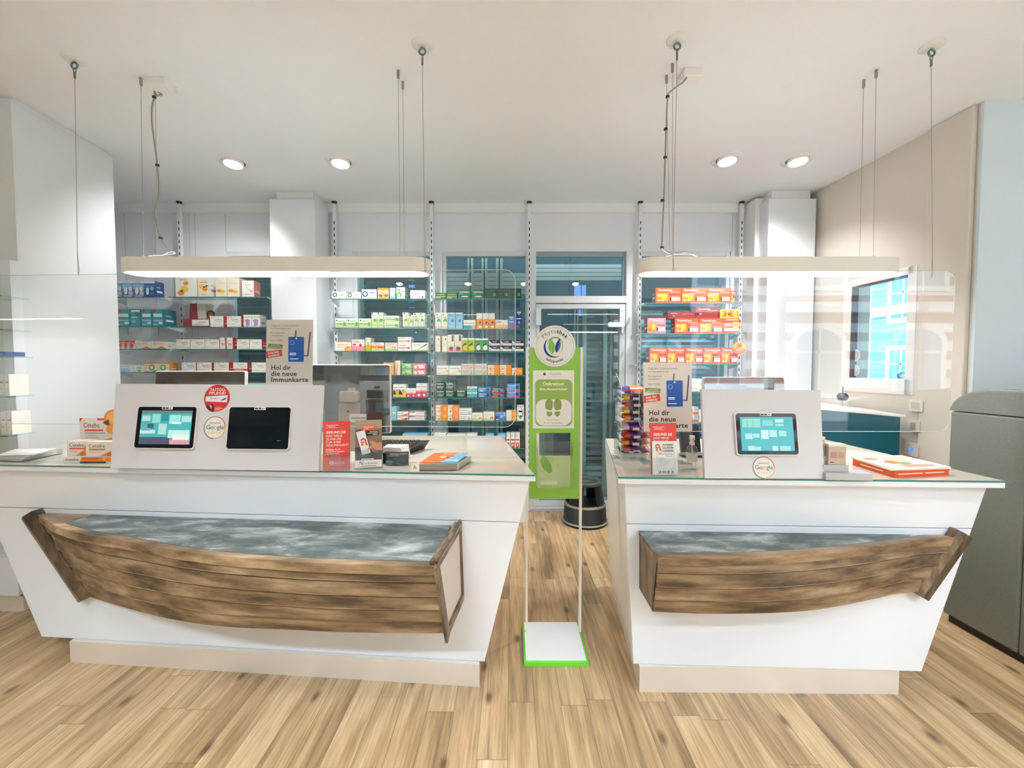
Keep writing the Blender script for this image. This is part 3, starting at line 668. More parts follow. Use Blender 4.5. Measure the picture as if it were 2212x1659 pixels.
topL = [(101, 1127), (133, 1139), (200, 1157), (267, 1168), (347, 1183), (427, 1195), (507, 1204), (587, 1210), (667, 1215), (747, 1218), (843, 1221), (939, 1223)]
botL = [(208, 1285), (267, 1307), (347, 1328), (410, 1340), (480, 1349), (560, 1354), (640, 1357), (720, 1361), (800, 1363), (880, 1364), (964, 1364)]
def zt_l(i): return 0.783
TL = []
for i, (x, y) in enumerate(topL):
    p = FL(x, y, 0.783)
    if i == 0: p = V((-2.455, yl(-2.455) - 0.03, 0.783))
    TL.append(tuple(p))
BL = []
for i, (x, y) in enumerate(botL):
    t = i / (len(botL) - 1); z = 0.372 + 0.06 * (1 - (1 - min(1, t * 1.4)) ** 2); p = FL(x, y, z)
    pr = yl(p.x) - p.y
    if i == 0: p = V((-2.20, yl(-2.20) - 0.03, 0.372))
    BL.append(tuple(p))
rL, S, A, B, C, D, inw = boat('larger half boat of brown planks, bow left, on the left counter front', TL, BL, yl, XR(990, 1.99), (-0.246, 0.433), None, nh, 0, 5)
def transom(r, A, B, C, D, side, framed):
    """A front top, B front bottom, C back top, D back bottom; side = unit vector the transom faces"""
    th = 0.02; m = MB()
    m.hexa([B - side * th, D - side * th, C - side * th, A - side * th], [B, D, C, A], M((226, 214, 206), 0.6, noise=0.12) if framed else M_TRANS); t = m.build('transom', r)
    if framed:
        lab(t, 'whitewashed transom in a wooden frame')
        m = MB(); up = 0.012
        def bar(p, q, w0, w1):
            d = (q - p).normalized(); s2 = side.cross(d).normalized()
            m.hexa([p + s2 * w0, p + s2 * w1, p + s2 * w1 + side * up, p + s2 * w0 + side * up], [q + s2 * w0, q + s2 * w1, q + s2 * w1 + side * up, q + s2 * w0 + side * up], M_TRANS)
        e = V((0, 0, 0.008)); bar(B - V((0, 0, 0.03)), A + e, -0.022, 0.022); bar(A + e, C + e, -0.024, 0.024); bar(B, D, -0.016, 0.016); bar(D, C, -0.006, 0.006)
        m.build('transom_frame', t if False else r)
        m = MB(); w = 0.04; d = (C - A).normalized()
        m.hexa([A - side * th + e, A + side * 0.014 + e, C + side * 0.014 + e, C - side * th + e], [p + V((0, 0, 0.012)) for p in (A - side * th + e, A + side * 0.014 + e, C + side * 0.014 + e, C - side * th + e)], M_RAIL); m.build('transom_cap', r)
A2 = FL(939, 1214, 0.79); sd = (B - A).cross(C - A); sd = sd.normalized(); sd = sd if sd.x > 0 else -sd
transom(rL, A, B, C, D, sd, True)
def stem(r, p0, p1, w, proud, nrm):
    d = (p1 - p0).normalized(); s = d.cross(nrm).normalized(); m = MB()
    m.hexa([p0 - s * w, p0 + s * w * 0.15, p0 + s * w * 0.15 + nrm * proud, p0 - s * w + nrm * proud * 0.8], [p1 - s * w, p1 + s * w * 0.15, p1 + s * w * 0.15 + nrm * proud, p1 - s * w + nrm * proud * 0.8], M_STEM)
    m.hexa([p0 + s * w * 0.15, p0 + s * w, p0 + s * w + nrm * proud * 0.7, p0 + s * w * 0.15 + nrm * proud], [p1 + s * w * 0.15, p1 + s * w, p1 + s * w + nrm * proud * 0.7, p1 + s * w * 0.15 + nrm * proud], M_TRANS)
    lab(m.build('stem', r, bevel=0.003), 'dark slanted stem post')
def PLn(px, py):   # photo pixel on the left front panel
    f = Fr(V((lb[1][0], lb[1][1], 0)), V((lb[1][0] - lb[0][0], lb[1][1] - lb[0][1], 0)), (0, 0, 1)); a, b = f.px(px, py); return f.p(a, b)
stem(rL, PLn(80, 1108) + V((0, 0, 0.004)), PLn(201, 1284), 0.042, 0.062, nh)
# right boat
def yr(x): return 1.955 - (x - 0.585) * 0.0373
nh2 = V((nR.x, nR.y, 0)).normalized()
topR = [(2046, 1160), (2000, 1165), (1943, 1173), (1886, 1180), (1818, 1188), (1749, 1194), (1680, 1199), (1612, 1202), (1516, 1203), (1420, 1201)]
botR = [(1970, 1280), (1928, 1281), (1886, 1290), (1818, 1304), (1749, 1315), (1680, 1320), (1612, 1322), (1510, 1322), (1408, 1318)]
TR = []
for i, (x, y) in enumerate(topR):
    p = FL(x, y, 0.775)
    if i == 0: p = V((2.015, yr(2.015) - 0.028, 0.775))
    TR.append(tuple(p))
BR = []
for i, (x, y) in enumerate(botR):
    t = i / (len(botR) - 1); z = 0.53 - 0.04 * min(1, t * 1.3); p = FL(x, y, z)
    if i == 0: p = V((1.875, yr(1.875) - 0.028, 0.53))
    BR.append(tuple(p))
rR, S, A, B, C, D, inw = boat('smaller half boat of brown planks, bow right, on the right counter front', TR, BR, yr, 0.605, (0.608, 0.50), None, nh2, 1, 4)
sd = (B - A).cross(C - A).normalized(); sd = sd if sd.x < 0 else -sd
transom(rR, A, B, C, D, sd, False)
def PRn(px, py):
    f = Fr(V((rb[0][0], rb[0][1], 0)), V((rb[1][0] - rb[0][0], rb[1][1] - rb[0][1], 0)), (0, 0, 1)); a, b = f.px(px, py); return f.p(a, b)
stem(rR, PRn(2066, 1148) + V((0, 0, 0.004)), PRn(1973, 1279), 0.036, 0.055, nh2)

# ------------------------------------------------------------------ pendant lamps
def pendant(label, x0, x1, yn, yf, zb, h, power, ceil, wires, box_px, cord, clips, up=1.8):
    r = T('pendant_lamp', label, 'lamp', ((x0 + x1) / 2, (yn + yf) / 2, zb), 'white oval pendant lamps')
    w = yf - yn; R = w / 2 - 0.001; fr = Fr((0, 0, 0), (1, 0, 0), (0, 1, 0))   # plan view, n up
    out = rrect(x0, x1, yn, yf, R, 10); inn = rrect(x0 + 0.012, x1 - 0.012, yn + 0.012, yf - 0.012, R - 0.012, 10); n = len(out)
    m = MB(); vs = [V((a, b, zb)) for a, b in out] + [V((a, b, zb + h)) for a, b in out] + [V((a, b, zb)) for a, b in inn] + [V((a, b, zb + 0.02)) for a, b in inn]
    fs = []
    for i in range(n):
        j = (i + 1) % n; fs += [(i, j, n + j, n + i), (2 * n + j, 2 * n + i, 3 * n + i, 3 * n + j), (j, i, 2 * n + i, 2 * n + j)]
    fs.append(tuple(range(n, 2 * n))); m.add(vs, fs, M((236, 232, 224), 0.4)); m.build('housing', r)
    m = MB(); m.flat([(a, b) for a, b in inn], fr, zb + 0.004, M((255, 246, 232), 0.5, emit=6.0)); lab(m.build('diffuser', r), 'glowing opal diffuser')
    for (cx, cy), (bx, by) in wires:
        m = MB(); m.tube([(bx, by, zb + h), (cx, cy, HC - 0.03)], 0.0016, WIRE, 5); o = m.build('suspension_wire', r)
        m = MB(); m.cyl((cx, cy, HC - 0.045), (cx, cy, HC), 0.008, M((160, 155, 145), 0.4, 0.5), 10); m.cyl((bx, by, zb + h), (bx, by, zb + h + 0.02), 0.006, METAL, 8); m.build('wire_grip', o)
    if box_px:
        bx, by = box_px; m = MB(); m.prism(rrect(bx - 0.055, bx + 0.055, by - 0.055, by + 0.055, 0.012), Fr((0, 0, 0), (1, 0, 0), (0, 1, 0)), HC - 0.045, HC, WHITE); m.build('ceiling_box', r, bevel=0.004)
        m = MB(); pts = [V(p) for p in cord]; sp = []
        for i in range(len(pts) - 1):
            p0, p1, p2, p3 = pts[max(i - 1, 0)], pts[i], pts[i + 1], pts[min(i + 2, len(pts) - 1)]
            for k in range(6):
                t = k / 6; sp.append(0.5 * ((2 * p1) + (p2 - p0) * t + (2 * p0 - 5 * p1 + 4 * p2 - p3) * t * t + (3 * p1 - p0 - 3 * p2 + p3) * t**3))
        sp.append(pts[-1]); m.tube(sp, 0.0045, M((150, 146, 136), 0.5), 6); c = m.build('power_cable', r)
        for p in clips:
            m = MB(); m.lathe([(0.005, -0.006), (0.011, -0.005), (0.011, 0.005), (0.005, 0.006)], p, BLACK, 10); m.build('cable_clip', c)
    y_ = yn
    l = area(label.split()[0] + '_lamp_light', ((x0 + x1) / 2, (yn + yf) / 2, zb - 0.004), (0, 0, 0), (x1 - x0) * 0.96, w * 0.8, power, WARM if y_ > 2 else (0.74, 0.87, 1.0), math.pi if y_ > 2 else math.radians(120))
    area('added_ceiling_fill', ((x0 + x1) / 2, (yn + yf) / 2, zb + h + 0.012), (math.pi, 0, 0), (x1 - x0) * 0.9, w * 0.7, up, (0.86, 0.93, 1.0))  # upward light added above the housing to brighten the ceiling
    return r
yn1, yf1 = 2.44, 2.62; zb1 = W(1106, 585, yn1).z
def cxy(px, py): p = FL(px, py, HC); return (p.x, p.y)
cab = [W(342, 200, 2.55), W(350, 205, 2.55), W(333, 212, 2.54), W(328, 260, 2.54), W(340, 357, 2.54), W(343, 420, 2.54), W(335, 460, 2.54), W(346, 512, 2.54), W(360, 535, 2.54), W(358, 549, 2.54), W(330, 551, 2.55), W(322, 552, 2.52), W(345, 550, 2.6), W(378, 547, 2.56), W(368, 543, 2.52), W(350, 551, 2.5)]
pendant('left long white oval pendant lamp above the longer counter', XR(272, yn1 + 0.06), XR(930, yn1 + 0.06), yn1, yf1, zb1, 0.083, 15, None,
    [(cxy(304, 168), (XR(318, 2.5), 2.5)), (cxy(335, 192), (XR(349, 2.58), 2.58)), (cxy(860, 152), (XR(867, 2.5), 2.5)), (cxy(870, 176), (XR(876, 2.58), 2.58))],
    cxy(350, 178), cab, [W(333, 210, 2.54), W(340, 357, 2.54), W(347, 514, 2.54)])
cab = [W(1484, 166, 2.5), W(1475, 178, 2.5), W(1448, 198, 2.5), W(1442, 212, 2.5), W(1439, 280, 2.5), W(1437, 340, 2.5), W(1434, 430, 2.5), W(1430, 520, 2.5), W(1430, 536, 2.5), W(1450, 548, 2.52), W(1490, 548, 2.5), W(1508, 556, 2.55), W(1480, 545, 2.55), W(1440, 553, 2.5)]
pendant('right white oval pendant lamp above the shorter counter', XR(1377, yn1 + 0.06), XR(1932, yn1 + 0.06), yn1, yf1, zb1, 0.083, 13, None,
    [(cxy(1453, 138), (XR(1449, 2.5), 2.5)), (cxy(1440, 163), (XR(1444, 2.58), 2.58)), (cxy(1893, 151), (XR(1878, 2.5), 2.5)), (cxy(1866, 173), (XR(1849, 2.58), 2.58))],
    cxy(1490, 160), cab, [W(1442, 209, 2.5), W(1438, 279, 2.5), W(1437, 340, 2.5), W(1431, 433, 2.5), W(1430, 535, 2.5)])
# unseen fill pendants added behind and beside the camera, plus the mirrored far-left lamp
for i, (x0, x1, y, pw, l) in enumerate(((-2.2, -0.4, -0.7, 78, 'added white oval fill lamp behind the camera, left one'), (0.8, 2.6, -0.7, 30, 'added white oval fill lamp behind the camera, right one'), (-8.7, -6.9, -1.2, 50, 'far left pendant lamp, mirrored as a streak in left shield'), (3.6, 5.4, 0.6, 60, 'added white oval fill lamp at the far right, beyond the grey machine'))):
    pendant(l, x0, x1, y - 0.09, y + 0.09, (2.80 if x0 > -3 else 2.3), 0.083, pw, None, [((x0 + 0.1, y), (x0 + 0.1, y)), ((x1 - 0.1, y), (x1 - 0.1, y))], None, None, None)

# ------------------------------------------------------------------ acrylic shields on steel cables
def shield(label, fr, w, h, hooks, r=0.06):
    root = T('sneeze_guard', label, 'shield', fr.p(w / 2, 0), 'hanging acrylic shields')
    m = MB(); m.prism(rrect(0, w, 0, h, r, 6), fr, -0.0025, 0.0025, M_SHIELD); m.build('acrylic_panel', root)
    pts = rrect(0, w, 0, h, r, 6); m = MB(); P = [fr.p(a, b, 0) for a, b in pts]; m.tube(P + [P[0]], 0.0016, M_EDGE, 4, False); lab(m.build('panel_edge', root), 'pale polished edge')
    for (hx, hy), low in hooks:
        c = FL(hx, hy, HC); b = low
        m = MB(); m.lathe([(0.0, -0.012), (0.045, -0.011), (0.056, -0.004), (0.057, 0)], (c.x, c.y, HC), M((226, 226, 224), 0.4), 28); rs = m.build('ceiling_rose', root)
        m = MB(); m.tube([(c.x + 0.017 * math.cos(t), c.y, HC - 0.035 + 0.017 * math.sin(t)) for t in [2 * math.pi * i / 16 for i in range(17)]], 0.005, M((120, 140, 145), 0.3, 0.9), 8, False)
        m.tube([(c.x, c.y + 0.008 * math.cos(t), HC - 0.06 + 0.012 * math.sin(t)) for t in [2 * math.pi * i / 14 for i in range(15)]], 0.0028, M((120, 140, 145), 0.3, 0.9), 6, False); m.build('eye_bolt', rs)
        m = MB(); m.tube([(c.x, c.y, HC - 0.07), (c.x, c.y, HC - 0.105)], 0.0055, M((140, 120, 100), 0.4, 0.6), 8)
        m.tube([(c.x, c.y, HC - 0.1), tuple(b + V((0, 0, 0.12))), tuple(b)], 0.0017, WIRE, 5); 
        m.tube([tuple(b + V((0, 0, 0.12))), tuple(b + V((0.008, 0, 0.02))), tuple(b + V((0, 0, -0.012)))], 0.0012, WIRE, 4); m.build('cable', root)
    return root
g0 = W(1113, 923, 2.24); g1 = W(1113, 582, 2.24)
WSH = 3.25
fl = Fr((g0.x - WSH * math.cos(0.05), 2.24 + WSH * math.sin(0.05), g0.z), (math.cos(0.05), -math.sin(0.05), 0), (0, 0, 1))
shield('large clear acrylic shield hanging over the left counter', fl, WSH, g1.z - g0.z, [((160, 128), fl.p(*fl.px(169, 592))), ((912, 97), fl.p(*fl.px(918, 594)))])
g0 = W(1380, 932, 2.25); g1 = W(2064, 585, 2.25)
fs_ = Fr((g0.x, 2.25, g0.z), (1, 0, 0), (0, 0, 1)); ww = g1.x - g0.x
shield('clear acrylic shield over the right counter, mirroring a street facade', fs_, ww, g1.z - g0.z, [((1463, 86), V((XR(1450, 2.25), 2.25, g1.z - 0.03))), ((2013, 100), V((XR(2004, 2.25), 2.25, g1.z - 0.03)))])

# ------------------------------------------------------------------ recessed spotlights in the ceiling
def downlight(c, l, aim, power, ang, axis=(0.0, -0.12, -1)):
    r = T('ceiling_spotlight', l, 'light', (c[0], c[1], HC), 'recessed ceiling spotlights')
    m = MB(); m.lathe([(0.085, -0.004), (0.122, -0.005), (0.125, 0.0)], (c[0], c[1], HC), WHITE, 40); m.lathe([(0.085, -0.004), (0.083, 0.0)], (c[0], c[1], HC), WHITE, 40); m.build('trim_ring', r)
    ax = V(axis).normalized(); m = MB(); o = V((c[0], c[1] - 0.006, HC))
    m.lathe([(0.078, -0.02), (0.078, 0.026), (0.072, 0.030), (0.068, 0.024)], o, WHITE, 36, ax); h = m.build('lamp_head', r)
    m = MB(); m.lathe([(0.0, 0.024), (0.069, 0.0241)], o, M((255, 250, 240), 0.5, emit=9.0), 36, ax); lab(m.build('lens', h), 'bright lit lens')
    m = MB(); m.lathe([(0.0, -0.0025), (0.086, -0.0025)], (c[0], c[1], HC), M((70, 66, 60), 0.7), 36); m.build('recess', r)
    spot('spot_light', (c[0], c[1], HC - 0.06), aim, power, ang, 0.7, 0.06, WARM)
for px, py, l in ((505, 350, 'leftmost recessed ceiling spotlight'), (736, 349, 'recessed ceiling spotlight left of centre, second from left'), (1570, 344, 'recessed ceiling spotlight above orange packs, third from left'), (1722, 345, 'rightmost recessed ceiling spotlight near the right pillar')):
    c = FL(px, py, HC); inner = px in (736, 1570); downlight((c.x, c.y), l, (c.x * (0.7 if inner else 1.0) - (1.1 if px == 505 else 0), c.y + 0.6, 0.4 if px != 505 else 1.0), 80 if inner else 40, 104 if inner else 120)
for x, l in ((-2.3, 'far left'), (-0.9, 'left'), (0.25, 'centre'), (1.3, 'right'), (2.3, 'far right')):
    downlight((x, 0.55), 'spotlight of the front ceiling row above the customers, ' + l, (x * 0.92, 1.9, 0.2), 34 if x < 0 else 10, 62, (0, 0.45, -1))

# ------------------------------------------------------------------ green information stand in the passage
yb = 2.30
Bz = [FL(1132, 1432, 0.02), FL(1272, 1432, 0.02)]
r = T('display_stand', 'green information stand with distance notice between the two counters', 'stand', ((Bz[0].x + Bz[1].x) / 2, 2.35, 0))
bx0, bx1, by0, by1 = Bz[0].x, Bz[1].x, Bz[0].y, FL(1137, 1341, 0.04).y
GRN = M((142, 196, 74), 0.45); GRN2 = M((110, 214, 66), 0.45)
m = MB(); m.box(bx0, bx1, by0, by1, 0, 0.024, GRN2); lab(m.build('base', r, bevel=0.002), 'bright green foot plate')
m = MB(); m.box(bx0 + 0.010, bx1 - 0.012, by0 + 0.012, by1, 0.024, 0.032, M((240, 240, 242), 0.4)); lab(m.build('base_cover', r), 'white top of the foot plate')
ys = FL(1137, 1364, 0.03).y
px0 = XR(1137.5, ys); px1 = XR(1260, ys)
for a, b in ((px0 - 0.004, px0 + 0.008), (px1 - 0.018, px1 - 0.004)):
    m = MB(); zt = W(1137, 750, ys).z; m.box(a, b, ys - 0.008, ys + 0.008, 0.03, zt, M((236, 232, 224), 0.4)); m.build('upright', r)
z0, z1 = W(1200, 1077, ys).z, W(1200, 751, ys).z; pa, pb = XR(1143, ys), XR(1252, ys)
# panel with an opening where the leaflet pocket sits
oz0, oz1 = W(1200, 1050, ys).z, W(1200, 935, ys).z; oa, ob = XR(1159, ys), XR(1233, ys)
m = MB()
for a, b, c, d in ((pa, pb, z0, oz0), (pa, pb, oz1, z1), (pa, oa, oz0, oz1), (ob, pb, oz0, oz1)): m.box(a, b, ys - 0.004, ys + 0.004, c, d, GRN)
m.build('panel', r); lab(_ALL[-1], 'green board')
f = XZ(0, ys - 0.0045, 0); cc = W(1198, 748, ys)
m = MB(); n = 48; m.prism([(cc.x + 0.1155 * math.cos(2 * math.pi * i / n), cc.z + 0.1155 * math.sin(2 * math.pi * i / n)) for i in range(n)], f, 0, 0.006, M((232, 234, 232), 0.35))
f2 = XZ(cc.x, ys - 0.0107, cc.z); GT = M((150, 156, 150), 0.5); BT = M((34, 36, 52), 0.5); DB = M((22, 48, 140), 0.4); LG = M((122, 190, 62), 0.4)
m.ring(f2, 0, 0, 0.1035, 0.105, 0.0004, M((140, 140, 130), 0.5), 48)
m.arctext('Phytothek', f2, 0, 0, 0.073, 0.021, [GT] * 5 + [BT] * 4, inward=False, bold=1, gap=1.08)
m.arctext('Infopunkt', f2, 0, 0, 0.092, 0.016, BT, mid=-math.pi / 2, inward=True, bold=1, gap=1.15)
def crescent(m, t0, t1, r, w, mat, cx=0, cy=0, c=0.0005):
    N = 24; o, i_ = [], []
    for k in range(N + 1):
        t = t0 + (t1 - t0) * k / N; ww = w * math.sin(math.pi * k / N); o.append((cx + r * math.cos(t), cy + r * math.sin(t))); i_.append((cx + (r - ww) * math.cos(t), cy + (r - ww) * math.sin(t)))
    vs = [f2.p(*p, c) for p in o] + [f2.p(*p, c) for p in i_]; m.add(vs, [(k, k + 1, N + 2 + k, N + 1 + k) for k in range(N)], mat)
crescent(m, 2.1, 5.3, 0.058, 0.012, DB, -0.004, -0.006); crescent(m, 0.1, 3.2, 0.044, 0.008, LG, 0.002, 0.008); crescent(m, -1.0, 1.0, 0.046, 0.004, LG, 0.0, 0.0)
def leaf(m, cx, cy, L, w, tilt, mat, c):
    N = 16; pts = []
    for s in (1, -1):
        for k in range(N):
            t = k / N if s == 1 else 1 - k / N; x = s * w * math.sin(math.pi * t) ** 0.8 * (1.1 - 0.5 * t); y = -L / 2 + L * t; pts.append((cx + x * math.cos(tilt) - y * math.sin(tilt), cy + x * math.sin(tilt) + y * math.cos(tilt)))
    m.flat(pts, f2, c, mat)
leaf(m, -0.018, 0.0, 0.092, 0.021, 0.10, LG, 0.0008); leaf(m, 0.018, 0.004, 0.082, 0.016, -0.22, DB, 0.0010)
for cx, tl, L in ((-0.018, 0.06, 0.08), (0.016, -0.2, 0.072)):
    m.quad([f2.p(cx - 0.001, -L / 2 - 0.01, 0.0013), f2.p(cx + 0.001, -L / 2 - 0.01, 0.0013), f2.p(cx - math.sin(tl) * L * 0.8 + 0.0006, L * 0.4, 0.0013), f2.p(cx - math.sin(tl) * L * 0.8 - 0.0006, L * 0.4, 0.0013)], M((226, 240, 220), 0.5))
m.build('round_sign', r); lab(_ALL[-1], 'round white sign with a two-leaf emblem')
# distance notice
q0, q1 = W(1151, 925, ys), W(1240, 800, ys); f = XZ(q0.x, ys - 0.0048, q0.z); w, h = q1.x - q0.x, q1.z - q0.z
m = MB(); m.prism([(0, 0), (w, 0), (w, h), (0, h)], f, 0, 0.002, M((234, 234, 228), 0.35)); c = 0.0024
OG = M((148, 180, 88), 0.45); m.flat(rrect(w * .05, w * .96, h * .04, h * .845, 0.03), f, c, OG); m.flat(rrect(w * .07, w * .94, h * .05, h * .50, 0.045), f, c + .0003, M((232, 232, 226), 0.4))
WT = M((248, 250, 244), 0.5); m.text('Phytothek', f, w * .54, h * .925, h * .032, M((120, 124, 118), 0.5), c, 'c'); m.circ(f, w * .28, h * .938, h * .024, c, M((80, 90, 84), 0.5)); m.rect(f, w * .3, w * .76, h * .888, h * .891, c, M((170, 190, 150), 0.5))
m.text('Diskretion!', f, w * .5, h * .745, h * .052, WT, c + .0006, 'c', 1); m.text('Bitte Abstand halten!', f, w * .5, h * .66, h * .036, WT, c + .0006, 'c', 1, wmax=w * .74)
m.text('Vielen Dank', f, w * .5, h * .135, h * .03, M((150, 160, 110), 0.5), c + .0006, 'c'); m.text('f\u00fcr Ihr Verst\u00e4ndnis', f, w * .5, h * .08, h * .03, M((150, 160, 110), 0.5), c + .0006, 'c', wmax=w * .56)
def foot(m, cx, cy, s, mir, mat):
    top = [(0.0, .0), (-.030, .012), (-.036, .045), (-.030, .075), (-.012, .094), (.012, .090), (.026, .066), (.026, .036), (.018, .006)]; heel = [(-.022, -.008), (.018, -.010), (.022, -.030), (.008, -.046), (-.012, -.046), (-.024, -.028)]
    for pl in (top, heel): m.flat([(cx + mir * a * s, cy + b * s) for a, b in (pl if mir == 1 else pl)], f, c + .0008, mat)
foot(m, w * .405, h * .31, 0.72, 1, M((140, 158, 84), 0.5)); foot(m, w * .59, h * .31, 0.72, -1, M((140, 158, 84), 0.5))
m.build('notice', r); lab(_ALL[-1], 'white and green notice with footprints')
# clear leaflet pocket
m = MB(); t = 0.003; A_ = V((oa + 0.004, ys - 0.004, oz0 + 0.004)); zt = W(1200, 950, ys).z
fa_, fb_ = oa + 0.002, ob + 0.006
m.hexa([(fa_, ys - 0.045, oz0), (fb_, ys - 0.045, oz0), (fb_, ys - 0.042, oz0), (fa_, ys - 0.042, oz0)], [(fa_, ys - 0.055, zt), (fb_, ys - 0.055, zt), (fb_, ys - 0.052, zt), (fa_, ys - 0.052, zt)], M_ACRYL)
m.box(fa_, fb_, ys - 0.045, ys - 0.004, oz0, oz0 + 0.003, M_ACRYL); m.box(fa_, fa_ + 0.003, ys - 0.05, ys - 0.004, oz0, zt, M_ACRYL); m.box(fb_ - 0.003, fb_, ys - 0.05, ys - 0.004, oz0, zt, M_ACRYL); m.build('leaflet_pocket', r)
zz = W(1200, 985, ys).z; m = MB(); f = XZ(0, ys - 0.006, 0); m.box(oa, ob, ys - 0.004, ys + 0.002, oz0, zz, M((186, 214, 150), 0.5)); f = XZ(0, ys - 0.0046, 0)
zc = W(1180, 1003, ys); m.flat([(zc.x + a, zc.z + b) for a, b in ((-.035, .02), (-.025, .055), (-.012, .05), (.01, .025), (.03, -.01), (.034, -.04), (.02, -.05), (0, -.04), (-.02, -.02))], f, 0, M((96, 170, 44), 0.5)); m.rect(f, zc.x - .035, zc.x + .06, oz0 + .01, oz0 + .03, 0.0, M((226, 238, 200), 0.5)); m.build('pocket_card', r); lab(_ALL[-1], 'pale green card with a leaf shape')

# ------------------------------------------------------------------ black step stool behind the right counter
c = V((0, 0, 0)); e = FL(1312, 1148, 0); cx, cy = 0.735, FL(1290, 1145, 0).y + 0.22
rs = T('step_stool', 'round black plastic step stool behind the right counter', 'stool', (cx, cy, 0)); PB = speckle('black_ribbed_plastic', (28, 30, 28), 0.5, 160, 0.4)
m = MB(); m.lathe([(0.0, 0.20), (0.10, 0.205), (0.19, 0.205), (0.205, 0.19), (0.215, 0.03), (0.225, 0.02)], (cx, cy, 0), PB, 40); m.lathe([(0.225, 0.02), (0.228, 0.012), (0.222, 0.0)], (cx, cy, 0), BLACK, 40); m.build('lower_drum', rs)
m = MB(); m.lathe([(0.218, 0.034), (0.226, 0.03), (0.228, 0.022)], (cx, cy, 0), M((150, 145, 135), 0.4), 40); lab(m.build('drum_ring', rs), 'pale grey ring near the floor')
for k in range(4):
    m = MB(); t = math.radians(45 + 90 * k + 6); a, b = t - 0.42, t + 0.42; N = 6; bot = []; top = []
    for R0, R1, rev in ((0.195, 0.158, 0), (0.178, 0.143, 1)):
        for i in range(N + 1):
            q = a + (b - a) * (i / N if not rev else 1 - i / N); bot.append(V((cx + R0 * math.cos(q), cy + R0 * math.sin(q), 0.2))); top.append(V((cx + R1 * math.cos(q), cy + R1 * math.sin(q), 0.40)))
    m.hexa(bot, top, M((16, 18, 20), 0.4)); m.build('upright', rs)
m = MB(); m.lathe([(0.155, 0.39), (0.172, 0.395), (0.172, 0.425), (0.160, 0.43), (0.10, 0.428), (0.098, 0.424), (0.06, 0.424), (0.058, 0.428), (0.0, 0.428)], (cx, cy, 0), M((62, 72, 64), 0.35), 44); lab(m.build('seat', rs), 'dark ribbed round top step')
m = MB(); m.lathe([(0.19, 0.206), (0.203, 0.2), (0.209, 0.186)], (cx, cy, 0), M((120, 116, 104), 0.4), 40); m.build('drum_lip', rs)

# ------------------------------------------------------------------ grey machine at the right
r = T('measuring_machine', 'large grey lacquered machine with rounded hood at the right edge', 'machine', (3.2, 2.2, 0))
XF = 2.66; yr0 = 2.52
m = MB(); m.box(XF + 0.02, 4.0, 1.2, yr0 - 0.02, 0, 0.05, BLACK); m.build('foot_base', r)
zs = WX(2200, 920, XF).z
def side_y(px): return FPX * XF / (px - 1106)
zh0 = 1.29
m = MB(); m.box(XF, 4.0, 2.142, yr0, 0.045, zh0, M_MACH); m.build('body_panel', r, bevel=0.012)
m = MB(); m.box(XF + 0.006, 4.0, 1.2, 2.138, 0.045, zh0, M_MACH); m.build('door_panel', r, bevel=0.006)
# rounded hood: profile in y-z swept along x
prof = [(yr0 + 0.01, zh0 + 0.003)] + [(yr0 + 0.01 - 0.24 * (1 - math.cos(t)), zh0 + 0.003 + 0.14 * math.sin(t)) for t in [math.pi / 2 * i / 8 for i in range(9)]] + [(2.05, zh0 + 0.145), (1.6, zh0 + 0.10), (1.2, zh0 + 0.0)]
m = MB(); m.hexa([V((XF + 0.0, a, b)) for a, b in prof], [V((4.0, a, b)) for a, b in prof], M_MACH); m.build('hood', r, bevel=0.03, seg=3)

# ------------------------------------------------------------------ desk with dark glass front under the right window
r = T('glass_desk', 'white topped desk with dark glass front under the right window', 'desk', (2.6, 3.6, 0))
a0, a1 = W(1770, 876, 3.65), W(1957, 879, 3.05)
m = MB(); m.hexa([V((a0.x - .3, 3.7, 1.21)), V((a1.x, a1.y, 1.19)), V((a1.x + 0.12, a1.y + 0.5, 1.19)), V((a1.x + .05, 4.25, 1.21)), V((a0.x - .3, 4.1, 1.21))], [V((a0.x - .3, 3.7, 1.225)), V((a1.x, a1.y, 1.205)), V((a1.x + 0.12, a1.y + 0.5, 1.205)), V((a1.x + .05, 4.25, 1.225)), V((a0.x - .3, 4.1, 1.225))], WHITE); m.build('top', r)
g = M((16, 84, 100), 0.06); m = MB(); m.hexa([V((a0.x - .3, 3.66, 0.86)), V((a1.x - .02, a1.y + .02, 0.90)), V((a1.x, a1.y + .06, 0.90)), V((a0.x - .3, 3.70, 0.86))], [V((a0.x - .3, 3.66, 1.205)), V((a1.x - .02, a1.y + .02, 1.185)), V((a1.x, a1.y + .06, 1.185)), V((a0.x - .3, 3.70, 1.205))], g); lab(m.build('glass_front', r), 'dark teal glass front')
m = MB(); m.hexa([V((a0.x - .3, 3.64, 0.80)), V((a1.x - .02, a1.y, 0.84)), V((a1.x, a1.y + .08, 0.84)), V((a0.x - .3, 3.72, 0.80))], [V((a0.x - .3, 3.64, 0.875)), V((a1.x - .02, a1.y, 0.91)), V((a1.x, a1.y + .08, 0.91)), V((a0.x - .3, 3.72, 0.875))], M((14, 52, 54), 0.3)); m.build('bottom_rail', r)
m = MB(); m.box(a0.x - 0.28, a0.x - 0.23, 3.72, 3.78, 0, 0.82, BLACK); m.build('leg', r); m = MB(); m.box(a1.x - 0.06, a1.x - 0.02, a1.y + .02, a1.y + .06, 0, 0.85, BLACK); m.build('leg', r)
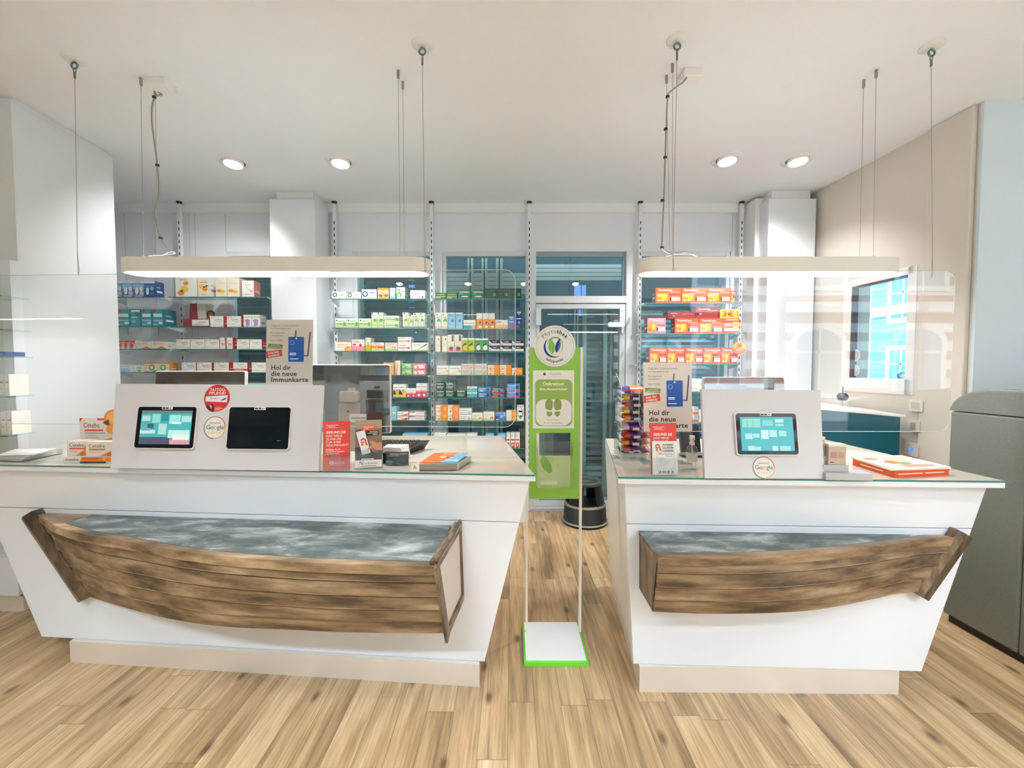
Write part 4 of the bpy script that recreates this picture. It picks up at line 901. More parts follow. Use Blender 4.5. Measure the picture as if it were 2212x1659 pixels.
p = W(1820, 857, 3.6); m = MB(); m.lathe([(0, -0.035), (0.03, -0.03), (0.042, -0.008), (0.042, 0.008), (0.03, 0.03), (0, 0.035)], p, BLACK, 20); m.tube([p, (p.x, p.y, 1.222)], 0.005, METAL); m.tube([p, p + V((0, 0, .09))], 0.004, BLACK)
tag(m.build('webcam', base=(p.x, p.y, 1.225)), 'small dark round camera on a thin stem on the glass desk', 'camera')
# low white sill bench in front of it, behind the counter
m = MB(); m.box(1.9, 2.72, 3.1, 3.6, 0, 0.74, M((214, 210, 204), 0.5)); tag(m.build('low_cabinet', bevel=0.004), 'low pale cabinet behind the right counter under the dark desk', 'cabinet')
# switches on the pilaster
def plate(px, py, w, h, label, kind, parts):
    a, z = rf.px(px, py); c = rf.p(a, z) + rf.n * 0.037; f = Fr(c, rf.u, (0, 0, 1)); f.n = rf.n
    r = T(kind, label, 'switch', c, 'switch plates on the beige wall'); m = MB(); m.prism(rrect(-w / 2, w / 2, -h / 2, h / 2, 0.006), f, 0, 0.009, M((232, 226, 214), 0.4)); m.build('cover_plate', r)
    m = MB(); parts(m, f); m.build('rocker', r)
plate(1990, 876, 0.10, 0.085, 'topmost framed plate on beige wall right of window', 'room_controller', lambda m, f: m.flat(rrect(-.032, .032, -.026, .026, .004), f, .0095, M((204, 200, 192), 0.4)))
plate(1985, 919, 0.09, 0.085, 'middle light switch on beige wall right of window', 'light_switch', lambda m, f: m.prism(rrect(-.018, .018, -.024, .024, .003), f, .009, .013, M((186, 182, 176), 0.4)))
plate(1981, 971, 0.10, 0.10, 'lowest plate with a small blue display on beige wall', 'thermostat', lambda m, f: m.flat(rrect(-.020, .016, -.014, .018, .003), f, .0095, M((90, 140, 230), 0.4, emit=0.6)))
# ------------------------------------------------------------------ wall shelving: uprights, glass shelves, medicine boxes
YF, YBK = 4.20, 4.40
ORD = ['first', 'second', 'third', 'fourth', 'fifth', 'sixth', 'seventh', 'eighth', 'ninth', 'tenth', 'eleventh', 'twelfth', 'thirteenth', 'fourteenth', 'fifteenth', 'sixteenth']
for i, (px, l) in enumerate(((396, 'far left bay end, left of white pillar'), (727, 'directly right of left pillar'), (934, 'between the two middle bays'), (1143, 'beside the green sign'), (1380, 'right of the glazed door'), (1596, 'beside the right pillar'))):
    Y = 4.42; x = (px - 1106) * Y / FPX; r = T('shelf_upright', 'white slotted shelf upright ' + l, 'upright', (x, Y, 0), 'slotted shelf uprights')
    m = MB(); m.box(x - 0.016, x + 0.016, Y, Y + 0.03, 0.02, HC - 0.02, LAM); m.build('post', r)
    m = MB(); z = 0.3
    while z < HC - 0.18: m.quad([(x - 0.005, Y - 0.0006, z), (x + 0.005, Y - 0.0006, z), (x + 0.005, Y - 0.0006, z + 0.032), (x - 0.005, Y - 0.0006, z + 0.032)], BLACK); z += 0.064
    o = m.build('slots', r); o['kind'] = 'stuff'
    m = MB(); m.lathe([(0.006, -0.05), (0.010, -0.03), (0.026, -0.012), (0.028, 0)], (x, Y + 0.014, HC), BLACK, 16); lab(m.build('ceiling_foot', r), 'black levelling foot')

CL = dict(w=(240, 238, 232), k=(30, 32, 36), g=(92, 178, 96), G=(16, 122, 98), dg=(10, 70, 62), lg=(198, 216, 150), yg=(186, 196, 40), b=(70, 130, 205), B=(24, 66, 140), lb=(140, 200, 226), t=(30, 160, 176), T=(10, 120, 140),
          o=(244, 148, 38), O=(238, 96, 52), r=(206, 48, 52), R=(156, 44, 42), p=(240, 150, 160), P=(222, 60, 110), v=(170, 140, 190), cr=(236, 226, 206), be=(214, 204, 190), y=(240, 200, 60), br=(130, 80, 70), gy=(150, 150, 150), dk=(40, 60, 66), sal=(240, 140, 120), n=(30, 44, 80), lv=(216, 214, 234), bg=(120, 30, 40), pe=(238, 184, 120))
def cl(c): return M(CL[c], 0.38)
ST = {
 # blue double packs, teal packs ...
 'bluepack': 'b;B|r 0 .86 1 1 w;r .12 .91 .7 .94 gy;r 0 .5 .95 .8 lb;e .3 .38 .16 .24 w;e .72 .5 .16 .14 w;r .55 .12 .92 .34 lv;r .1 .03 .9 .08 w',
 'bluepack2': 'B;B|r 0 .86 1 1 w;r 0 .5 .95 .78 b;e .3 .36 .14 .24 w;e .72 .52 .16 .12 lb;r .55 .12 .9 .3 b',
 'tealpack': 't;T|e .22 .9 .16 .1 r;r .12 .55 .9 .74 w;r .1 .3 .96 .4 lb;e .75 .2 .2 .08 w;r .1 .1 .5 .14 w',
 'tealpack2': 't;T|r .08 .84 .95 .95 w;r .08 .5 .7 .56 w;e .3 .28 .2 .1 lb;r .5 .62 .95 .8 T',
 'salmon': 'sal;w|r .1 .8 .9 .95 r;q .55 0 1 0 .9 .8 w;r .05 .3 .5 .6 r',
 'biopan': 'w;w|t BIOPAN .08 .58 .26 o;r .08 .42 .5 .48 be;q .3 .06 1 .06 .7 .4 o;r 0 0 1 .05 br',
 'softfruit': 'w;cr|e .25 .2 .17 .13 o;e .42 .4 .2 .16 y;e .5 .7 .13 .1 o;e .3 .3 .08 .06 br;r .2 .86 .6 .88 gy;r .2 .9 .5 .92 be',
 'fruitbox': 'cr;w|e .3 .55 .22 .11 y;e .6 .4 .25 .1 o;e .55 .52 .1 .06 br;r .2 .75 .8 .78 o;r .3 .12 .7 .14 gy;q .65 .5 .95 .58 .7 .62 dg',
 'peach': 'cr;be|e .3 .32 .24 .09 o;e .65 .28 .2 .09 y;r .15 .72 .85 .75 be;r .15 .65 .85 .67 be;r .1 .85 .6 .87 be',
 'whitered': 'w;sal|a .5 .78 .4;r .42 .72 .8 .76 p;r .0 0 .04 1 br;c .8 .35 .06 p;r .15 .16 .8 .18 gy',
 'whitered2': 'w;r|a .2 .95 .5;r .42 .66 .8 .72 gy;r .5 .56 .75 .6 be;c .1 .84 .07 p;r .08 .22 .6 .26 be;r .8 .1 .92 .2 be',
 'whitered3': 'w;r|a .1 .95 .5;r .25 .72 .75 .75 gy;c .5 .4 .12 p;r .9 0 1 1 r;r .15 .15 .7 .18 be',
 'redband': 'w;r|a .2 .95 .5;r .42 .74 .8 .79 gy;r 0 0 1 .34 r;r .1 .2 .7 .25 w;r .1 .1 .5 .14 w',
 'purple': 'w;w|r .05 .78 .95 .83 gy;e .5 .5 .35 .14 v;r .3 .1 .75 .6 v;r .2 .04 .5 .07 gy',
 'cyanw': 'w;w|r 0 0 .8 .5 lb;r .1 .72 .7 .78 gy',
 'greenfig': 'w;w|e .55 .62 .2 .2 g;e .55 .2 .16 .14 g;e .55 .62 .1 .12 w;r .1 .2 .35 .3 lg',
 'orgfig': 'o;o|r 0 .08 1 .92 cr;e .28 .5 .12 .3 g;e .28 .5 .07 .18 w;e .74 .5 .12 .3 g;e .74 .5 .07 .18 w;r .35 0 .6 .2 g;r 0 .9 1 1 o',
 'whitegen': 'w;be|r .1 .68 .8 .76 gy;r .1 .5 .6 .54 be;r .1 .15 .5 .2 be',
 'plate': 'w;w|r .05 .6 .9 .8 gy;r .05 .3 .6 .4 be',
 'crownk': 'w;be|c .18 .55 .32 k;c .18 .55 .2 w;t m .12 .48 .16 k;r .42 .5 .85 .58 gy;r .42 .3 .7 .34 be',
 'crowng': 'w;w|c .2 .5 .32 dg;c .2 .5 .2 w;t m .13 .44 .16 dg;r 0 .85 .4 1 g;r .45 .55 .9 .62 g;r .45 .3 .8 .34 lg',
 'crownl': 'lv;be|c .22 .5 .3 B;c .22 .5 .18 w;t m .16 .44 .16 B;r .5 .6 .9 .66 B;r .5 .35 .8 .38 v',
 'orgbr': 'be;be|r 0 .8 1 1 o;r .1 .58 .85 .64 gy;r 0 0 1 .5 pe;e .5 .28 .35 .14 br;e .4 .2 .2 .1 o',
 'bluesmall': 'w;lb|r 0 0 1 .5 lb;e .4 .35 .3 .14 w;r .1 .7 .8 .78 gy',
 'greenman': 'w;g|e .3 .75 .13 .1 g;e .3 .35 .26 .25 g;e .3 .3 .14 .16 w;r .55 .6 .95 .66 g;r .55 .2 .95 .3 lg;r .04 .0 .1 .3 g',
 'soledum': 'w;w|t Soledum .08 .62 .2 gy;r .08 .45 .6 .5 gy;c .82 .2 .1 B;c .6 .2 .08 lb',
 'greenbox': 'lg;w|r 0 .55 1 1 w;c .14 .78 .08 dg;r .25 .7 .8 .76 g;r .1 .38 .7 .46 g;e .85 .4 .12 .25 g;r .1 .1 .6 .14 w',
 'greentall': 'w;w|c .15 .93 .05 dg;r .15 .76 .8 .8 g;r 0 .0 1 .62 lg;e .6 .48 .3 .12 g;e .6 .3 .15 .1 w;r .2 .15 .8 .2 g',
 'greentallb': 'w;w|c .3 .93 .05 dg;e .5 .75 .3 .1 lg;r .2 .0 1 .62 lg;e .55 .5 .25 .1 g;e .55 .3 .12 .16 w;r 0 0 1 .08 b',
 'lemocin': 'w;be|t Lemocin .1 .58 .22 o;e .8 .2 .25 .3 o;q .5 0 1 0 1 .5 pe;r 0 .94 1 1 pe;r .1 .4 .5 .44 gy',
 'pink': 'w;be|r 0 0 1 .42 p;r .1 .86 .6 .9 gy;e .2 .55 .14 .08 r;c .68 .5 .12 r;r .1 .74 .9 .78 gy',
 'thincream': 'cr;w|r .15 .7 .3 .95 gy;r 0 0 1 .4 yg;e .5 .4 .35 .1 o;c .5 .6 .06 o',
 'orggreen': 'w;be|r 0 0 1 .3 lg;r 0 .3 1 .6 o;r .1 .8 .7 .86 gy;c .6 .42 .1 r;c .8 .42 .1 r;r .1 .66 .9 .7 o',
 'dental': 'cr;w|r 0 0 1 .3 lg;r .1 .8 .7 .86 gy;c .62 .42 .08 o;c .8 .42 .08 O;r .1 .6 .5 .64 g',
 'arrow': 'w;w|r .05 .35 .8 .5 sal;q .75 .25 .95 .42 .75 .6 r;r .1 .75 .6 .82 gy',
 'greenline': 'w;w|q .3 .1 .95 .75 .9 .85 dg;q .9 .1 1 .1 .95 .9 lg;r .08 .7 .5 .76 gy;r 0 0 1 .12 lg',
 'orangew': 'o;be|q 0 .3 .7 .3 .2 .9 w;r .2 0 .5 .3 w;r .7 .1 .9 .9 pe',
 'talltube': 'cr;w|q .1 0 .9 0 .4 .95 o;q .4 0 .9 0 .6 .8 w',
 'tea': 'g;g|c .2 .4 .25 lg;r .35 .55 .85 .75 w;e .7 .35 .25 .2 lg;r .1 .86 .9 .94 w',
 'teared': 'p;p|c .2 .4 .25 w;r .35 .55 .85 .75 w;e .7 .35 .25 .2 w;r .1 .86 .9 .94 r',
 'yelpur': 'w;w|r 0 0 1 .55 y;q .0 .2 .6 .2 .1 .65 n;r .1 .72 .8 .78 gy;q .6 .3 .9 .6 .5 .6 gy',
 'pinkw': 'w;w|r 0 0 1 .38 P;r 0 .38 1 .5 p;r .15 .72 .8 .78 gy;c .5 .15 .1 w',
 'ltblue': 'lb;lb|r .1 .5 .8 .6 w', 'redswoosh': 'w;w|r .08 .66 .6 .76 r;q .3 .15 .95 .15 .95 .7 O;r 0 0 1 .1 r',
 'pill': 'w;be|e .18 .75 .18 .16 n;e .18 .75 .13 .09 lv;r .45 .4 .95 .5 gy;r 0 0 1 .08 be;r .0 .9 1 1 br',
 'smallg': 'G;G|r .1 .65 .9 .75 lg;r .05 .3 .95 .42 y;r .05 .1 .5 .2 w',
 'aspirin': 'G;G|t ASPIRIN .14 .64 .2 w;r .1 .5 .4 .54 lg;e .55 .25 .3 .07 w;c .1 .82 .05 lg;r .05 .05 .9 .08 g',
 'bluegreen': 'dg;dg|r .08 .72 .8 .8 G;r .1 .45 .5 .56 G;c .78 .4 .14 lg;c .76 .4 .09 dg;r .1 .18 .5 .24 G;r 0 0 1 .06 G',
 'whitegreen': 'w;w|c .3 .88 .05 g;r .2 .68 .85 .72 gy;r 0 .0 1 .18 be;e .6 .5 .32 .14 g;e .6 .38 .16 .1 w;r .2 .26 .7 .3 lg',
 'sky': 'lb;w|t Stilaxx .1 .82 .07 B;r 0 .94 1 1 w;c .6 .5 .09 b;r .2 .12 .6 .15 w',
 'sinusit': 'w;w|t Sinupret .12 .55 .2 gy;r 0 0 1 .36 t;r .7 .0 1 .3 pe;r .1 .36 .5 .4 lg',
 'orangek': 'o;be|r 0 .62 1 1 w;a .35 .62 .36;c .62 .4 .08 br;c .5 .12 .06 w;c .74 .12 .06 w',
 'orangekh': 'w;be|a .55 .55 .42;r 0 0 1 .4 pe;c .6 .12 .1 o;c .85 .14 .1 o;r .1 .7 .5 .8 gy',
 'navyred': 'b;B|q .2 .95 .8 .95 .5 .7 w;c .5 .84 .05 n;r .15 .5 .8 .58 w;e .3 .15 .2 .1 r;e .7 .14 .2 .1 r',
 'navydk': 'B;n|q .15 .97 .85 .97 .5 .78 w;c .5 .88 .04 n;r .15 .55 .8 .6 w;e .35 .14 .25 .08 r;c .5 .36 .06 lb',
 'cream': 'cr;w|r .55 .74 .75 .86 dk;r .2 .15 .8 .3 w;r .3 .4 .6 .5 be',
 'creamdk': 'cr;w|r .6 .62 .9 .96 dk;e .5 .2 .35 .1 br;r 0 .32 1 .36 be;r .1 .06 .9 .1 r;r .25 .5 .35 .9 be',
 'yelgreen': 'yg;be|q .1 .5 .7 .1 .7 .7 dg;e .55 .3 .3 .2 y;r 0 .88 1 1 w;r .2 .76 .8 .8 g;r .05 .04 .9 .1 g',
 'green2': 'g;be|q .1 .5 .7 .1 .7 .7 dg;e .55 .3 .3 .2 w;r 0 .88 1 1 w;r .2 .76 .8 .8 dg;r 0 0 1 .1 dg',
 'acc': 'w;be|q 0 1 .3 .5 1 .5 1 1 k;t ACC .36 .63 .24 w;c .12 .35 .2 lb;r .4 .3 .9 .34 gy;r 0 0 1 .12 n',
 'yswoosh': 'w;be|r .1 .64 .85 .7 gy;q 0 .1 .5 .3 .2 .05 y;q .4 .1 1 .5 .6 .3 y;e .88 .4 .1 .14 pe',
 'beige': 'be;w|r .1 .5 .6 .6 gy;q .65 .2 .9 .75 .8 .2 gy;r 0 .92 1 1 w',
 'orgcap': 'cr;be|r .55 0 1 1 o;r .08 .6 .45 .68 gy;r 0 .2 .45 .34 pe;q .15 .1 .25 .45 .35 .1 O;r 0 0 1 .05 o',
 'orgcap2': 'cr;be|r .5 0 1 1 o;e .5 .5 .14 .5 o;r .08 .6 .4 .68 gy;r .7 .3 .85 .7 pe;q .15 .1 .25 .45 .35 .1 O',
 'ibu': 'dg;g|t Ibuflam .06 .66 .2 w;e .4 .3 .35 .16 g;r .1 .48 .6 .52 lg;q .3 .2 .95 .6 .7 .1 gy;r 0 0 1 .05 k',
 'tealw': 't;t|r 0 .66 1 1 w;r .1 .76 .7 .84 gy;r 0 .25 .7 .32 w;r .8 .1 .95 .3 lb',
 'thoma': 'b;b|t Thomapyrin .05 .66 .2 w;r .1 .44 .5 .56 lb;e .78 .5 .14 .3 n;r 0 0 1 .1 B;q 0 .2 .5 .2 .3 .4 w',
 'thomar': 'n;n|t Thomapyrin .05 .66 .2 w;r 0 .1 .5 .4 O;e .78 .5 .14 .3 b;r 0 0 1 .1 O;r .1 .48 .5 .54 lb',
 'thomap': 'b;b|t Thomapyrin .05 .66 .2 w;r 0 .05 .5 .4 v;e .78 .5 .14 .3 B;r .5 0 1 .2 P;r .1 .48 .5 .54 lb',
 'duro': 'w;be|t Dynamisan .05 .58 .16 gy;r .08 .3 .5 .38 gy;c .8 .36 .22 v;c .8 .36 .12 w;r 0 0 1 .08 T',
 'duroo': 'w;be|t Dynamisan .05 .62 .13 gy;r .08 .4 .4 .45 gy;c .76 .26 .2 O;c .76 .26 .08 w;r 0 0 1 .2 lg;q 0 .2 .6 .2 0 .35 lg',
 'duror': 'w;be|t Dynamisan .05 .62 .13 gy;r .08 .4 .4 .45 gy;c .76 .26 .2 r;c .76 .26 .08 w;r 0 0 1 .2 lg;q 0 .2 .6 .2 0 .35 lg',
 'bluesq': 'b;b|r 0 .85 1 1 v;c .6 .5 .16 lb;q 0 0 .4 .5 0 .6 B;r .05 .1 .3 .2 w;q .7 .6 1 1 1 .6 lb',
 'orgman': 'cr;be|r .5 0 1 1 o;r .08 .5 .4 .6 be;c .74 .6 .12 pe;c .74 .72 .08 br;r .62 .1 .86 .45 pe',
 'face': 'w;w|e .5 .5 .38 .4 gy;e .45 .55 .28 .3 w;c .35 .62 .07 k;c .6 .6 .07 k;e .5 .3 .16 .05 k;r 0 .9 1 1 be',
 'volt': 'w;w|r .1 .5 .9 .6 r;r .15 0 .85 .36 r;e .5 .2 .18 .07 w;r .2 .8 .5 .84 k;r .2 .9 .6 .93 gy',
 'therma': 'O;R|t ThermaCare .1 .80 .12 w;r .55 .72 .92 .74 w;r .04 .1 .5 .66 o;e .34 .42 .1 .2 y;e .16 .5 .12 .1 pe;c .14 .16 .06 cr;c .28 .17 .06 cr;r .56 .14 .62 .36 dk;r .62 .13 .96 .37 w;r .55 .52 .95 .58 r;r .6 .42 .92 .46 pe;r .62 .22 .9 .26 be',
 'thermap': 'p;R|t ThermaCare .08 .82 .12 w;r .55 .74 .92 .76 w;r .04 .1 .5 .66 o;e .34 .42 .1 .2 y;c .14 .22 .06 r;r .5 .16 .58 .38 dk;r .58 .14 .96 .4 w;r .55 .5 .95 .56 P;r 0 0 1 .05 v',
 'thermad': 'R;R|t ThermaCare .1 .74 .13 w;r .5 .66 .9 .68 w;r .04 .3 .14 .46 n;r .16 .3 .26 .46 v;r .4 .12 .9 .15 r',
 'promo': 'O;O|r .1 .16 .96 .34 w;r .6 .38 .96 .78 y;t 3\u20ac .64 .48 .16 O;r .1 .6 .55 .66 w;r .1 .5 .45 .54 w;r .2 .88 .9 .94 w',
 'wsmall': 'w;w|t Darreichung .06 .6 .12 gy;r .06 .4 .7 .46 gy;q .7 .1 1 .1 1 .6 pe',
 'bluorg': 'w;w|r .55 .4 1 1 lb;r 0 0 1 .34 O;e .3 .5 .18 .3 pe;r .1 .1 .5 .16 w',
 'flatw': 'w;w|r .05 .2 .6 .5 be', 'flatb': 'lb;lb|r .05 .2 .6 .5 w',
}
def decorate(m, f, w, h, spec, c=0.0007):
    for k, e in enumerate(spec.split(';')):
        q = e.split(); cc = c + 0.0003 * k
        if q[0] == 'r': a0, b0, a1, b1 = map(float, q[1:5]); m.rect(f, a0 * w, a1 * w, b0 * h, b1 * h, cc, cl(q[5]))
        elif q[0] == 'c': a, b, r = map(float, q[1:4]); m.circ(f, a * w, b * h, r * h, cc, cl(q[4]), 16)
        elif q[0] == 'e': a, b, r, s = map(float, q[1:5]); m.circ(f, a * w, b * h, r * w, cc, cl(q[5]), 16, s * h)
        elif q[0] == 'q': p = list(map(float, q[1:-1])); m.flat([(p[i] * w, p[i + 1] * h) for i in range(0, len(p), 2)], f, cc, cl(q[-1]))
        elif q[0] == 't': m.text(q[1], f, float(q[2]) * w, float(q[3]) * h, float(q[4]) * h, cl(q[5]), cc, bold=1, wmax=w * (0.96 - float(q[2])))
        elif q[0] == 'a': a, b, r = map(float, q[1:4]); m.ring(f, (a + r * 0.9) * w, b * h, r * h * 0.93, r * h, cc, cl('gy'), 14, math.pi * 0.9, math.pi * 1.75)
def carton(x0, x1, y0, z0, z1, depth, style, name='medicine_box'):
    base, el = ST[style].split('|'); fc, sc = base.split(';'); w = x1 - x0; h = z1 - z0; m = MB()
    m.box(x0, x1, y0, y0 + depth, z0, z1, cl(sc)); f = XZ(x0, y0, z0); m.rect(f, 0, w, 0, h, 0.0004, cl(fc))
    decorate(m, f, w, h, el)
    if depth > 0.05:    # printed band on the flanks
        for X, s in ((x1, 1), (x0, -1)):
            g = Fr((X, y0 if s > 0 else y0 + depth, z0), (0, s, 0), (0, 0, 1)); m.rect(g, depth * .2, depth * .8, h * .3, h * .42, 0.0005, cl('w' if sc not in ('w', 'be', 'cr') else 'gy')); m.rect(g, depth * .2, depth * .6, h * .6, h * .66, 0.0005, cl('be'))
    return m.build(name)
def SH(bay, n, y, x0, x1, row):
    """one glass shelf and what stands on it: bay phrase, order from the top, photo row of the shelf front, ends, items"""
    z = W(1106, y, YF).z; xa, xb = (x0 - 1106) * YF / FPX, (x1 - 1106) * YF / FPX
    lbl = 'glass shelf, %s from top, %s' % (ORD[n], bay) if n else 'topmost glass shelf, ' + bay
    r = T('glass_shelf', lbl, 'shelf', ((xa + xb) / 2, YF, z - 0.008), 'glass wall shelves')
    m = MB(); m.box(xa, xb, YF, YBK, z - 0.008, z, M_SHELFGL); m.build('glass_plate', r)
    m = MB(); m.box(xa, xb, YF - 0.0015, YF, z - 0.0085, z + 0.0003, M_GEDGE); lab(m.build('front_edge', r), 'green cut edge of the glass')
    for X in (xa + 0.004, xb - 0.004):
        m = MB(); f = Fr((X - 0.004, YF, z), (0, 1, 0), (0, 0, 1)); m.prism([(0.02, -0.02), (0.22, -0.055), (0.22, -0.010), (0.02, -0.010)], f, -0.004, 0.004, LAM); m.box(X - 0.008, X + 0.008, YF - 0.006, YF + 0.03, z - 0.016, z - 0.009, LAM); m.build('bracket', r)
    names = 'shelf %d' % (n + 1)
    shelf = ['top', 'second', 'third', 'fourth', 'fifth', 'sixth', 'lowest'][n] + ' shelf'
    for i, it in enumerate(row):
        bx0, bx1, top, st, style, desc = it[:6]; dy = it[6] if len(it) > 6 else 0.012; dep = it[7] if len(it) > 7 else 0.11
        Y = YF + dy; X0 = (bx0 - 1106) * Y / FPX; X1 = (bx1 - 1106) * Y / FPX; Z1 = W(1106, top, Y).z; H = (Z1 - z) / st
        if H < 0.01: H = 0.01
        for k in range(st):
            o = carton(X0 + 0.0008, X1 - 0.0008, Y, z + k * H + 0.0005, z + (k + 1) * H, dep, style)
            pre = '' if st == 1 else ('upper ' if k == 1 else 'lower ')
            tag(o, '%s%s, %s from left, %s, %s' % (pre, desc, ORD[i], shelf, bay), 'medicine box', 'medicine boxes, %s, %s' % (shelf, bay))
A_ = 'far left bay'; B_ = 'bay left of pillar'; C_ = 'bay right of pillar'; D_ = 'bay beside green sign'; F_ = 'bay right of door'
SH(A_, 0, 641, 236, 361, [(229, 251, 607.5, 1, 'bluepack', 'blue carton'), (251, 271, 607.5, 1, 'bluepack', 'blue carton'), (271, 295, 607.5, 1, 'bluepack', 'blue carton'), (295, 318, 607.5, 1, 'bluepack', 'blue carton'), (318, 341, 607.5, 1, 'bluepack2', 'darker blue carton')])
SH(A_, 1, 705, 236, 366, [(256, 285, 668, 1, 'tealpack', 'teal carton'), (286, 308, 668, 1, 'tealpack2', 'plain teal carton'), (309, 332, 668, 1, 'tealpack', 'teal carton'), (333, 357, 668, 1, 'tealpack', 'teal carton', .012, .16)])
SH(A_, 2, 754, 240, 368, [(258, 270, 735.5, 1, 'salmon', 'salmon carton'), (270.5, 282, 735.5, 1, 'salmon', 'salmon carton'), (282.5, 295, 735.5, 1, 'salmon', 'salmon carton'), (297, 329, 738, 1, 'biopan', 'white carton lettered in orange'), (330, 361, 738, 1, 'biopan', 'white carton lettered in orange')])
SH(A_, 3, 804, 242, 370, [(262, 288, 788, 1, 'cyanw', 'flat white and cyan carton'), (289, 312, 789, 1, 'greenfig', 'white carton with green figure'), (313, 367, 783.5, 1, 'orgfig', 'wide cream carton, two green figures')])
SH(A_, 4, 852, 244, 372, [(266, 297, 838, 1, 'flatw', 'flat white carton'), (298, 322, 830, 1, 'plate', 'small white carton'), (323, 350, 830, 1, 'plate', 'small white carton')])
SH(B_, 0, 641, 369, 585, [(385, 430, 599, 1, 'softfruit', 'wide white card with fruit'), (433, 458, 600, 1, 'fruitbox', 'tall cream box with fruit'), (471, 495, 600, 1, 'peach', 'tall cream box with peaches'), (496, 522, 600, 1, 'peach', 'tall cream box with peaches'), (526, 553, 606, 1, 'whitered', 'white box with salmon flank')])
SH(B_, 1, 706, 371, 586, [(457, 486, 683, 1, 'whitered2', 'white box with red flank'), (493, 524, 683, 1, 'whitered2', 'white box with red flank'), (529, 546, 680, 1, 'purple', 'white and purple carton'), (546.5, 564, 680, 1, 'purple', 'white and purple carton')])
SH(B_, 2, 754, 374, 588, [(371, 382, 740, 1, 'whitegen', 'small pale carton'), (382.5, 413, 733, 1, 'whitered2', 'white carton'), (413.5, 444.5, 733, 1, 'whitered2', 'white carton'), (445, 476, 733, 1, 'whitered2', 'white carton'), (477, 490, 729, 1, 'whitered3', 'taller narrow carton'), (491.5, 506, 729, 1, 'whitered3', 'taller narrow carton'), (513, 540, 733, 1, 'whitered2', 'white carton in red tray'), (540.5, 567, 733, 1, 'whitered2', 'white carton in red tray')])
SH(B_, 3, 804, 376, 590, [(393, 424, 783, 1, 'whitered2', 'white carton with red flank'), (426, 458, 783, 1, 'whitered2', 'white carton with red flank'), (463, 495, 783, 1, 'whitered2', 'white carton with red flank'), (504, 535, 783, 1, 'redband', 'white carton behind red strip'), (544, 575, 783, 1, 'whitered2', 'white carton with red flank')])
SH(B_, 4, 852, 378, 591, [(532, 576, 828, 1, 'flatb', 'pale cyan carton half hidden by poster'), (480, 520, 834, 1, 'flatw', 'white carton behind monitor')])
SH(C_, 0, 645, 716, 925, [(721, 751, 630, 1, 'crownk', 'white carton, black round emblem'), (752, 782, 631, 1, 'crowng', 'white carton, green round emblem'), (784, 816, 625, 1, 'crownl', 'lavender carton, blue round emblem'), (818, 829.5, 622, 1, 'orgbr', 'narrow orange-brown carton'), (830, 842, 622, 1, 'orgbr', 'narrow orange-brown carton'), (844, 856, 622, 1, 'bluesmall', 'narrow white-blue carton'), (858, 877, 620.5, 1, 'greenman', 'white carton, green flank'), (888, 920, 627, 1, 'soledum', 'wide white carton, grey lettering')])
SH(C_, 1, 708, 719, 926, [(726, 750, 688, 1, 'greenbox', 'light green carton'), (750.5, 776, 688, 1, 'greenbox', 'light green carton'), (777, 803, 688, 1, 'greenbox', 'light green carton'), (804, 816.5, 675, 1, 'greentall', 'tall green carton'), (817, 830, 675, 1, 'greentall', 'tall green carton'), (831, 863, 682, 2, 'greenbox', 'green carton of a stack'), (871, 884, 675, 1, 'greentallb', 'tall green carton, blue foot'), (884.5, 893, 680, 1, 'greentallb', 'shorter green carton, blue foot'), (894, 906, 676, 1, 'greentallb', 'tall green carton, blue foot'), (906.5, 919, 676, 1, 'greentallb', 'tall green carton, blue foot')])
SH(C_, 2, 758, 720, 927, [(726, 760, 738, 1, 'lemocin', 'white carton with orange fruit'), (761, 788.5, 733.5, 1, 'pink', 'white and pink carton'), (790, 802, 729.5, 1, 'thincream', 'tall narrow cream carton'), (803, 831, 740, 1, 'orggreen', 'orange and green carton'), (832.5, 859, 740, 1, 'dental', 'cream and green carton'), (860, 889, 728, 2, 'arrow', 'white carton with red arrow'), (890, 926, 740, 1, 'greenline', 'white carton, dark green line')])
SH(C_, 3, 810, 722, 927, [(829, 852, 783, 1, 'orangew', 'orange and white carton'), (854, 865, 779, 1, 'talltube', 'tall narrow cream carton'), (867, 891.5, 785, 2, 'tea', 'green tea carton'), (892, 919, 785, 2, 'teared', 'red tea carton')])
SH(C_, 4, 858, 724, 928, [(849, 860.5, 830, 1, 'yelpur', 'yellow and purple carton'), (861, 876, 830, 1, 'yelpur', 'yellow and purple carton'), (876.5, 887, 839, 1, 'pinkw', 'low pink and white carton'), (887.5, 898, 839, 1, 'pinkw', 'low pink and white carton'), (899, 909.5, 828, 1, 'pinkw', 'tall pink and white carton'), (910, 922, 828, 1, 'pinkw', 'tall pink and white carton')])
SH(C_, 5, 908, 726, 929, [(845, 856, 879, 1, 'ltblue', 'light blue carton'), (857, 881, 890, 2, 'redswoosh', 'white carton, red swoosh'), (883, 916, 888.5, 2, 'pill', 'white carton, dark oval')])
SH(C_, 6, 958, 728, 930, [(868, 922, 937, 1, 'flatb', 'wide white and pale blue carton')])
SH(D_, 0, 645, 935, 1139, [(942, 964.5, 632.5, 1, 'smallg', 'low green carton'), (966, 988.5, 632.5, 1, 'smallg', 'low green carton'), (990, 1017, 626, 1, 'aspirin', 'green carton, white lettering'), (1019, 1046, 626, 1, 'aspirin', 'green carton, white lettering'), (1047, 1073, 623, 1, 'bluegreen', 'dark green carton'), (1073.5, 1099.5, 623, 1, 'bluegreen', 'dark green carton'), (1100, 1126, 623, 1, 'bluegreen', 'dark green carton')])
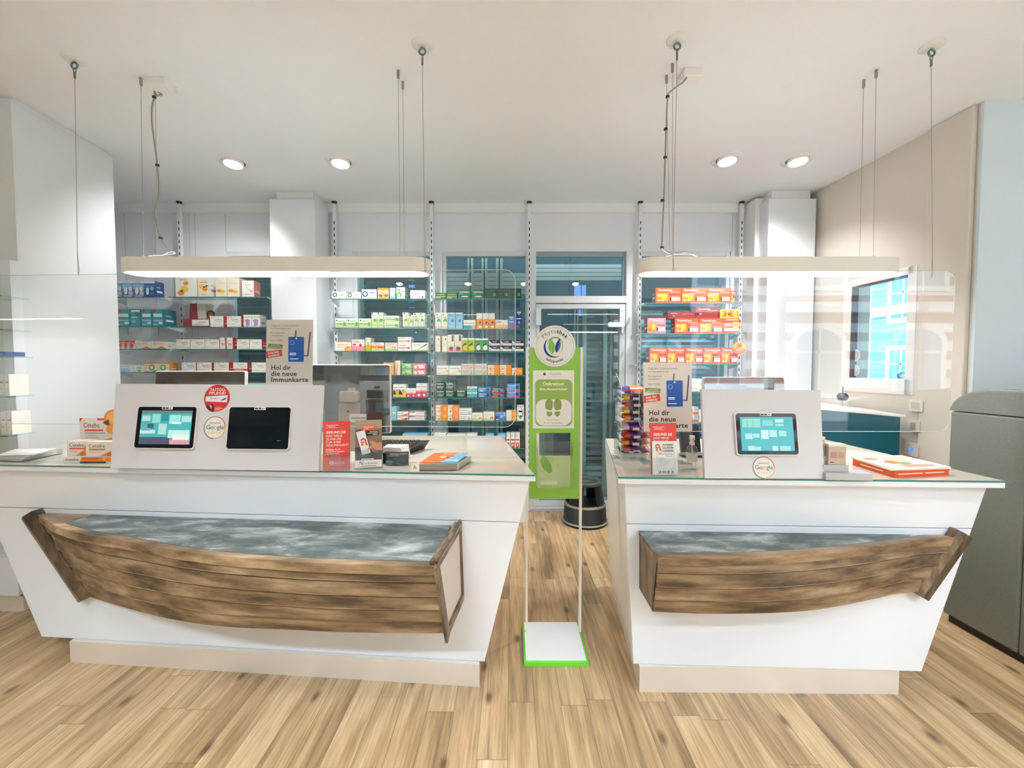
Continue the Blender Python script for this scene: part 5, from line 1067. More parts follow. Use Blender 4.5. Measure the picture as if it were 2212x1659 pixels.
SH(D_, 1, 710, 936, 1139, [(941, 954, 675.5, 1, 'whitegreen', 'tall white-green carton'), (954.5, 967.5, 675.5, 1, 'whitegreen', 'tall white-green carton'), (968.5, 984, 675.5, 1, 'sky', 'tall light blue carton'), (985, 1000, 675.5, 1, 'sky', 'tall light blue carton'), (1002, 1027.5, 691, 1, 'sinusit', 'low white and teal carton'), (1029.5, 1042.5, 676.5, 1, 'orangek', 'tall orange carton'), (1043, 1056, 676.5, 1, 'orangek', 'tall orange carton'), (1056.5, 1069, 676.5, 1, 'orangek', 'tall orange carton'), (1070, 1097, 691, 1, 'orangekh', 'low white and orange carton'), (1098, 1112, 683, 1, 'navyred', 'blue carton, red foot'), (1114, 1128, 672.5, 1, 'navydk', 'tallest dark blue carton')])
SH(D_, 2, 760, 936, 1138, [(941, 952, 726, 1, 'cream', 'tall cream carton'), (955, 967, 726, 1, 'cream', 'tall cream carton'), (967.5, 982, 723, 1, 'creamdk', 'cream carton, dark label'), (982.5, 998, 723, 1, 'creamdk', 'cream carton, dark label'), (998.5, 1011, 730.5, 1, 'yelgreen', 'yellow-green carton'), (1011.5, 1025.5, 730.5, 1, 'yelgreen', 'yellow-green carton'), (1026.5, 1040, 731, 1, 'green2', 'green carton'), (1040.5, 1055, 731, 1, 'green2', 'green carton'), (1056, 1080, 735.5, 2, 'acc', 'white carton, black corner'), (1081, 1105.5, 735.5, 2, 'acc', 'white carton, black corner'), (1106.5, 1131, 735.5, 2, 'acc', 'white carton, black corner')])
SH(D_, 3, 810, 936, 1138, [(943, 969.5, 789.5, 1, 'yswoosh', 'white carton, yellow swoosh'), (970, 996, 789.5, 1, 'yswoosh', 'white carton, yellow swoosh'), (996.5, 1023.5, 786, 2, 'beige', 'beige carton'), (1024.5, 1052, 786, 2, 'beige', 'beige carton'), (1053, 1078.5, 788.5, 2, 'orgcap', 'cream and orange carton'), (1079.5, 1104.5, 788.5, 2, 'orgcap', 'cream and orange carton'), (1105.5, 1129, 794.5, 1, 'orgcap2', 'single orange carton')])
SH(D_, 4, 859, 936, 1138, [(942, 961, 825, 2, 'ibu', 'dark green carton'), (962, 981, 825, 2, 'ibu', 'dark green carton'), (986, 1006, 841, 1, 'ibu', 'single dark green carton'), (1009, 1031, 835, 2, 'tealw', 'teal and white carton'), (1032.5, 1060, 837, 2, 'thoma', 'bright blue carton'), (1062.5, 1090, 837, 2, 'thomar', 'navy and orange carton'), (1095, 1123, 829, 2, 'thomap', 'blue and purple carton')])
SH(D_, 5, 909, 936, 1138, [(941, 966, 875.5, 2, 'orgcap2', 'cream and orange carton'), (966.5, 991, 875.5, 2, 'orgcap2', 'cream and orange carton'), (991.5, 1018.5, 882, 2, 'duro', 'white carton, purple ring'), (1019, 1043, 892, 1, 'duroo', 'white carton, orange dot'), (1044, 1068, 890, 1, 'duror', 'white carton, red dot'), (1070, 1092.5, 891, 1, 'bluesq', 'blue carton'), (1093.5, 1116, 887, 2, 'orgman', 'orange carton with figure'), (1117, 1132, 876, 1, 'face', 'white pouch with drawn face')])
SH(D_, 6, 968, 936, 1140, [(937, 963, 936, 1, 'flatw', 'flat white carton'), (964, 1006, 938, 1, 'flatw', 'wide flat white carton'), (1007, 1030, 937, 1, 'flatw', 'flat white carton'), (1048, 1066, 938, 1, 'flatb', 'flat light blue carton'), (1075, 1092, 938, 1, 'flatb', 'flat light blue carton'), (1093.5, 1102, 936, 1, 'volt', 'narrow white-red carton'), (1103, 1112, 936, 1, 'volt', 'narrow white-red carton'), (1113, 1123, 936, 1, 'volt', 'narrow white-red carton')])
SH(F_, 0, 654, 1386, 1604, [(1414, 1468.5, 622, 1, 'therma', 'orange heat-wrap carton'), (1469, 1523.5, 622, 1, 'therma', 'orange heat-wrap carton'), (1524, 1575.5, 622, 1, 'therma', 'orange heat-wrap carton'), (1576, 1583, 628, 1, 'therma', 'small orange carton', .03)])
SH(F_, 1, 720, 1375, 1600, [(1397, 1436.5, 687, 1, 'thermap', 'pink heat-wrap carton'), (1456, 1507.5, 688, 1, 'therma', 'orange heat-wrap carton'), (1508.5, 1559, 688, 1, 'therma', 'orange heat-wrap carton'), (1559.5, 1595, 688, 1, 'promo', 'orange display card with yellow price')])
# second layer on that shelf: dark red cartons standing on and behind the orange ones
zz1 = W(1106, 688, YF + .012).z
for a, b, t, l, yy in ((1441, 1501, 674, 'lower dark red carton on top of the orange cartons, bay right of door', .03), (1500, 1552, 662, 'taller dark red carton on top of the orange cartons, bay right of door', .03)):
    Y = YF + yy; o = carton((a - 1106) * Y / FPX, (b - 1106) * Y / FPX, Y, zz1 + 0.001, W(1106, t, Y).z, 0.13, 'thermad'); tag(o, l, 'medicine box', 'dark red cartons stacked on the orange ones')
Y = YF + .01; X0, X1 = (1553 - 1106) * Y / FPX, (1594 - 1106) * Y / FPX; zt = W(1106, 668, Y).z
m = MB(); f = XZ(X0, Y, zz1 + .001); w, h = X1 - X0, zt - zz1
m.prism([(0, 0), (w, .004), (w, h), (0, h - .004)], f, -0.004, 0, M((244, 186, 66), 0.45)); m.text('3\u20ac', f, w * .1, h * .2, h * .62, M((206, 86, 40), 0.4), 0.0006, bold=1, width=w * .66); m.text('!', f, w * .86, h * .2, h * .6, M((206, 86, 40), 0.4), 0.0006)
tag(m.build('price_card'), 'yellow price card reading three euro beside dark red cartons', 'price card')
SH(F_, 2, 786, 1372, 1598, [(1402, 1439.5, 751, 1, 'therma', 'orange heat-wrap carton'), (1440, 1478.5, 751, 1, 'therma', 'orange heat-wrap carton'), (1479, 1517.5, 751, 1, 'therma', 'orange heat-wrap carton'), (1518, 1556, 751, 1, 'therma', 'orange heat-wrap carton'), (1556.5, 1593, 751, 1, 'therma', 'orange heat-wrap carton')])
p = W(1598, 752, YF - 0.01); m = MB(); f = XZ(p.x, YF - 0.004, p.z); R = 0.066
m.prism([(R * math.cos(2 * math.pi * i / 28), R * math.sin(2 * math.pi * i / 28)) for i in range(28)], f, -0.002, 0, M((245, 176, 60), 0.45))
m.circ(f, 0, 0, R, 0.0005, M((236, 112, 78), 0.45), 18, None, math.pi * 1.06, math.pi * 1.94); m.text('3\u20ac', f, 0, R * .1, R * .55, M((214, 84, 40), 0.4), 0.001, 'c', 1); m.rect(f, -R * .5, R * .5, -R * .35, -R * .28, 0.001, M((250, 240, 230))); m.box(p.x - .05, p.x - .03, YF - 0.004, YF + .008, p.z - R * .6, p.z - R * .5, M((230, 230, 230)))
tag(m.build('shelf_talker'), 'round yellow and coral price tag at the end of the orange cartons', 'price tag')
SH(F_, 3, 846, 1372, 1598, [(1440, 1466, 832, 1, 'wsmall', 'white carton behind poster'), (1491, 1517.5, 818, 2, 'wsmall', 'white carton beside poster')])
SH(F_, 4, 912, 1372, 1598, [(1489, 1510, 879, 2, 'bluorg', 'white, blue and orange carton'), (1511, 1516, 885, 1, 'flatw', 'narrow white carton')])
# burgundy display tray with a child portrait
Y = YF + .02; z = W(1106, 706, YF).z; X0, X1 = (399 - 1106) * Y / FPX, (456 - 1106) * Y / FPX; r = T('display_tray', 'burgundy display tray with child portrait, second shelf, bay left of pillar', 'display', ((X0 + X1) / 2, Y, z)); f = XZ(X0, Y, z); w = X1 - X0; h = W(1106, 701 - 13, Y).z - z
BG = M((150, 40, 66), 0.4); m = MB(); m.prism([(0, 0), (w, 0), (w, h * .9), (0, h)], f, -0.004, 0, BG); m.rect(f, w * .34, w * .98, h * .15, h * .86, 0.001, cl('w')); m.rect(f, w * .38, w * .8, h * .3, h * .36, 0.0014, cl('P')); m.rect(f, w * .6, w * .85, h * .52, h * .6, 0.0014, cl('gy')); m.box(X0, X1, Y, Y + .12, z, z + .004, BG); m.box(X0, X0 + .003, Y, Y + .12, z, z + h, BG); m.box(X1 - .003, X1, Y, Y + .12, z, z + h * .9, BG); m.build('tray', r)
m = MB(); H2 = W(1106, 653, Y).z - z; f = XZ(X0, Y + .08, z); m.prism([(0, h), (w * .32, h), (w * .32, H2), (w * .05, H2)], f, -0.003, 0, BG); m.prism([(w * .34, h), (w * .66, h), (w * .62, H2 * .98), (w * .3, H2)], f, -0.003, 0, cl('be')); m.build('header_card', r)
m = MB(); cx, cz = w * .84, h + 0.05; m.circ(f, cx, cz, .042, 0.002, M((44, 26, 22), 0.6)); m.circ(f, cx, cz - .008, .026, 0.0026, M((170, 108, 78), 0.6), 20, .034); m.circ(f, cx, cz - .02, .012, 0.003, M((236, 230, 226), 0.5), 14, .006); m.circ(f, cx - .01, cz + .002, .003, 0.003, BLACK, 8); m.circ(f, cx + .01, cz + .002, .003, 0.003, BLACK, 8); m.rect(f, w * .68, w, h, h + .02, 0.001, M((170, 108, 78), 0.6)); lab(m.build('portrait', r), 'cut-out portrait of a laughing child')

# white skirting unit under the shelves
for a, b, l in ((720, 1142, 'low white base cabinet under the two middle shelf bays'), (250, 590, 'low white base cabinet under the left shelf bays'), (1376, 1600, 'low white base cabinet under the bay of orange packs')):
    m = MB(); m.box((a - 1106) * 4.12 / FPX, (b - 1106) * 4.12 / FPX, 4.12, 4.40, 0.0, 0.52, LAM); tag(m.build('base_cabinet', bevel=0.003), l, 'cabinet')

# shelving unit at the left edge of the picture
r = T('side_shelving', 'white shelving unit with glass shelves at the left edge', 'shelving', (-3.5, 2.6, 0))
p = W(22, 640, 2.62); ux = p.x
m = MB(); m.box(ux - 0.03, ux + 0.03, 2.60, 2.66, 0.1, W(20, 563, 2.62).z, LAM); m.build('upright', r)
m = MB(); m.box(ux - 0.9, ux + 0.04, 2.56, 2.71, 0.12, 0.36, LAM); m.build('drawer_base', r, bevel=0.003)
m = MB(); m.box(ux - 0.9, ux + 0.02, 2.60, 2.70, 0.0, 0.12, STEEL); m.build('plinth', r)
m = MB(); m.box(ux - 0.9, ux - 0.03, 2.69, 2.71, 0.36, 2.0, M((226, 224, 220), 0.5)); m.build('back_panel', r)
zs_ = [W(10, y, 2.5).z for y in (640, 712, 770, 855, 938, 1000)]
for k, z in enumerate(zs_):
    m = MB(); m.box(ux - 0.9, -2.985, 2.45, 2.60, z - 0.008, z, M_SHELFGL); m.box(ux - 0.9, -2.985, 2.448, 2.45, z - 0.008, z, M_GEDGE); m.build('glass_shelf_plate', r)
for k, (z, x0, x1, h, c, l) in enumerate(((3, -3, 8, .13, 'w', 'white'), (3, 9, 19, .13, 'w', 'second white'), (4, -2, 9, .14, 'w', 'tall pale'), (4, 10, 21, .14, 'w', 'second tall pale'), (2, -2, 14, .028, 'B', 'flat blue'), (5, -4, 16, .05, 'R', 'red and white'))):
    zz = zs_[z]; xa, xb = (x0 - 1106) * 2.48 / FPX, (x1 - 1106) * 2.48 / FPX; m = MB(); m.box(xa, xb, 2.48, 2.58, zz + .0005, zz + h, cl(c)); f = XZ(xa, 2.48, zz); m.rect(f, .004, xb - xa - .004, h * .6, h * .66, .0006, cl('gy')); m.rect(f, .004, (xb - xa) * .6, h * .3, h * .34, .0006, cl('be'))
    tag(m.build('medicine_box'), l + ' carton on the shelving at the left edge, %s' % ('behind papers' if z == 5 else ('upper shelf' if z == 2 else ('middle shelf' if z == 3 else 'lower shelf'))), 'medicine box')
# ------------------------------------------------------------------ things on the counters
def tilted(pa, pb, deg):
    """frame standing on the counter along pa-pb, leaning back by deg"""
    u = (pb - pa).normalized(); back = V((-u.y, u.x, 0))
    if back.y < 0: back = -back
    a = math.radians(deg); return Fr(pa, u, V((0, 0, math.cos(a))) + back * math.sin(a))
def ppoly(f, pts): return [f.px(*p) for p in pts]
class Sub:
    """maps a drawing (x right, y down) onto a rectangle of a frame"""
    def __init__(s, f, a0, b1, k): s.f, s.a0, s.b1, s.k = f, a0, b1, k
    def P(s, x, y): return (s.a0 + x * s.k, s.b1 - y * s.k)
    def rect(s, m, x0, y0, x1, y1, c, mat): a, b = s.P(x0, y1); a2, b2 = s.P(x1, y0); m.rect(s.f, a, a2, b, b2, c, mat)
    def poly(s, m, pts, c, mat): m.flat([s.P(*p) for p in pts], s.f, c, mat)
    def text(s, m, t, x, y, h, mat, c=0.0012, **k):
        a, b = s.P(x, y)
        if 'width' in k: k['width'] *= s.k
        if 'wmax' in k: k['wmax'] *= s.k
        m.text(t, s.f, a, b, h * s.k, mat, c, **k)
INK = M((36, 36, 44), 0.5); GRT = M((110, 106, 104), 0.5); RED = M((214, 58, 52), 0.35); REDL = M((222, 66, 54), 0.35)
def tablet(f, box, label, on, group='tablets set into the white display boards'):
    x0, y0, x1, y1 = box; P = ppoly(f, [(x0, y1), (x1, y1), (x1, y0), (x0, y0)]); a0 = (P[0][0] + P[3][0]) / 2; a1 = (P[1][0] + P[2][0]) / 2; b0 = (P[0][1] + P[1][1]) / 2; b1 = (P[2][1] + P[3][1]) / 2
    r = T('tablet_computer', label, 'tablet', f.p((a0 + a1) / 2, b0), group); w, h = a1 - a0, b1 - b0
    m = MB(); m.prism(rrect(a0, a1, b0, b1, 0.016), f, 0.0005, 0.011, M((224, 224, 222), 0.3)); lab(m.build('casing', r), 'pale silver rim')
    m = MB(); e = 0.005; m.flat(rrect(a0 + e, a1 - e, b0 + e, b1 - e, 0.013), f, 0.0116, M((8, 14, 22), 0.06)); lab(m.build('cover_glass', r), 'black glossy glass')
    m = MB(); sa0, sa1, sb0, sb1 = a0 + w * .085, a1 - w * .075, b0 + h * .11, b1 - h * .11
    if on:
        S = Sub(f, sa0, sb1, (sa1 - sa0) / 100.0); H = (sb1 - sb0) / S.k; em = 0.35
        if on == 1:
            m.rect(f, sa0, sa1, sb0, sb1, 0.012, M((70, 158, 164), 0.2, emit=em))
            for x, y, a, b, c in ((0, 0, 100, 7, (90, 110, 116)), (2, 12, 18, 24, (150, 196, 200)), (22, 8, 38, 28, (120, 190, 194)), (40, 6, 54, 24, (24, 132, 140)), (56, 10, 78, 30, (130, 204, 204)), (80, 12, 99, 26, (150, 200, 204)), (4, 34, 20, 46, (100, 150, 168)), (14, 30, 26, 40, (30, 88, 110)), (36, 30, 52, 54, (150, 196, 200)), (62, 26, 80, 30, (210, 236, 238)), (0, 44, 30, 52, (176, 206, 210)), (56, 44, 98, 62, (170, 210, 208)), (66, 54, 98, 66, (200, 214, 214)), (0, 60, 60, 76, (66, 74, 96)), (60, 66, 98, 76, (196, 138, 154))): S.rect(m, x, y * H / 76, a, min(b * H / 76, H), 0.0122 + 0.00001 * x, M(c, 0.3, emit=em))
        else:
            m.rect(f, sa0, sa1, sb0, sb1, 0.012, M((64, 160, 168), 0.2, emit=em))
            for x, y, a, b, c in ((4, 5, 38, 30, (124, 190, 186)), (13, 6, 14, 30, (80, 160, 164)), (24, 6, 25, 30, (80, 160, 164)), (42, 9, 62, 26, (110, 184, 188)), (66, 6, 82, 16, (160, 210, 212)), (66, 20, 82, 26, (130, 196, 200)), (8, 48, 22, 64, (150, 200, 206)), (23, 48, 35, 60, (140, 196, 202)), (38, 38, 52, 64, (166, 206, 210)), (53, 38, 68, 58, (150, 196, 202)), (72, 40, 86, 56, (140, 196, 198)), (12, 84, 24, 98, (150, 200, 206)), (24, 86, 36, 98, (140, 192, 196)), (58, 84, 68, 98, (160, 210, 214)), (72, 84, 92, 98, (140, 196, 200))): S.rect(m, x, y * H / 98, a, min(b * H / 98, H), 0.0122 + 0.00001 * x, M(c, 0.3, emit=em))
        lab(m.build('screen', r), 'lit teal screen showing boxes')
    else:
        m.rect(f, sa0, sa1, sb0, sb1, 0.012, M((10, 20, 30), 0.08)); m.rect(f, sa1 - w * .12, sa1 - w * .06, sb0 + h * .1, sb0 + h * .115, 0.0123, M((70, 130, 140), 0.4)); lab(m.build('screen', r), 'dark screen')
    m = MB(); cx = a0 + w * .5; m.rect(f, cx - w * .09, cx + w * .09, b1 - h * .085, b1 - h * .02, 0.0122, M((236, 236, 232), 0.5)); m.rect(f, cx - w * .08, cx - w * .03, b1 - h * .07, b1 - h * .035, 0.0124, INK); m.rect(f, cx - w * .02, cx + w * .02, b1 - h * .07, b1 - h * .035, 0.0124, INK); m.rect(f, cx + w * .03, cx + w * .07, b1 - h * .06, b1 - h * .045, 0.0124, INK); lab(m.build('barcode_label', r), 'small white label with black marks')
def google(m, f, cx, cy, r, cc=0.0012):
    m.circ(f, cx, cy, r, 0.0006, M((232, 228, 222), 0.4), 36)
    for t0, t1, c in ((-1.6, 0.0, (214, 180, 110)), (0.0, 1.6, (176, 66, 52)), (1.6, 3.3, (90, 90, 130)), (3.3, 4.7, (70, 110, 90))): m.ring(f, cx, cy, r * .925, r * .99, cc, M(c, 0.4), 14, t0, t1)
    m.text('Bewerten Sie uns auf', f, cx, cy + r * .36, r * .075, INK, cc, 'c', 1, wmax=r * 1.4)
    x = cx - r * .8
    for ch, c in zip('Google', ((90, 90, 110), (110, 100, 90), (214, 190, 170), (80, 110, 140), (80, 100, 90), (120, 90, 80))):
        g = _GL[(0, ch)][2] * r * .40 / .69; m.text(ch, f, x, cy - r * .16, r * .40, M(c, 0.4), cc); x += g * .96
    for i in range(5):
        a, b, q = cx - r * .5 + i * r * .25, cy - r * .46, r * .09; m.flat([(a + (q if j % 2 == 0 else q * .45) * math.cos(math.pi / 2 + j * math.pi / 5), b + (q if j % 2 == 0 else q * .45) * math.sin(math.pi / 2 + j * math.pi / 5)) for j in range(10)], f, cc, M((222, 190, 120), 0.4))
BOARD = M((212, 213, 218), 0.35)
def board(label, pa, pb, top, deg):
    f = tilted(FL(*pa, ZT), FL(*pb, ZT), deg); P = [(0.0, 0.001), ((FL(*pb, ZT) - FL(*pa, ZT)).length, 0.001)] + ppoly(f, [top[1], top[0]])
    r = T('tablet_board', label, 'display board', f.o, 'white display boards with tablets'); m = MB(); m.prism(P, f, -0.02, 0, BOARD); m.build('board', r, bevel=0.001)
    m = MB(); w = P[1][0]
    for a in (0.12, w - 0.14):
        b0 = f.p(a, 0.0, -0.021); up = f.p(a, 0.33, -0.021); ft = V((b0.x, b0.y, ZT)) + V((f.n.x, f.n.y, 0)).normalized() * -0.16; m2 = MB(); m2.hexa([V((b0.x, b0.y, ZT)), ft, up, b0 + V((0, 0, .01))][0:3], [p + f.u * 0.02 for p in (V((b0.x, b0.y, ZT)), ft, up)], BOARD); m2.build('support', r)
    return r, f
rB, fB = board('large white display board with two tablets on the left counter', (238, 1012), (688, 1018.5), ((250, 829), (697, 832)), 9)
tablet(fB, (297, 877, 427, 970), 'left of two tablets on large board, its teal screen lit', 1)
tablet(fB, (494, 878, 630, 972), 'dark switched-off tablet, right one on large board', 0)
m = MB(); cx, cy = fB.px(469, 860); R = fB.px(498, 860)[0] - cx; m.circ(fB, cx, cy, R, 0.0006, M((236, 232, 230), 0.4), 40); m.circ(fB, cx, cy, R * .97, 0.001, M((206, 44, 48), 0.35), 40)
S = Sub(fB, cx - R, cy + R, R / 380.0)   # drawing units of the zoomed sticker, 760 wide
S.text(m, 'TATTOO-', 165, 190, 74, M((250, 240, 235), 0.4), 0.0014, bold=1, width=455); S.text(m, 'PFLEGE?', 140, 282, 74, M((250, 240, 235), 0.4), 0.0014, bold=1, width=490)
S.poly(m, [(62, 470), (668, 495), (684, 300), (58, 335)], 0.0012, M((226, 226, 236), 0.4)); S.text(m, 'Tyrosur', 180, 405, 44, M((170, 60, 60), 0.4), 0.0016, width=240, slant=.1)
S.poly(m, [(470, 440), (640, 360), (640, 410), (560, 440)], 0.0016, M((24, 92, 170), 0.4)); S.poly(m, [(90, 620), (160, 700), (240, 745), (330, 755), (310, 560), (240, 530), (180, 600), (110, 560)], 0.0013, M((84, 40, 40), 0.5)); S.poly(m, [(190, 600), (230, 560), (270, 600), (240, 680)], 0.0016, M((216, 150, 130), 0.5))
for y in (620, 650, 680, 705): S.rect(m, 350, y, 350 + (210 if y == 650 else 150), y + (24 if y == 650 else 12), 0.0015, M((240, 170, 160), 0.5))
lab(m.build('red_sticker', rB), 'round red sticker with a tube of ointment')
m = MB(); cx, cy = fB.px(464, 923.5); R = fB.px(487.5, 923.5)[0] - cx; google(m, fB, cx, cy, R); lab(m.build('rating_sticker', rB), 'round white rating sticker with coloured ring')
rB2, fB2 = board('smaller white display board with one tablet on the right counter', (1522.5, 1034), (1781, 1035), ((1516, 840), (1772, 843)), 9)
tablet(fB2, (1586, 891, 1721, 984), 'tablet with lit teal screen on the smaller board, right counter', 2)
m = MB(); cx, cy = fB2.px(1649.5, 1010); R = fB2.px(1673.5, 1010)[0] - cx; google(m, fB2, cx, cy, R); lab(m.build('rating_sticker', rB2), 'round white rating sticker with coloured ring')

# posters in acrylic stands
PAPER = M((226, 216, 206), 0.4)
def immun(label, x0, y0, x1, y1, Y, yaw=0.0):
    f = Fr(W((x0 + x1) / 2, 1000, Y) * V((1, 1, 0)) .x * V((1, 0, 0)) + V((0, Y, ZT)), (math.cos(yaw), math.sin(yaw), 0), (0, 0.06, 1)); f.v = V((0, 0.06, 1)).normalized(); f.n = f.u.cross(f.v).normalized()
    a0, b1 = f.px(x0, y0); a1, b0 = f.px(x1, y1); r = T('poster_stand', label, 'poster', f.p((a0 + a1) / 2, 0), 'vaccination card posters')
    zb = 0.0; m = MB(); m.prism([(a0, b0), (a1, b0), (a1, b1), (a0, b1)], f, 0, 0.0008, PAPER)
    k = (a1 - a0) / 1030.0; S = Sub(f, a0, b1, k); c = 0.0011; G = GRT
    for t, y, w in (('Digitaler Impfnachweis', 145, 625), ('im Kartenformat', 210, 440), ('Europaweit', 305, 300), ('akzeptiert', 365, 270), ('Nur 9,90\u20ac', 475, 255)): S.text(m, t, 100, y, 38, G, c, width=w)
    for t, y, w in (('Hol dir', 1105, 440), ('die neue', 1240, 580), ('Immunkarte', 1372, 835)): S.text(m, t, 110, y, 100, M((38, 42, 58), 0.5), c, bold=1, width=w)
    S.poly(m, [(35, 625), (358, 642), (365, 550), (42, 530)], c, M((120, 150, 70), 0.4)); S.text(m, 'auch zum', 110, 578, 20, WT, c + .0004, bold=1, width=190); S.text(m, 'Mitnehmen', 60, 615, 20, WT, c + .0004, bold=1, width=270)
    S.poly(m, [(8, 852), (362, 800), (340, 655), (0, 705)], c + .0002, M((226, 72, 40), 0.4)); S.text(m, 'Jetzt hier', 50, 762, 44, WT, c + .0006, bold=1, width=240, rot=.14); S.text(m, 'erh\u00e4ltlich!', 55, 825, 44, WT, c + .0006, bold=1, width=250, rot=.14)
    BLU = M((30, 92, 180), 0.35); Lc = M((78, 66, 120), 0.4)
    for q in ([(625, 400), (650, 400), (668, 235), (640, 232)], [(905, 800), (935, 810), (985, 270), (955, 265)], [(835, 780), (920, 790), (915, 812), (835, 805)]): S.poly(m, q, c, Lc)
    a, b = S.P(490, 930); a2, b2 = S.P(836, 378); m.flat(rrect(a, a2, b, b2, 18 * k), f, c + .0003, BLU)
    a, b = S.P(664, 415); m.circ(f, a, b, 20 * k, c + .0006, WT, 16); a, b = S.P(572, 508)
    for i in range(12): m.circ(f, a + 46 * k * math.cos(i * math.pi / 6), b + 46 * k * math.sin(i * math.pi / 6), 7 * k, c + .0006, WT, 6)
    for q in ((525, 730, 665, 750), (525, 762, 665, 782), (525, 858, 710, 876)): S.rect(m, *q, c + .0006, WT)
    lab(m.build('poster', r), 'cream poster with a blue card and dark lettering')
    m = MB(); m.prism([(a0 - .003, zb + 0.001), (a1 + .003, zb + 0.001), (a1 + .003, b1 + .003), (a0 - .003, b1 + .003)], f, -0.004, -0.001, M_ACRYL)
    m.hexa([f.p(a0, zb + .001, 0), f.p(a1, zb + .001, 0), f.p(a1, zb + .001, 0) + V((0, .09, 0)), f.p(a0, zb + .001, 0) + V((0, .09, 0))], [p + V((0, 0, .003)) for p in (f.p(a0, zb + .001, 0), f.p(a1, zb + .001, 0), f.p(a1, zb + .001, 0) + V((0, .09, 0)), f.p(a0, zb + .001, 0) + V((0, .09, 0)))], M_ACRYL); m.build('acrylic_holder', r)
immun('card poster behind the large board, left of the dark monitor', 576, 691, 675, 835, 2.42)
immun('card poster on the right counter between candy rack and board', 1389, 783, 1495, 932, 2.16, 0.03)

# leaflets in holders at the counter front
def holder(m, f, a0, a1, b, h, d=0.025):
    m.prism([(a0 - .004, b), (a1 + .004, b), (a1 + .004, h), (a0 - .004, h)], f, d, d + .0025, M_ACRYL); m.prism([(a0 - .004, b), (a1 + .004, b), (a1 + .004, b + .003), (a0 - .004, b + .003)], f, -.004, d, M_ACRYL); m.prism([(a0 - .004, b), (a1 + .004, b), (a1 + .004, h * 1.5), (a0 - .004, h * 1.5)], f, -.007, -.0045, M_ACRYL)
def quadframe(px_bl, px_br, px_tl, deg):
    f = tilted(FL(*px_bl, ZT), FL(*px_br, ZT), deg); w = (FL(*px_br, ZT) - FL(*px_bl, ZT)).length; h = f.px(*px_tl)[1]; return f, w, h
def gesund(f, w, h, label, cut=1.0, full=True):
    r = T('leaflet_holder', label, 'leaflet', f.p(w / 2, 0), 'leaflets in clear holders'); m = MB(); m.prism([(0, .004), (w, .004), (w, h), (0, h)], f, -0.003, 0.002, REDL)
    S = Sub(f, 0, h, w / 390.0); c = 0.0024; S.rect(m, 40, 55, 210, 62, c, WT); S.rect(m, 60, 78, 175, 84, c, WT); S.rect(m, 40, 96, 210, 99, c, WT)
    S.text(m, 'GESUND.DE', 42, 185, 36, WT, c, bold=1, width=285)
    for i, (t, wd) in enumerate((('DAS NEUE', 235), ('ZUHAUSE', 222), ('F\u00dcR IHRE', 215), ('GESUNDHEIT!', 325))): S.text(m, t, 42, 238 + 47 * i, 32, WT, c, width=wd)
    if full:
        for i, (t, wd) in enumerate((('Entdecken Sie die', 210), ('Vorteile Ihrer Apotheke', 270), ('jetzt auch online.', 200))): S.text(m, t, 42, 440 + 32 * i, 20, WT, c, bold=1, width=wd)
        S.rect(m, 42, 405, 110, 407, c, WT); a, b = S.P(95, 660); a2, b2 = S.P(160, 600); m.flat(rrect(a, a2, b, b2, .006), f, c, M((240, 200, 196), 0.4)); S.text(m, 'i', 120, 650, 36, REDL, c + .0005, bold=1); S.text(m, 'Gemeinsam ist', 172, 622, 14, WT, c, width=140); S.text(m, 'gesund.de', 172, 650, 22, WT, c, bold=1, width=140)
    lab(m.build('leaflet', r), 'red leaflet with white lettering'); return r
f, w, h = quadframe((697, 1019), (756, 1016), (692, 911), 8)
r = gesund(f, w, h, 'red leaflet in a clear holder right of the large board'); m = MB(); holder(m, f, 0, w, 0.0, h * .36, 0.008); m.build('clear_holder', r)
f, w, h = quadframe((767, 1013), (825, 1010), (769, 908), 8)
r = T('leaflet_holder', 'brown leaflet picturing a phone held in a hand, clear holder', 'leaflet', f.p(w / 2, 0), 'leaflets in clear holders')
m = MB(); m.prism([(0, .004), (w, .004), (w, h), (0, h)], f, -0.004, 0.002, M((134, 108, 88), 0.4)); S = Sub(f, 0, h, w / 360.0); c = 0.0024
S.rect(m, 0, 380, 360, 640, c, M((72, 56, 48), 0.5)); S.rect(m, 0, 0, 360, 120, c, M((168, 148, 130), 0.5))
a, b = S.P(100, 140); a2, b2 = S.P(280, 75); m.flat(rrect(a, a2, b, b2, .004), f, c + .0006, M((232, 88, 40), 0.4)); S.poly(m, [(120, 140), (150, 140), (135, 165)], c + .0006, M((232, 88, 40), 0.4)); S.text(m, 'Das E-Rezept', 112, 105, 18, WT, c + .001, bold=1, width=140); S.text(m, 'kommt.', 112, 130, 16, WT, c + .001, bold=1, width=70)
S.poly(m, [(0, 160), (130, 130), (220, 470), (90, 500)], c + .0004, BLACK); S.poly(m, [(8, 168), (124, 140), (210, 462), (96, 490)], c + .0008, M((232, 236, 244), 0.3))
a, b = S.P(150, 225); a2, b2 = S.P(320, 150); m.flat(rrect(a, a2, b, b2, .003), f, c + .001, M((36, 40, 52), 0.4)); S.text(m, 'Die Beratung', 200, 172, 13, WT, c + .0014, bold=1, width=105); S.text(m, 'in Ihrer Apotheke', 170, 194, 13, WT, c + .0014, bold=1, width=135); S.text(m, 'bleibt', 240, 216, 13, WT, c + .0014, bold=1, width=60)
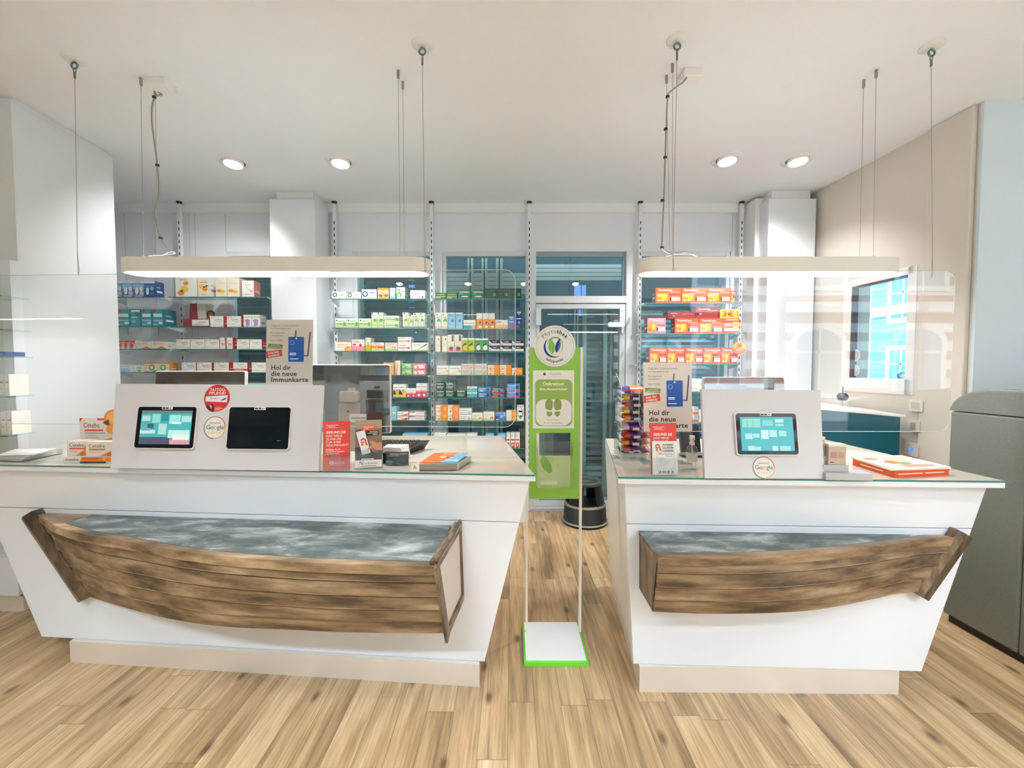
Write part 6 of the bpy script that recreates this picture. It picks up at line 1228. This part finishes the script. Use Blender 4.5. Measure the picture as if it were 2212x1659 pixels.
def apo(m, S, x, y, s, c):   # the gothic pharmacy letter A
    R_ = M((224, 60, 36), 0.4)
    for q in ([(0, 20), (30, 0), (62, 12), (80, 60), (88, 92), (100, 96), (84, 110), (66, 104), (60, 60), (46, 26), (24, 26), (14, 44), (0, 44)], [(14, 44), (30, 56), (48, 50), (60, 62), (30, 72), (6, 68), (0, 52)], [(0, 78), (24, 74), (40, 84), (36, 104), (18, 110), (0, 104), (12, 96), (16, 88)]): S.poly(m, [(x + a * s, y + b * s) for a, b in q], c, R_)
apo(m, S, 74, 250, 1.0, c + .0012)
S.poly(m, [(190, 300), (230, 290), (300, 330), (360, 320), (360, 440), (300, 430), (240, 400), (200, 405), (165, 430), (160, 412), (200, 370), (230, 355), (200, 330)], c + .0013, M((196, 142, 112), 0.5)); S.poly(m, [(200, 405), (240, 400), (300, 430), (320, 470), (240, 450)], c + .0012, M((150, 100, 78), 0.5))
lab(m.build('leaflet', r), 'brown leaflet with phone, hand and red letter A')
m = MB(); holder(m, f, 0, w, 0.0, h * .38, 0.01); m.build('clear_holder', r)
m = MB(); S2 = Sub(f, 0, h, w / 360.0); y0 = 560; S2.rect(m, 0, y0, 360, h / S2.k - 18, 0.0135, M((222, 222, 218), 0.4)); S2.rect(m, 90, y0 - 20, 250, y0, 0.0135, M((222, 222, 218), 0.4)); S2.rect(m, 100, y0 - 8, 240, y0, 0.014, GRT); S2.text(m, 'N', 50, y0 + 62, 48, INK, 0.014, slant=.3); S2.text(m, 'ord-Apotheke', 104, y0 + 58, 26, INK, 0.014, slant=.2, width=205); S2.rect(m, 80, y0 + 78, 290, y0 + 86, 0.014, GRT); lab(m.build('name_card', r), 'white card with the pharmacy name')
f, w, h = quadframe((1407, 1026), (1461, 1026), (1404, 914), 7)
r = gesund(f, w * 1.05, h, 'red leaflet behind the white 2022 calendar, right counter', full=False); m = MB(); S = Sub(f, 0.002, h * .655, (w) / 330.0); c = 0.0135; H = (h * .655) / S.k
S.rect(m, 0, 0, 330, H - 4, c, M((228, 228, 232), 0.4)); apo(m, S, 44, 36, .85, c + .0005)
for i, t in enumerate(('NOTDIENST', 'KALENDER', 'FLENSBURG')): S.text(m, t, 140, 62 + i * 38, 24, INK, c + .0006, bold=1, width=145)
for q in ((60, 140, 290, 142), (60, 350, 290, 352), (60, 140, 62, 352), (288, 140, 290, 352)): S.rect(m, *q, c + .0006, GRT)
S.text(m, 'N', 84, 180, 30, INK, c + .0006, slant=.3); S.text(m, 'ord Apotheke', 118, 178, 16, INK, c + .0006, width=150, slant=.15); S.text(m, 'Flensburg', 180, 204, 14, GRT, c + .0006, width=80)
for i in range(9): S.rect(m, 84, 218 + i * 13, 84 + (70, 60, 72, 50, 150, 120, 140, 90, 60)[i], 220 + i * 13, c + .0006, GRT)
S.text(m, '2022', 70, H - 26, 34, INK, c + .0006, bold=1, width=215); c_ = m.build('duty_calendar', r); lab(c_, 'white calendar leaflet for 2022')
m = MB(); holder(m, f, 0, w, 0.0, h * .33, 0.016); m.build('clear_holder', r)

M_MIRR, _nt, _b = newmat('dark_display_glass'); _b.inputs['Base Color'].default_value = (0.008, 0.01, 0.011, 1); _b.inputs['Roughness'].default_value = 0.03; _b.inputs['Specular IOR Level'].default_value = 1.0; _b.inputs['IOR'].default_value = 2.1
# monitors behind the boards
def monitor(label, x0, x1, ytop, Y, hgt, deg, yaw=0.0):
    a = W(x0, ytop, Y); b = W(x1, ytop, Y); w = (b - a).length; t = math.radians(deg); u = V((math.cos(yaw), math.sin(yaw), 0)); back = V((-u.y, u.x, 0))
    v = V((0, 0, math.cos(t))) + back * math.sin(t); o = a - v * hgt; f = Fr(o, u, v); r = T('monitor', label, 'monitor', V((o.x + w / 2, o.y + .12, ZT)), 'staff monitors')
    m = MB(); m.prism(rrect(0, w, 0, hgt, 0.012), f, -0.03, -0.002, M((206, 196, 184), 0.35)); lab(m.build('housing', r, bevel=0.003), 'pale silver housing')
    m = MB(); m.flat(rrect(0.004, w - .004, .004, hgt - .006, 0.010), f, -0.0012, M_MIRR); lab(m.build('screen', r), 'dark glossy screen')
    m = MB(); q = f.p(w / 2, hgt * .35, -.03); m.tube([q, q + V((0, .05, -.02)), V((q.x, q.y + .06, ZT + .01))], 0.022, M((40, 42, 44), 0.4), 12); m.lathe([(0.0, .014), (0.09, .012), (0.10, 0)], (q.x, q.y + .06, ZT + .0005), M((40, 42, 44), 0.4), 28); m.build('stand', r)
monitor('long low monitor, only its top edge rising behind the large board', 335, 530, 801, 2.55, .32, 5)
monitor('tall dark glossy monitor right of the large board, mirroring shelves', 668, 846, 787, 2.78, .455, 1.0, -0.06)
monitor('monitor rising behind the smaller board on the right counter', 1520, 1695, 814, 2.35, .30, 5)

# card terminal in its holder
p = FL(750, 975, ZT); r = T('card_terminal', 'taupe card terminal on a stand between red leaflet and monitor', 'card terminal', (p.x, p.y, ZT)); f = Fr((p.x - .062, p.y, ZT), (1, 0, 0), (0, .12, 1)); TP = M((146, 136, 124), 0.4)
h = f.px(750, 845)[1]; w = .124; m = MB(); m.prism(rrect(0, w, 0.002, h * .80, .012), f, -.03, 0, TP); m.build('body', r, bevel=.003)
m = MB(); m.prism(rrect(.006, w - .002, h * .82, h, .010), f, -.02, .01, TP); m.circ(f, .02, h * .96, .004, .0105, METAL, 10); m.circ(f, w - .018, h * .96, .004, .0105, METAL, 10); m.build('head', r, bevel=.003)
m = MB(); m.rect(f, .07, w + .05, h * .48, h * .62, .002, M((186, 182, 174), 0.4)); m.rect(f, .08, w + .04, h * .54, h * .56, .0024, GRT); m.rect(f, .055, .10, h * 1.0, h * 1.06, .0, TP); m.circ(f, .06, h * .66, .007, .0015, M((70, 66, 62), 0.4), 12); m.build('slip', r)

# keyboard, white printer, card box, flyer tray
p = FL(828, 983, ZT); q = FL(905, 970, ZT); r = T('keyboard', 'black keyboard lying behind the leaflets on the left counter', 'keyboard', (p.x + .1, p.y + .12, ZT)); m = MB()
m.hexa([V((p.x - .06, p.y + .02, ZT)), V((p.x + .14, p.y + .02, ZT)), V((p.x + .2, p.y + .19, ZT)), V((p.x - .06, p.y + .19, ZT))], [V((p.x - .06, p.y, ZT + .035)), V((p.x + .16, p.y, ZT + .035)), V((p.x + .235, p.y + .19, ZT + .055)), V((p.x - .06, p.y + .19, ZT + .055))], M((22, 24, 22), 0.4)); m.build('base', r, bevel=.004)
m = MB()
for i in range(8):
    for j in range(4): x = p.x - .05 + i * .0255 + j * .008; y = p.y + .02 + j * .04; z = ZT + .037 + j * .0042; m.hexa([V((x, y, z)), V((x + .021, y, z)), V((x + .021, y + .03, z + .003)), V((x, y + .03, z + .003))], [V((x + .002, y + .003, z + .008)), V((x + .019, y + .003, z + .008)), V((x + .019, y + .027, z + .011)), V((x + .002, y + .027, z + .011))], M((44, 46, 42), 0.45))
lab(m.build('keys', r), 'rows of dark keys'); _ALL[-1]['kind'] = 'stuff'
p = FL(826, 996, ZT); q = FL(880, 994, ZT); r = T('receipt_printer', 'small white chamfered device behind the dark card box', 'device', ((p.x + q.x) / 2, p.y, ZT)); m = MB(); z = W(830, 963, p.y + .05).z
m.hexa([V((p.x, p.y, ZT)), V((q.x, p.y, ZT)), V((q.x, p.y + .1, ZT)), V((p.x, p.y + .1, ZT))], [V((p.x, p.y + .01, z)), V((q.x - .035, p.y + .01, z)), V((q.x - .01, p.y + .1, z)), V((p.x, p.y + .1, z))], M((226, 224, 220), 0.35)); m.build('housing', r, bevel=.003)
f = XZ(q.x - .05, p.y - .0005, ZT + .03); m = MB(); m.rect(f, 0, .014, 0, .022, 0.004, M((60, 60, 62), 0.4)); m.build('slot', r)
f, w, h = quadframe((835, 1006), (882, 1005), (834, 977), 6); r = T('card_box', 'dark slate card standing in a clear box left of flyer tray', 'card box', f.p(w / 2, 0), None); m = MB(); m.prism([(0, .004), (w, .004), (w, h), (0, h)], f, -.02, .002, M((58, 66, 72), 0.35)); S = Sub(f, 0, h, w / 270.0); c = .0025
S.text(m, 'Apotheken', 40, 32, 18, WT, c, bold=1, width=110); S.rect(m, 158, 14, 255, 34, c, M((150, 160, 168), 0.4)); S.rect(m, 10, 44, 150, 48, c, WT); random.seed(3)
for i in range(9): x = 15 + i * 27; y = 120 + 30 * math.sin(i * 1.7); S.poly(m, [(x, y), (x + 26, y - 24 * math.cos(i * 2.1)), (x + 26, y - 24 * math.cos(i * 2.1) + 5), (x, y + 5)], c, M((140, 150, 156), 0.4))
m.build('card', r); m = MB(); m.prism([(-.003, 0), (w + .003, 0), (w + .003, h + .003), (-.003, h + .003)], f, .004, .006, M_ACRYL); m.prism([(-.003, 0), (w + .003, 0), (w + .003, .003), (-.003, .003)], f, -.03, .004, M_ACRYL); m.build('clear_box', r)
m = MB(); a = f.p(-.03, 0, -.05); m.box(a.x, a.x + .06, a.y, a.y + .05, ZT + .0005, ZT + .055, M((24, 28, 40), 0.35)); tag(m.build('pen_block'), 'small dark block directly left of the slate card', 'block')
P0, P1 = FL(900, 1018, ZT), FL(989, 1017, ZT); P3, P2 = V((P0.x + .05, P0.y + .2, ZT)), V((P1.x + .05, P1.y + .2, ZT)); hz = V((0, 0, .036)); r = T('flyer_tray', 'clear acrylic tray of orange and blue flyers on the left counter', 'tray', (P0 + P2) / 2)
m = MB()
def slab(m, pts, t, mat): m.hexa(pts, [p + V((0, 0, t)) for p in pts], mat)
slab(m, [P0, P1, P2, P3], .002, M_ACRYL)
for a, b in ((P0, P1), (P1, P2), (P3, P0)):
    d = V((-(b - a).y, (b - a).x, 0)).normalized() * .0025; m.hexa([a, b, b + d, a + d], [a + hz, b + hz, b + d + hz, a + d + hz], M_ACRYL)
m.build('acrylic_tray', r)
m = MB()
for a, b in ((P0, P1), (P1, P2), (P0, P3)): m.tube([a + hz, b + hz], .0014, M_EDGE, 4)
for a in (P0, P1): m.tube([a, a + hz], .0014, M_EDGE, 4)
m.build('tray_edge', r)
F0, F1, F2, F3 = [p + V((0, 0, .003)) for p in (P0.lerp(P2, .04), P1.lerp(P3, .04), P2.lerp(P0, .02), P3.lerp(P1, .02))]
m = MB(); slab(m, [F0, F1, F2, F3], .028, M((176, 160, 144), 0.5)); m.build('flyer_stack', r)
zz = V((0, 0, .0315)); g = Fr(F0 + zz + V((.01, .01, .012)), (F1 - F0), (F3 - F0).normalized() + V((0, 0, .10))); w = (F1 - F0).length; h = (F3 - F0).length * .98; g.v = g.v.normalized(); g.n = g.u.cross(g.v).normalized()
# the top flyer curls up slightly: a thin slab in its own plane
u2 = (F1 - F0).normalized(); v2 = (F3 - F0).normalized(); nn = u2.cross(v2).normalized()
def FP(a, b, c=0.0): return F0 + zz + u2 * a + v2 * b + nn * (c + .004 + .012 * b / h)
m = MB(); m.hexa([FP(0, 0), FP(w * .56, 0), FP(w * .74, h), FP(.0, h)], [p + nn * .001 for p in (FP(0, 0), FP(w * .56, 0), FP(w * .74, h), FP(0, h))], M((236, 124, 52), 0.4)); m.hexa([FP(w * .56, 0), FP(w, 0), FP(w, h), FP(w * .74, h)], [p + nn * .001 for p in (FP(w * .56, 0), FP(w, 0), FP(w, h), FP(w * .74, h))], M((130, 196, 228), 0.4))
class FF:
    u = u2; v = v2; n = nn
    @staticmethod
    def p(a, b, c=0.0): return FP(a, b, c)
m.text('Deutschland', FF, w * .32, h * .84, h * .09, WT, .0016, bold=1, width=w * .5); m.text('braucht Apotheken', FF, w * .30, h * .74, h * .05, WT, .0016, width=w * .4); m.circ(FF, w * .42, h * .55, h * .09, .0015, M((244, 222, 204)), 18); m.flat([(w * .5, h * .5), (w * .62, h * .56), (w * .6, h * .44)], FF, .0015, M((120, 80, 60)))
for i in range(5): m.rect(FF, w * (.05 + .04 * i), w * (.28 + .05 * i), h * (.08 + .05 * i), h * (.11 + .05 * i), .0014 + .0001 * i, M(((206, 84, 50), (248, 220, 200), (150, 92, 64))[i % 3]))
m.rect(FF, w * .6, w * .95, h * .2, h * .25, .0015, WT); m.rect(FF, w * .62, w * .9, h * .1, h * .14, .0015, M((80, 150, 200))); lab(m.build('top_flyer', r), 'orange and blue flyer')
p = FL(892, 1019, ZT); f = tilted(p, p + V((.03, .004, 0)), 12); m = MB(); m.prism([(-.01, .001), (.03, .001), (.03, .04), (-.01, .04)], f, -.001, .001, M((232, 228, 214), 0.4)); m.text('A', f, .0, .012, .018, M((150, 140, 110), 0.4), .0014, bold=1); tag(m.build('small_card'), 'tiny pale card standing left of the flyer tray', 'card')

# vitamin display at the left end
Yc = 2.20; r = T('vitamin_display', 'white and orange vitamin counter display left of the large board', 'display', (W(185, 1003, Yc).x, Yc, ZT)); CW = M((232, 226, 218), 0.4); CO = M((226, 140, 50), 0.4); CB = M((226, 92, 58), 0.4); BR = M((84, 62, 50), 0.4)
def cbox(x0, x1, yt, yb_, Y, dep, name, draw, parent=None):
    X0, X1 = (x0 - 1106) * Y / FPX, (x1 - 1106) * Y / FPX; z1, z0 = W(0, yt, Y).z, max(W(0, yb_, Y).z, ZT + .0005); m = MB(); m.box(X0, X1, Y, Y + dep, z0, z1, CW); f = XZ(X0, Y, z0); draw(m, f, X1 - X0, z1 - z0)
    return m.build(name, parent)
def d_tray(m, f, w, h):
    m.text('Cetebe', f, w * .03, h * .35, h * .42, BR, .0008, width=w * .27); m.flat([(w * .33, h * .1), (w * .55, h * .1), (w * .98, h * .2), (w * .98, h * .98), (w * .36, h * .98)], f, .0006, CO); m.flat([(w * .36, h * .9), (w * .74, h * .9), (w * .66, h * .45), (w * .4, h * .5)], f, .001, CB); m.rect(f, w * .33, w * .85, h * .02, h * .2, .0012, BLACK); m.circ(f, w * .82, h * .6, h * .26, .0012, M((240, 180, 80)))
def d_box(m, f, w, h):
    m.text('Cetebe', f, w * .08, h * .66, h * .2, BR, .0008, width=w * .84 if w < .12 else w * .6); m.rect(f, w * .1, w * (.98 if w < .12 else .68), h * .48, h * .58, .0008, CB); m.rect(f, w * .1, w * .55, h * .36, h * .38, .0008, GRT); m.flat([(w * .35, .001), (w, .001), (w, h * .85), (w * .9, h * .45)], f, .0007, CO); m.circ(f, w * .82, h * .2, h * .14, .001, M((200, 120, 40)), 14)
def d_head(m, f, w, h):
    m.text('Cetebe', f, w * .1, h * .58, h * .22, BR, .0008, width=w * .46); m.rect(f, w * .14, w * .66, h * .42, h * .50, .0008, CB); m.rect(f, w * .14, w * .72, h * .33, h * .35, .0008, INK)
    for i in range(3): m.rect(f, w * .14, w * (.45 + .05 * i), h * (.24 - i * .06), h * (.25 - i * .06), .0008, GRT)
    m.flat([(0, h), (w * .1, h), (0, h * .8)], f, .0008, CB); m.rect(f, w * .5, w * .75, h * .9, h * .99, .0008, CB); m.flat([(w * .6, 0), (w, 0), (w, h * .2)], f, .0008, CO)
cbox(130, 238, 987, 1003, Yc, .19, 'tray', d_tray, r)
cbox(138, 240, 953, 986, Yc + .10, .05, 'back_tier', lambda m, f, w, h: None, r)
o = cbox(168, 245, 903, 952, Yc + .13, .004, 'header_card', d_head, r); lab(o, 'header card with an orange')
m = MB(); q = W(248, 906, Yc + .125); m.circ(XZ(0, Yc + .128, 0), q.x - .01, q.z, .055, 0, M((232, 138, 52), 0.5), 28); m.circ(XZ(0, Yc + .126, 0), q.x - .005, q.z + .002, .045, 0, M((244, 184, 96), 0.5), 24); m.flat([(q.x - .07, q.z - .02), (q.x - .03, q.z - .035), (q.x - .035, q.z)], XZ(0, Yc + .124, 0), 0, M((90, 80, 40))); m.circ(XZ(0, Yc + .122, 0), q.x + .0, q.z - .055, .05, 0, M((238, 160, 76), 0.5), 24, .03); lab(m.build('orange_picture', r), 'printed halved orange')
o = cbox(140, 179, 953, 987, Yc + .03, .06, 'vitamin_box', d_box); tag(o, 'narrower vitamin carton, left of the pair in the display', 'medicine box', 'vitamin cartons in the counter display')
o = cbox(180, 241, 955, 989, Yc + .015, .06, 'vitamin_box', d_box); tag(o, 'wider vitamin carton, right of the pair in the display', 'medicine box', 'vitamin cartons in the counter display')
# clear tray with papers at the far left
P = [FL(-20, 997, ZT), FL(52, 999, ZT), FL(136, 980, ZT), FL(50, 979, ZT)]; r = T('paper_tray', 'clear acrylic tray with loose white papers at the left end', 'tray', sum(P, V((0, 0, 0))) / 4)
m = MB(); slab(m, P, .003, M_ACRYL); 
for a, b in zip(P, P[1:] + P[:1]):
    d = (sum(P, V((0, 0, 0))) / 4 - a).normalized() * .003; m.hexa([a, b, b + d, a + d], [q + V((0, 0, .03)) for q in (a, b, b + d, a + d)], M_ACRYL)
m.build('acrylic_tray', r); c0 = sum(P, V((0, 0, 0))) / 4
for i in range(4):
    t = MB(); an = .1 * i - .1; q = [c0 + (p - c0) * .85 for p in P]; q = [c0 + Matrix.Rotation(an, 3, 'Z') @ (p - c0) + V((0, 0, .005 + i * .008)) for p in q]; slab(t, q, .004, M((232, 232, 230), 0.5))
    t.build('paper', r)

# wrapped sweets in a clear rack
x0r, x1r, Yk = 1339, 1402, 2.325; Xa, Xb = (x0r - 1106) * Yk / FPX, (x1r - 1106) * Yk / FPX
r = T('candy_rack', 'clear acrylic rack of wrapped sweets left of the card poster', 'rack', ((Xa + Xb) / 2, Yk, ZT)); zt_ = W(0, 826, Yk).z
for X in (Xa - .004, Xb + .001):
    m = MB(); f = Fr((X, Yk - .05, ZT), (0, 1, 0), (0, 0, 1)); m.prism([(0, 0), (.15, 0), (.15, zt_ - ZT + .05), (.12, zt_ - ZT + .05), (0.0, zt_ - ZT - .02)], f, -.0015, .0015, M_ACRYL); m.build('side_panel', r)
    m = MB(); pts = [f.p(*q) for q in ((0, 0), (0, zt_ - ZT - .02), (.12, zt_ - ZT + .05))]; m.tube(pts, .0016, M_EDGE, 4); m.build('panel_edge', r)
rows = [(843, (120, 70, 150), (240, 130, 70)), (857, (236, 190, 60), (96, 60, 130)), (871, (214, 60, 44), (90, 60, 120)), (886, (240, 196, 70), (90, 70, 130)), (900, (240, 140, 60), (80, 80, 130)), (921, (220, 190, 200), (120, 50, 150)), (938, (206, 52, 40), (110, 50, 140)), (953, (240, 140, 40), (90, 60, 100)), (969, (200, 110, 120), (110, 60, 120)), (984, (84, 120, 74), (214, 222, 170))]
def pouch(c, L, wd, th, mat, mat2, tilt):
    m = MB(); N, K = 14, 10; vs = []; fs = []
    for i in range(N + 1):
        t = i / N; x = -L / 2 + L * t; e = math.sin(math.pi * t); fl_ = max(0.0, 1 - abs(t - .5) * 2 / 1.0) ; ry = wd / 2 * (.72 + .28 * e ** .5) * (1.0 if 0.08 < t < .92 else 1.25); rz = th / 2 * max(.04, e ** .6 if .08 < t < .92 else .04)
        for j in range(K): q = 2 * math.pi * j / K; vs.append(c + V((x, ry * math.cos(q), rz * math.sin(q) + tilt * ry * math.cos(q) / 1.0 + .0015 * math.sin(9 * q + i))))
    for i in range(N):
        for j in range(K): fs.append((i * K + j, (i + 1) * K + j, (i + 1) * K + (j + 1) % K, i * K + (j + 1) % K))
    n1 = [f for k, f in enumerate(fs) if 4 <= k // K < 10]; n0 = [f for k, f in enumerate(fs) if not 4 <= k // K < 10]
    m.add(vs, n0, mat, True); m.add(vs, n1, mat2, True); lbl = M((236, 230, 236), 0.4)
    m.box(c.x - L * .10, c.x + L * .12, c.y - wd * .50, c.y - wd * .46, c.z - th * .22 - tilt * wd * .5, c.z + th * .10 - tilt * wd * .5, lbl); return m
cn = ['purple and orange', 'yellow and purple', 'red and violet', 'yellow with violet band', 'orange with blue band', 'pale pink with purple', 'deep red with purple', 'bright orange', 'rose and violet', 'green']
for k, (py, c1, c2) in enumerate(rows):
    z = max(W(0, py + 6, Yk).z, ZT + .03); m = MB(); m.hexa([V((Xa, Yk - .05, z - .012)), V((Xb, Yk - .05, z - .012)), V((Xb, Yk + .09, z + .012)), V((Xa, Yk + .09, z + .012))], [V((Xa, Yk - .05, z - .010)), V((Xb, Yk - .05, z - .010)), V((Xb, Yk + .09, z + .014)), V((Xa, Yk + .09, z + .014))], M_ACRYL); m.box(Xa, Xb, Yk - .052, Yk - .05, z - .012, z + .004, M_ACRYL); m.build('tray', r)
    c = V(((Xa + Xb) / 2 + .003 * (-1) ** k, Yk + .0, z + .018)); o = pouch(c, .164, .095, .046, M(c1, 0.25), M(c2, 0.25), .17).build('candy_pack')
    tag(o, '%s wrapped sweets, %s in the clear rack' % (cn[k], 'topmost' if k == 0 else ('lowest' if k == 9 else '%s row from top' % ORD[k])), 'sweets', 'wrapped sweets in the clear rack')

# spray bottle and the black device behind it
p = FL(1494, 1013, ZT); r = T('spray_bottle', 'small clear spray bottle with pale label left of smaller board', 'bottle', (p.x, p.y, ZT)); zt_ = W(0, 941, p.y).z - ZT
m = MB(); m.lathe([(0, 0.001), (.024, .001), (.026, .006), (.026, zt_ * .58), (.022, zt_ * .66), (.011, zt_ * .71), (.010, zt_ * .74)], (p.x, p.y, ZT), M_ACRYL, 24); m.build('clear_body', r)
m = MB(); m.lathe([(.0265, zt_ * .24), (.0265, zt_ * .50)], (p.x, p.y, ZT), M((206, 202, 190), 0.4), 24); m.build('label_band', r)
m = MB(); m.lathe([(.012, zt_ * .72), (.013, zt_ * .80), (.009, zt_ * .82), (.009, zt_ * .86), (.013, zt_ * .87), (.012, zt_), (0, zt_)], (p.x, p.y, ZT), M((222, 216, 204), 0.35), 20); m.cyl((p.x, p.y, ZT + zt_ * .94), (p.x, p.y - .018, ZT + zt_ * .94), .004, M((222, 216, 204), 0.35), 8); m.build('pump_head', r)
m = MB(); m.tube([(p.x, p.y, ZT + zt_ * .7), (p.x + .003, p.y, ZT + .01)], .0015, WT, 5); m.build('dip_tube', r)
p = FL(1494, 985, ZT); r = T('desk_phone', 'black glossy desk device behind the spray bottle', 'device', (p.x, p.y, ZT)); m = MB(); f = Fr((p.x - .055, p.y, ZT), (1, 0, 0), (0, .25, 1)); m.prism(rrect(0, .11, .004, .19, .03), f, -.03, .01, BLACK); m.build('body', r, bevel=.006)
m = MB(); m.prism(rrect(.004, .106, .182, .20, .008), f, -.01, .02, M((206, 200, 186), 0.2, 0.7)); m.prism(rrect(-.01, .12, .001, .02, .008), f, -.02, .05, METAL); m.build('chrome_trim', r)

# stepped riser with small beige boxes
def fbase(px, py): return FL(px, py, ZT)
a, b = fbase(1784, 1037), fbase(1885, 1039); u = (b - a).normalized(); bk = V((-u.y, u.x, 0)); r = T('stepped_riser', 'light grey stepped riser right of the smaller board', 'riser', (a + b) / 2)
w = (b - a).length; f = Fr(a, u, (0, 0, 1)); GYR = M((186, 186, 190), 0.4)
m = MB(); m.fbox(f, 0, w, .0005, .032, -.075, 0, GYR); m.fbox(f, 0, w * .56, .0325, .064, -.075, -.022, GYR); m.fbox(f, 0, w * .22, .0645, .10, -.075, -.045, GYR); m.build('steps', r, bevel=.001)
for a0, a1, z0, h, d, l in ((w * .14, w * .52, .0645, .082, -.03, 'lower beige jar box on the grey riser, fully visible'), (-.02, w * .115, .1005, .075, -.05, 'upper beige jar box on the grey riser, half hidden')):
    rr_ = T('cream_box', l, 'box', f.p((a0 + a1) / 2, z0, d), 'beige boxes on the riser'); m = MB(); m.fbox(f, a0, a1, z0 + .0005, z0 + h, -.073 if d > -.04 else -.074, d, M((200, 178, 162), 0.45)); g = Fr(f.p(a0, z0, d), f.u, f.v); ww = a1 - a0
    m.rect(g, ww * .12, ww * .48, h * .35, h * .7, .0006, M((176, 140, 124), 0.5)); m.rect(g, ww * .54, ww * .9, h * .35, h * .7, .0006, M((184, 150, 132), 0.5)); m.rect(g, ww * .1, ww * .3, h * .1, h * .14, .0006, INK); m.build('carton', rr_)
    m = MB(); m.fbox(f, a0 - .001, a1 + .001, z0 + h, z0 + h + .012, -.074, d + .001, M((226, 216, 206), 0.3)); m.build('lid', rr_)
# flat orange box of booklets
a, b, c = fbase(1932, 1032), fbase(2050, 1026), fbase(1842, 1004); d = b + (c - a); pts = [a, b, d, c]; r = T('booklet_box', 'flat orange box of printed booklets at the right end', 'booklets', sum(pts, V((0, 0, 0))) / 4)
m = MB(); slab(m, [p + V((0, 0, .0005)) for p in pts], .03, M((226, 88, 36), 0.4)); u = (b - a).normalized(); g = Fr(a, u, (0, 0, 1)); m.rect(g, .02, (b - a).length * .5, .013, .018, .0012, M((250, 214, 190), 0.5)); m.rect(g, (b - a).length * .55, (b - a).length * .9, .013, .018, .0012, M((250, 214, 190), 0.5)); v_ = (a - c).normalized(); g = Fr(c, v_, (0, 0, 1)); m.rect(g, (a - c).length * .2, (a - c).length * .75, .013, .018, .0012, M((250, 214, 190), 0.5)); m.build('box', r)
cc = sum(pts, V((0, 0, 0))) / 4
for k in range(3):
    q = [cc + Matrix.Rotation(.03 * k - .04, 3, 'Z') @ ((p - cc) * 1.03) + V((0, 0, .031 + .003 * k)) for p in pts]; m = MB(); slab(m, q, .0025, M((236, 226, 214), 0.4))
    if k == 2:
        uu, vv = (q[1] - q[0]), (q[3] - q[0])
        def QP(a_, b_, h_): return q[0] + uu * a_ + vv * b_ + V((0, 0, .003 + h_))
        for s, (a0, b0, rx, ry, col) in enumerate(((.45, .45, .2, .2, (190, 176, 120)), (.35, .5, .1, .12, (220, 110, 60)), (.5, .4, .09, .1, (140, 150, 80)), (.55, .55, .12, .1, (226, 196, 150)), (.6, .8, .3, .1, (240, 200, 176)), (.2, .8, .12, .1, (236, 150, 110)))): m.quad([QP(a0 + rx * math.cos(i * math.pi / 9), b0 + ry * math.sin(i * math.pi / 9), .0002 * s) for i in range(18)], M(col, 0.5))
        for i in range(3): m.quad([QP(.3, .1 + .06 * i, .001), QP(.85, .1 + .06 * i, .001), QP(.85, .12 + .06 * i, .001), QP(.3, .12 + .06 * i, .001)], M((206, 110, 80)))
    m.build('booklet', r)

# stocked shelves along the shop front behind the camera; they only show as reflections
r = T('mirrored_shelving', 'stocked shelves behind the camera, mirrored in the dark monitor', 'shelving', (-2.5, -1.4, 0)); m = MB(); random.seed(11)
for k in range(5): m.box(-6.5, 1.5, -1.55, -1.3, .5 + k * .36, .515 + k * .36, LAM)
m.build('boards', r); m = MB()
for k in range(5):
    x = -6.4
    while x < 1.4:
        w = random.uniform(.07, .2); h = random.uniform(.08, .24)
        if random.random() < .85: m.box(x, x + w, -1.5, -1.36, .516 + k * .36, .516 + k * .36 + h, M(random.choice(((230, 228, 222), (210, 206, 196), (150, 190, 200), (226, 196, 170), (190, 200, 170))), 0.4))
        x += w + .01
o = m.build('packages', r); o['kind'] = 'stuff'
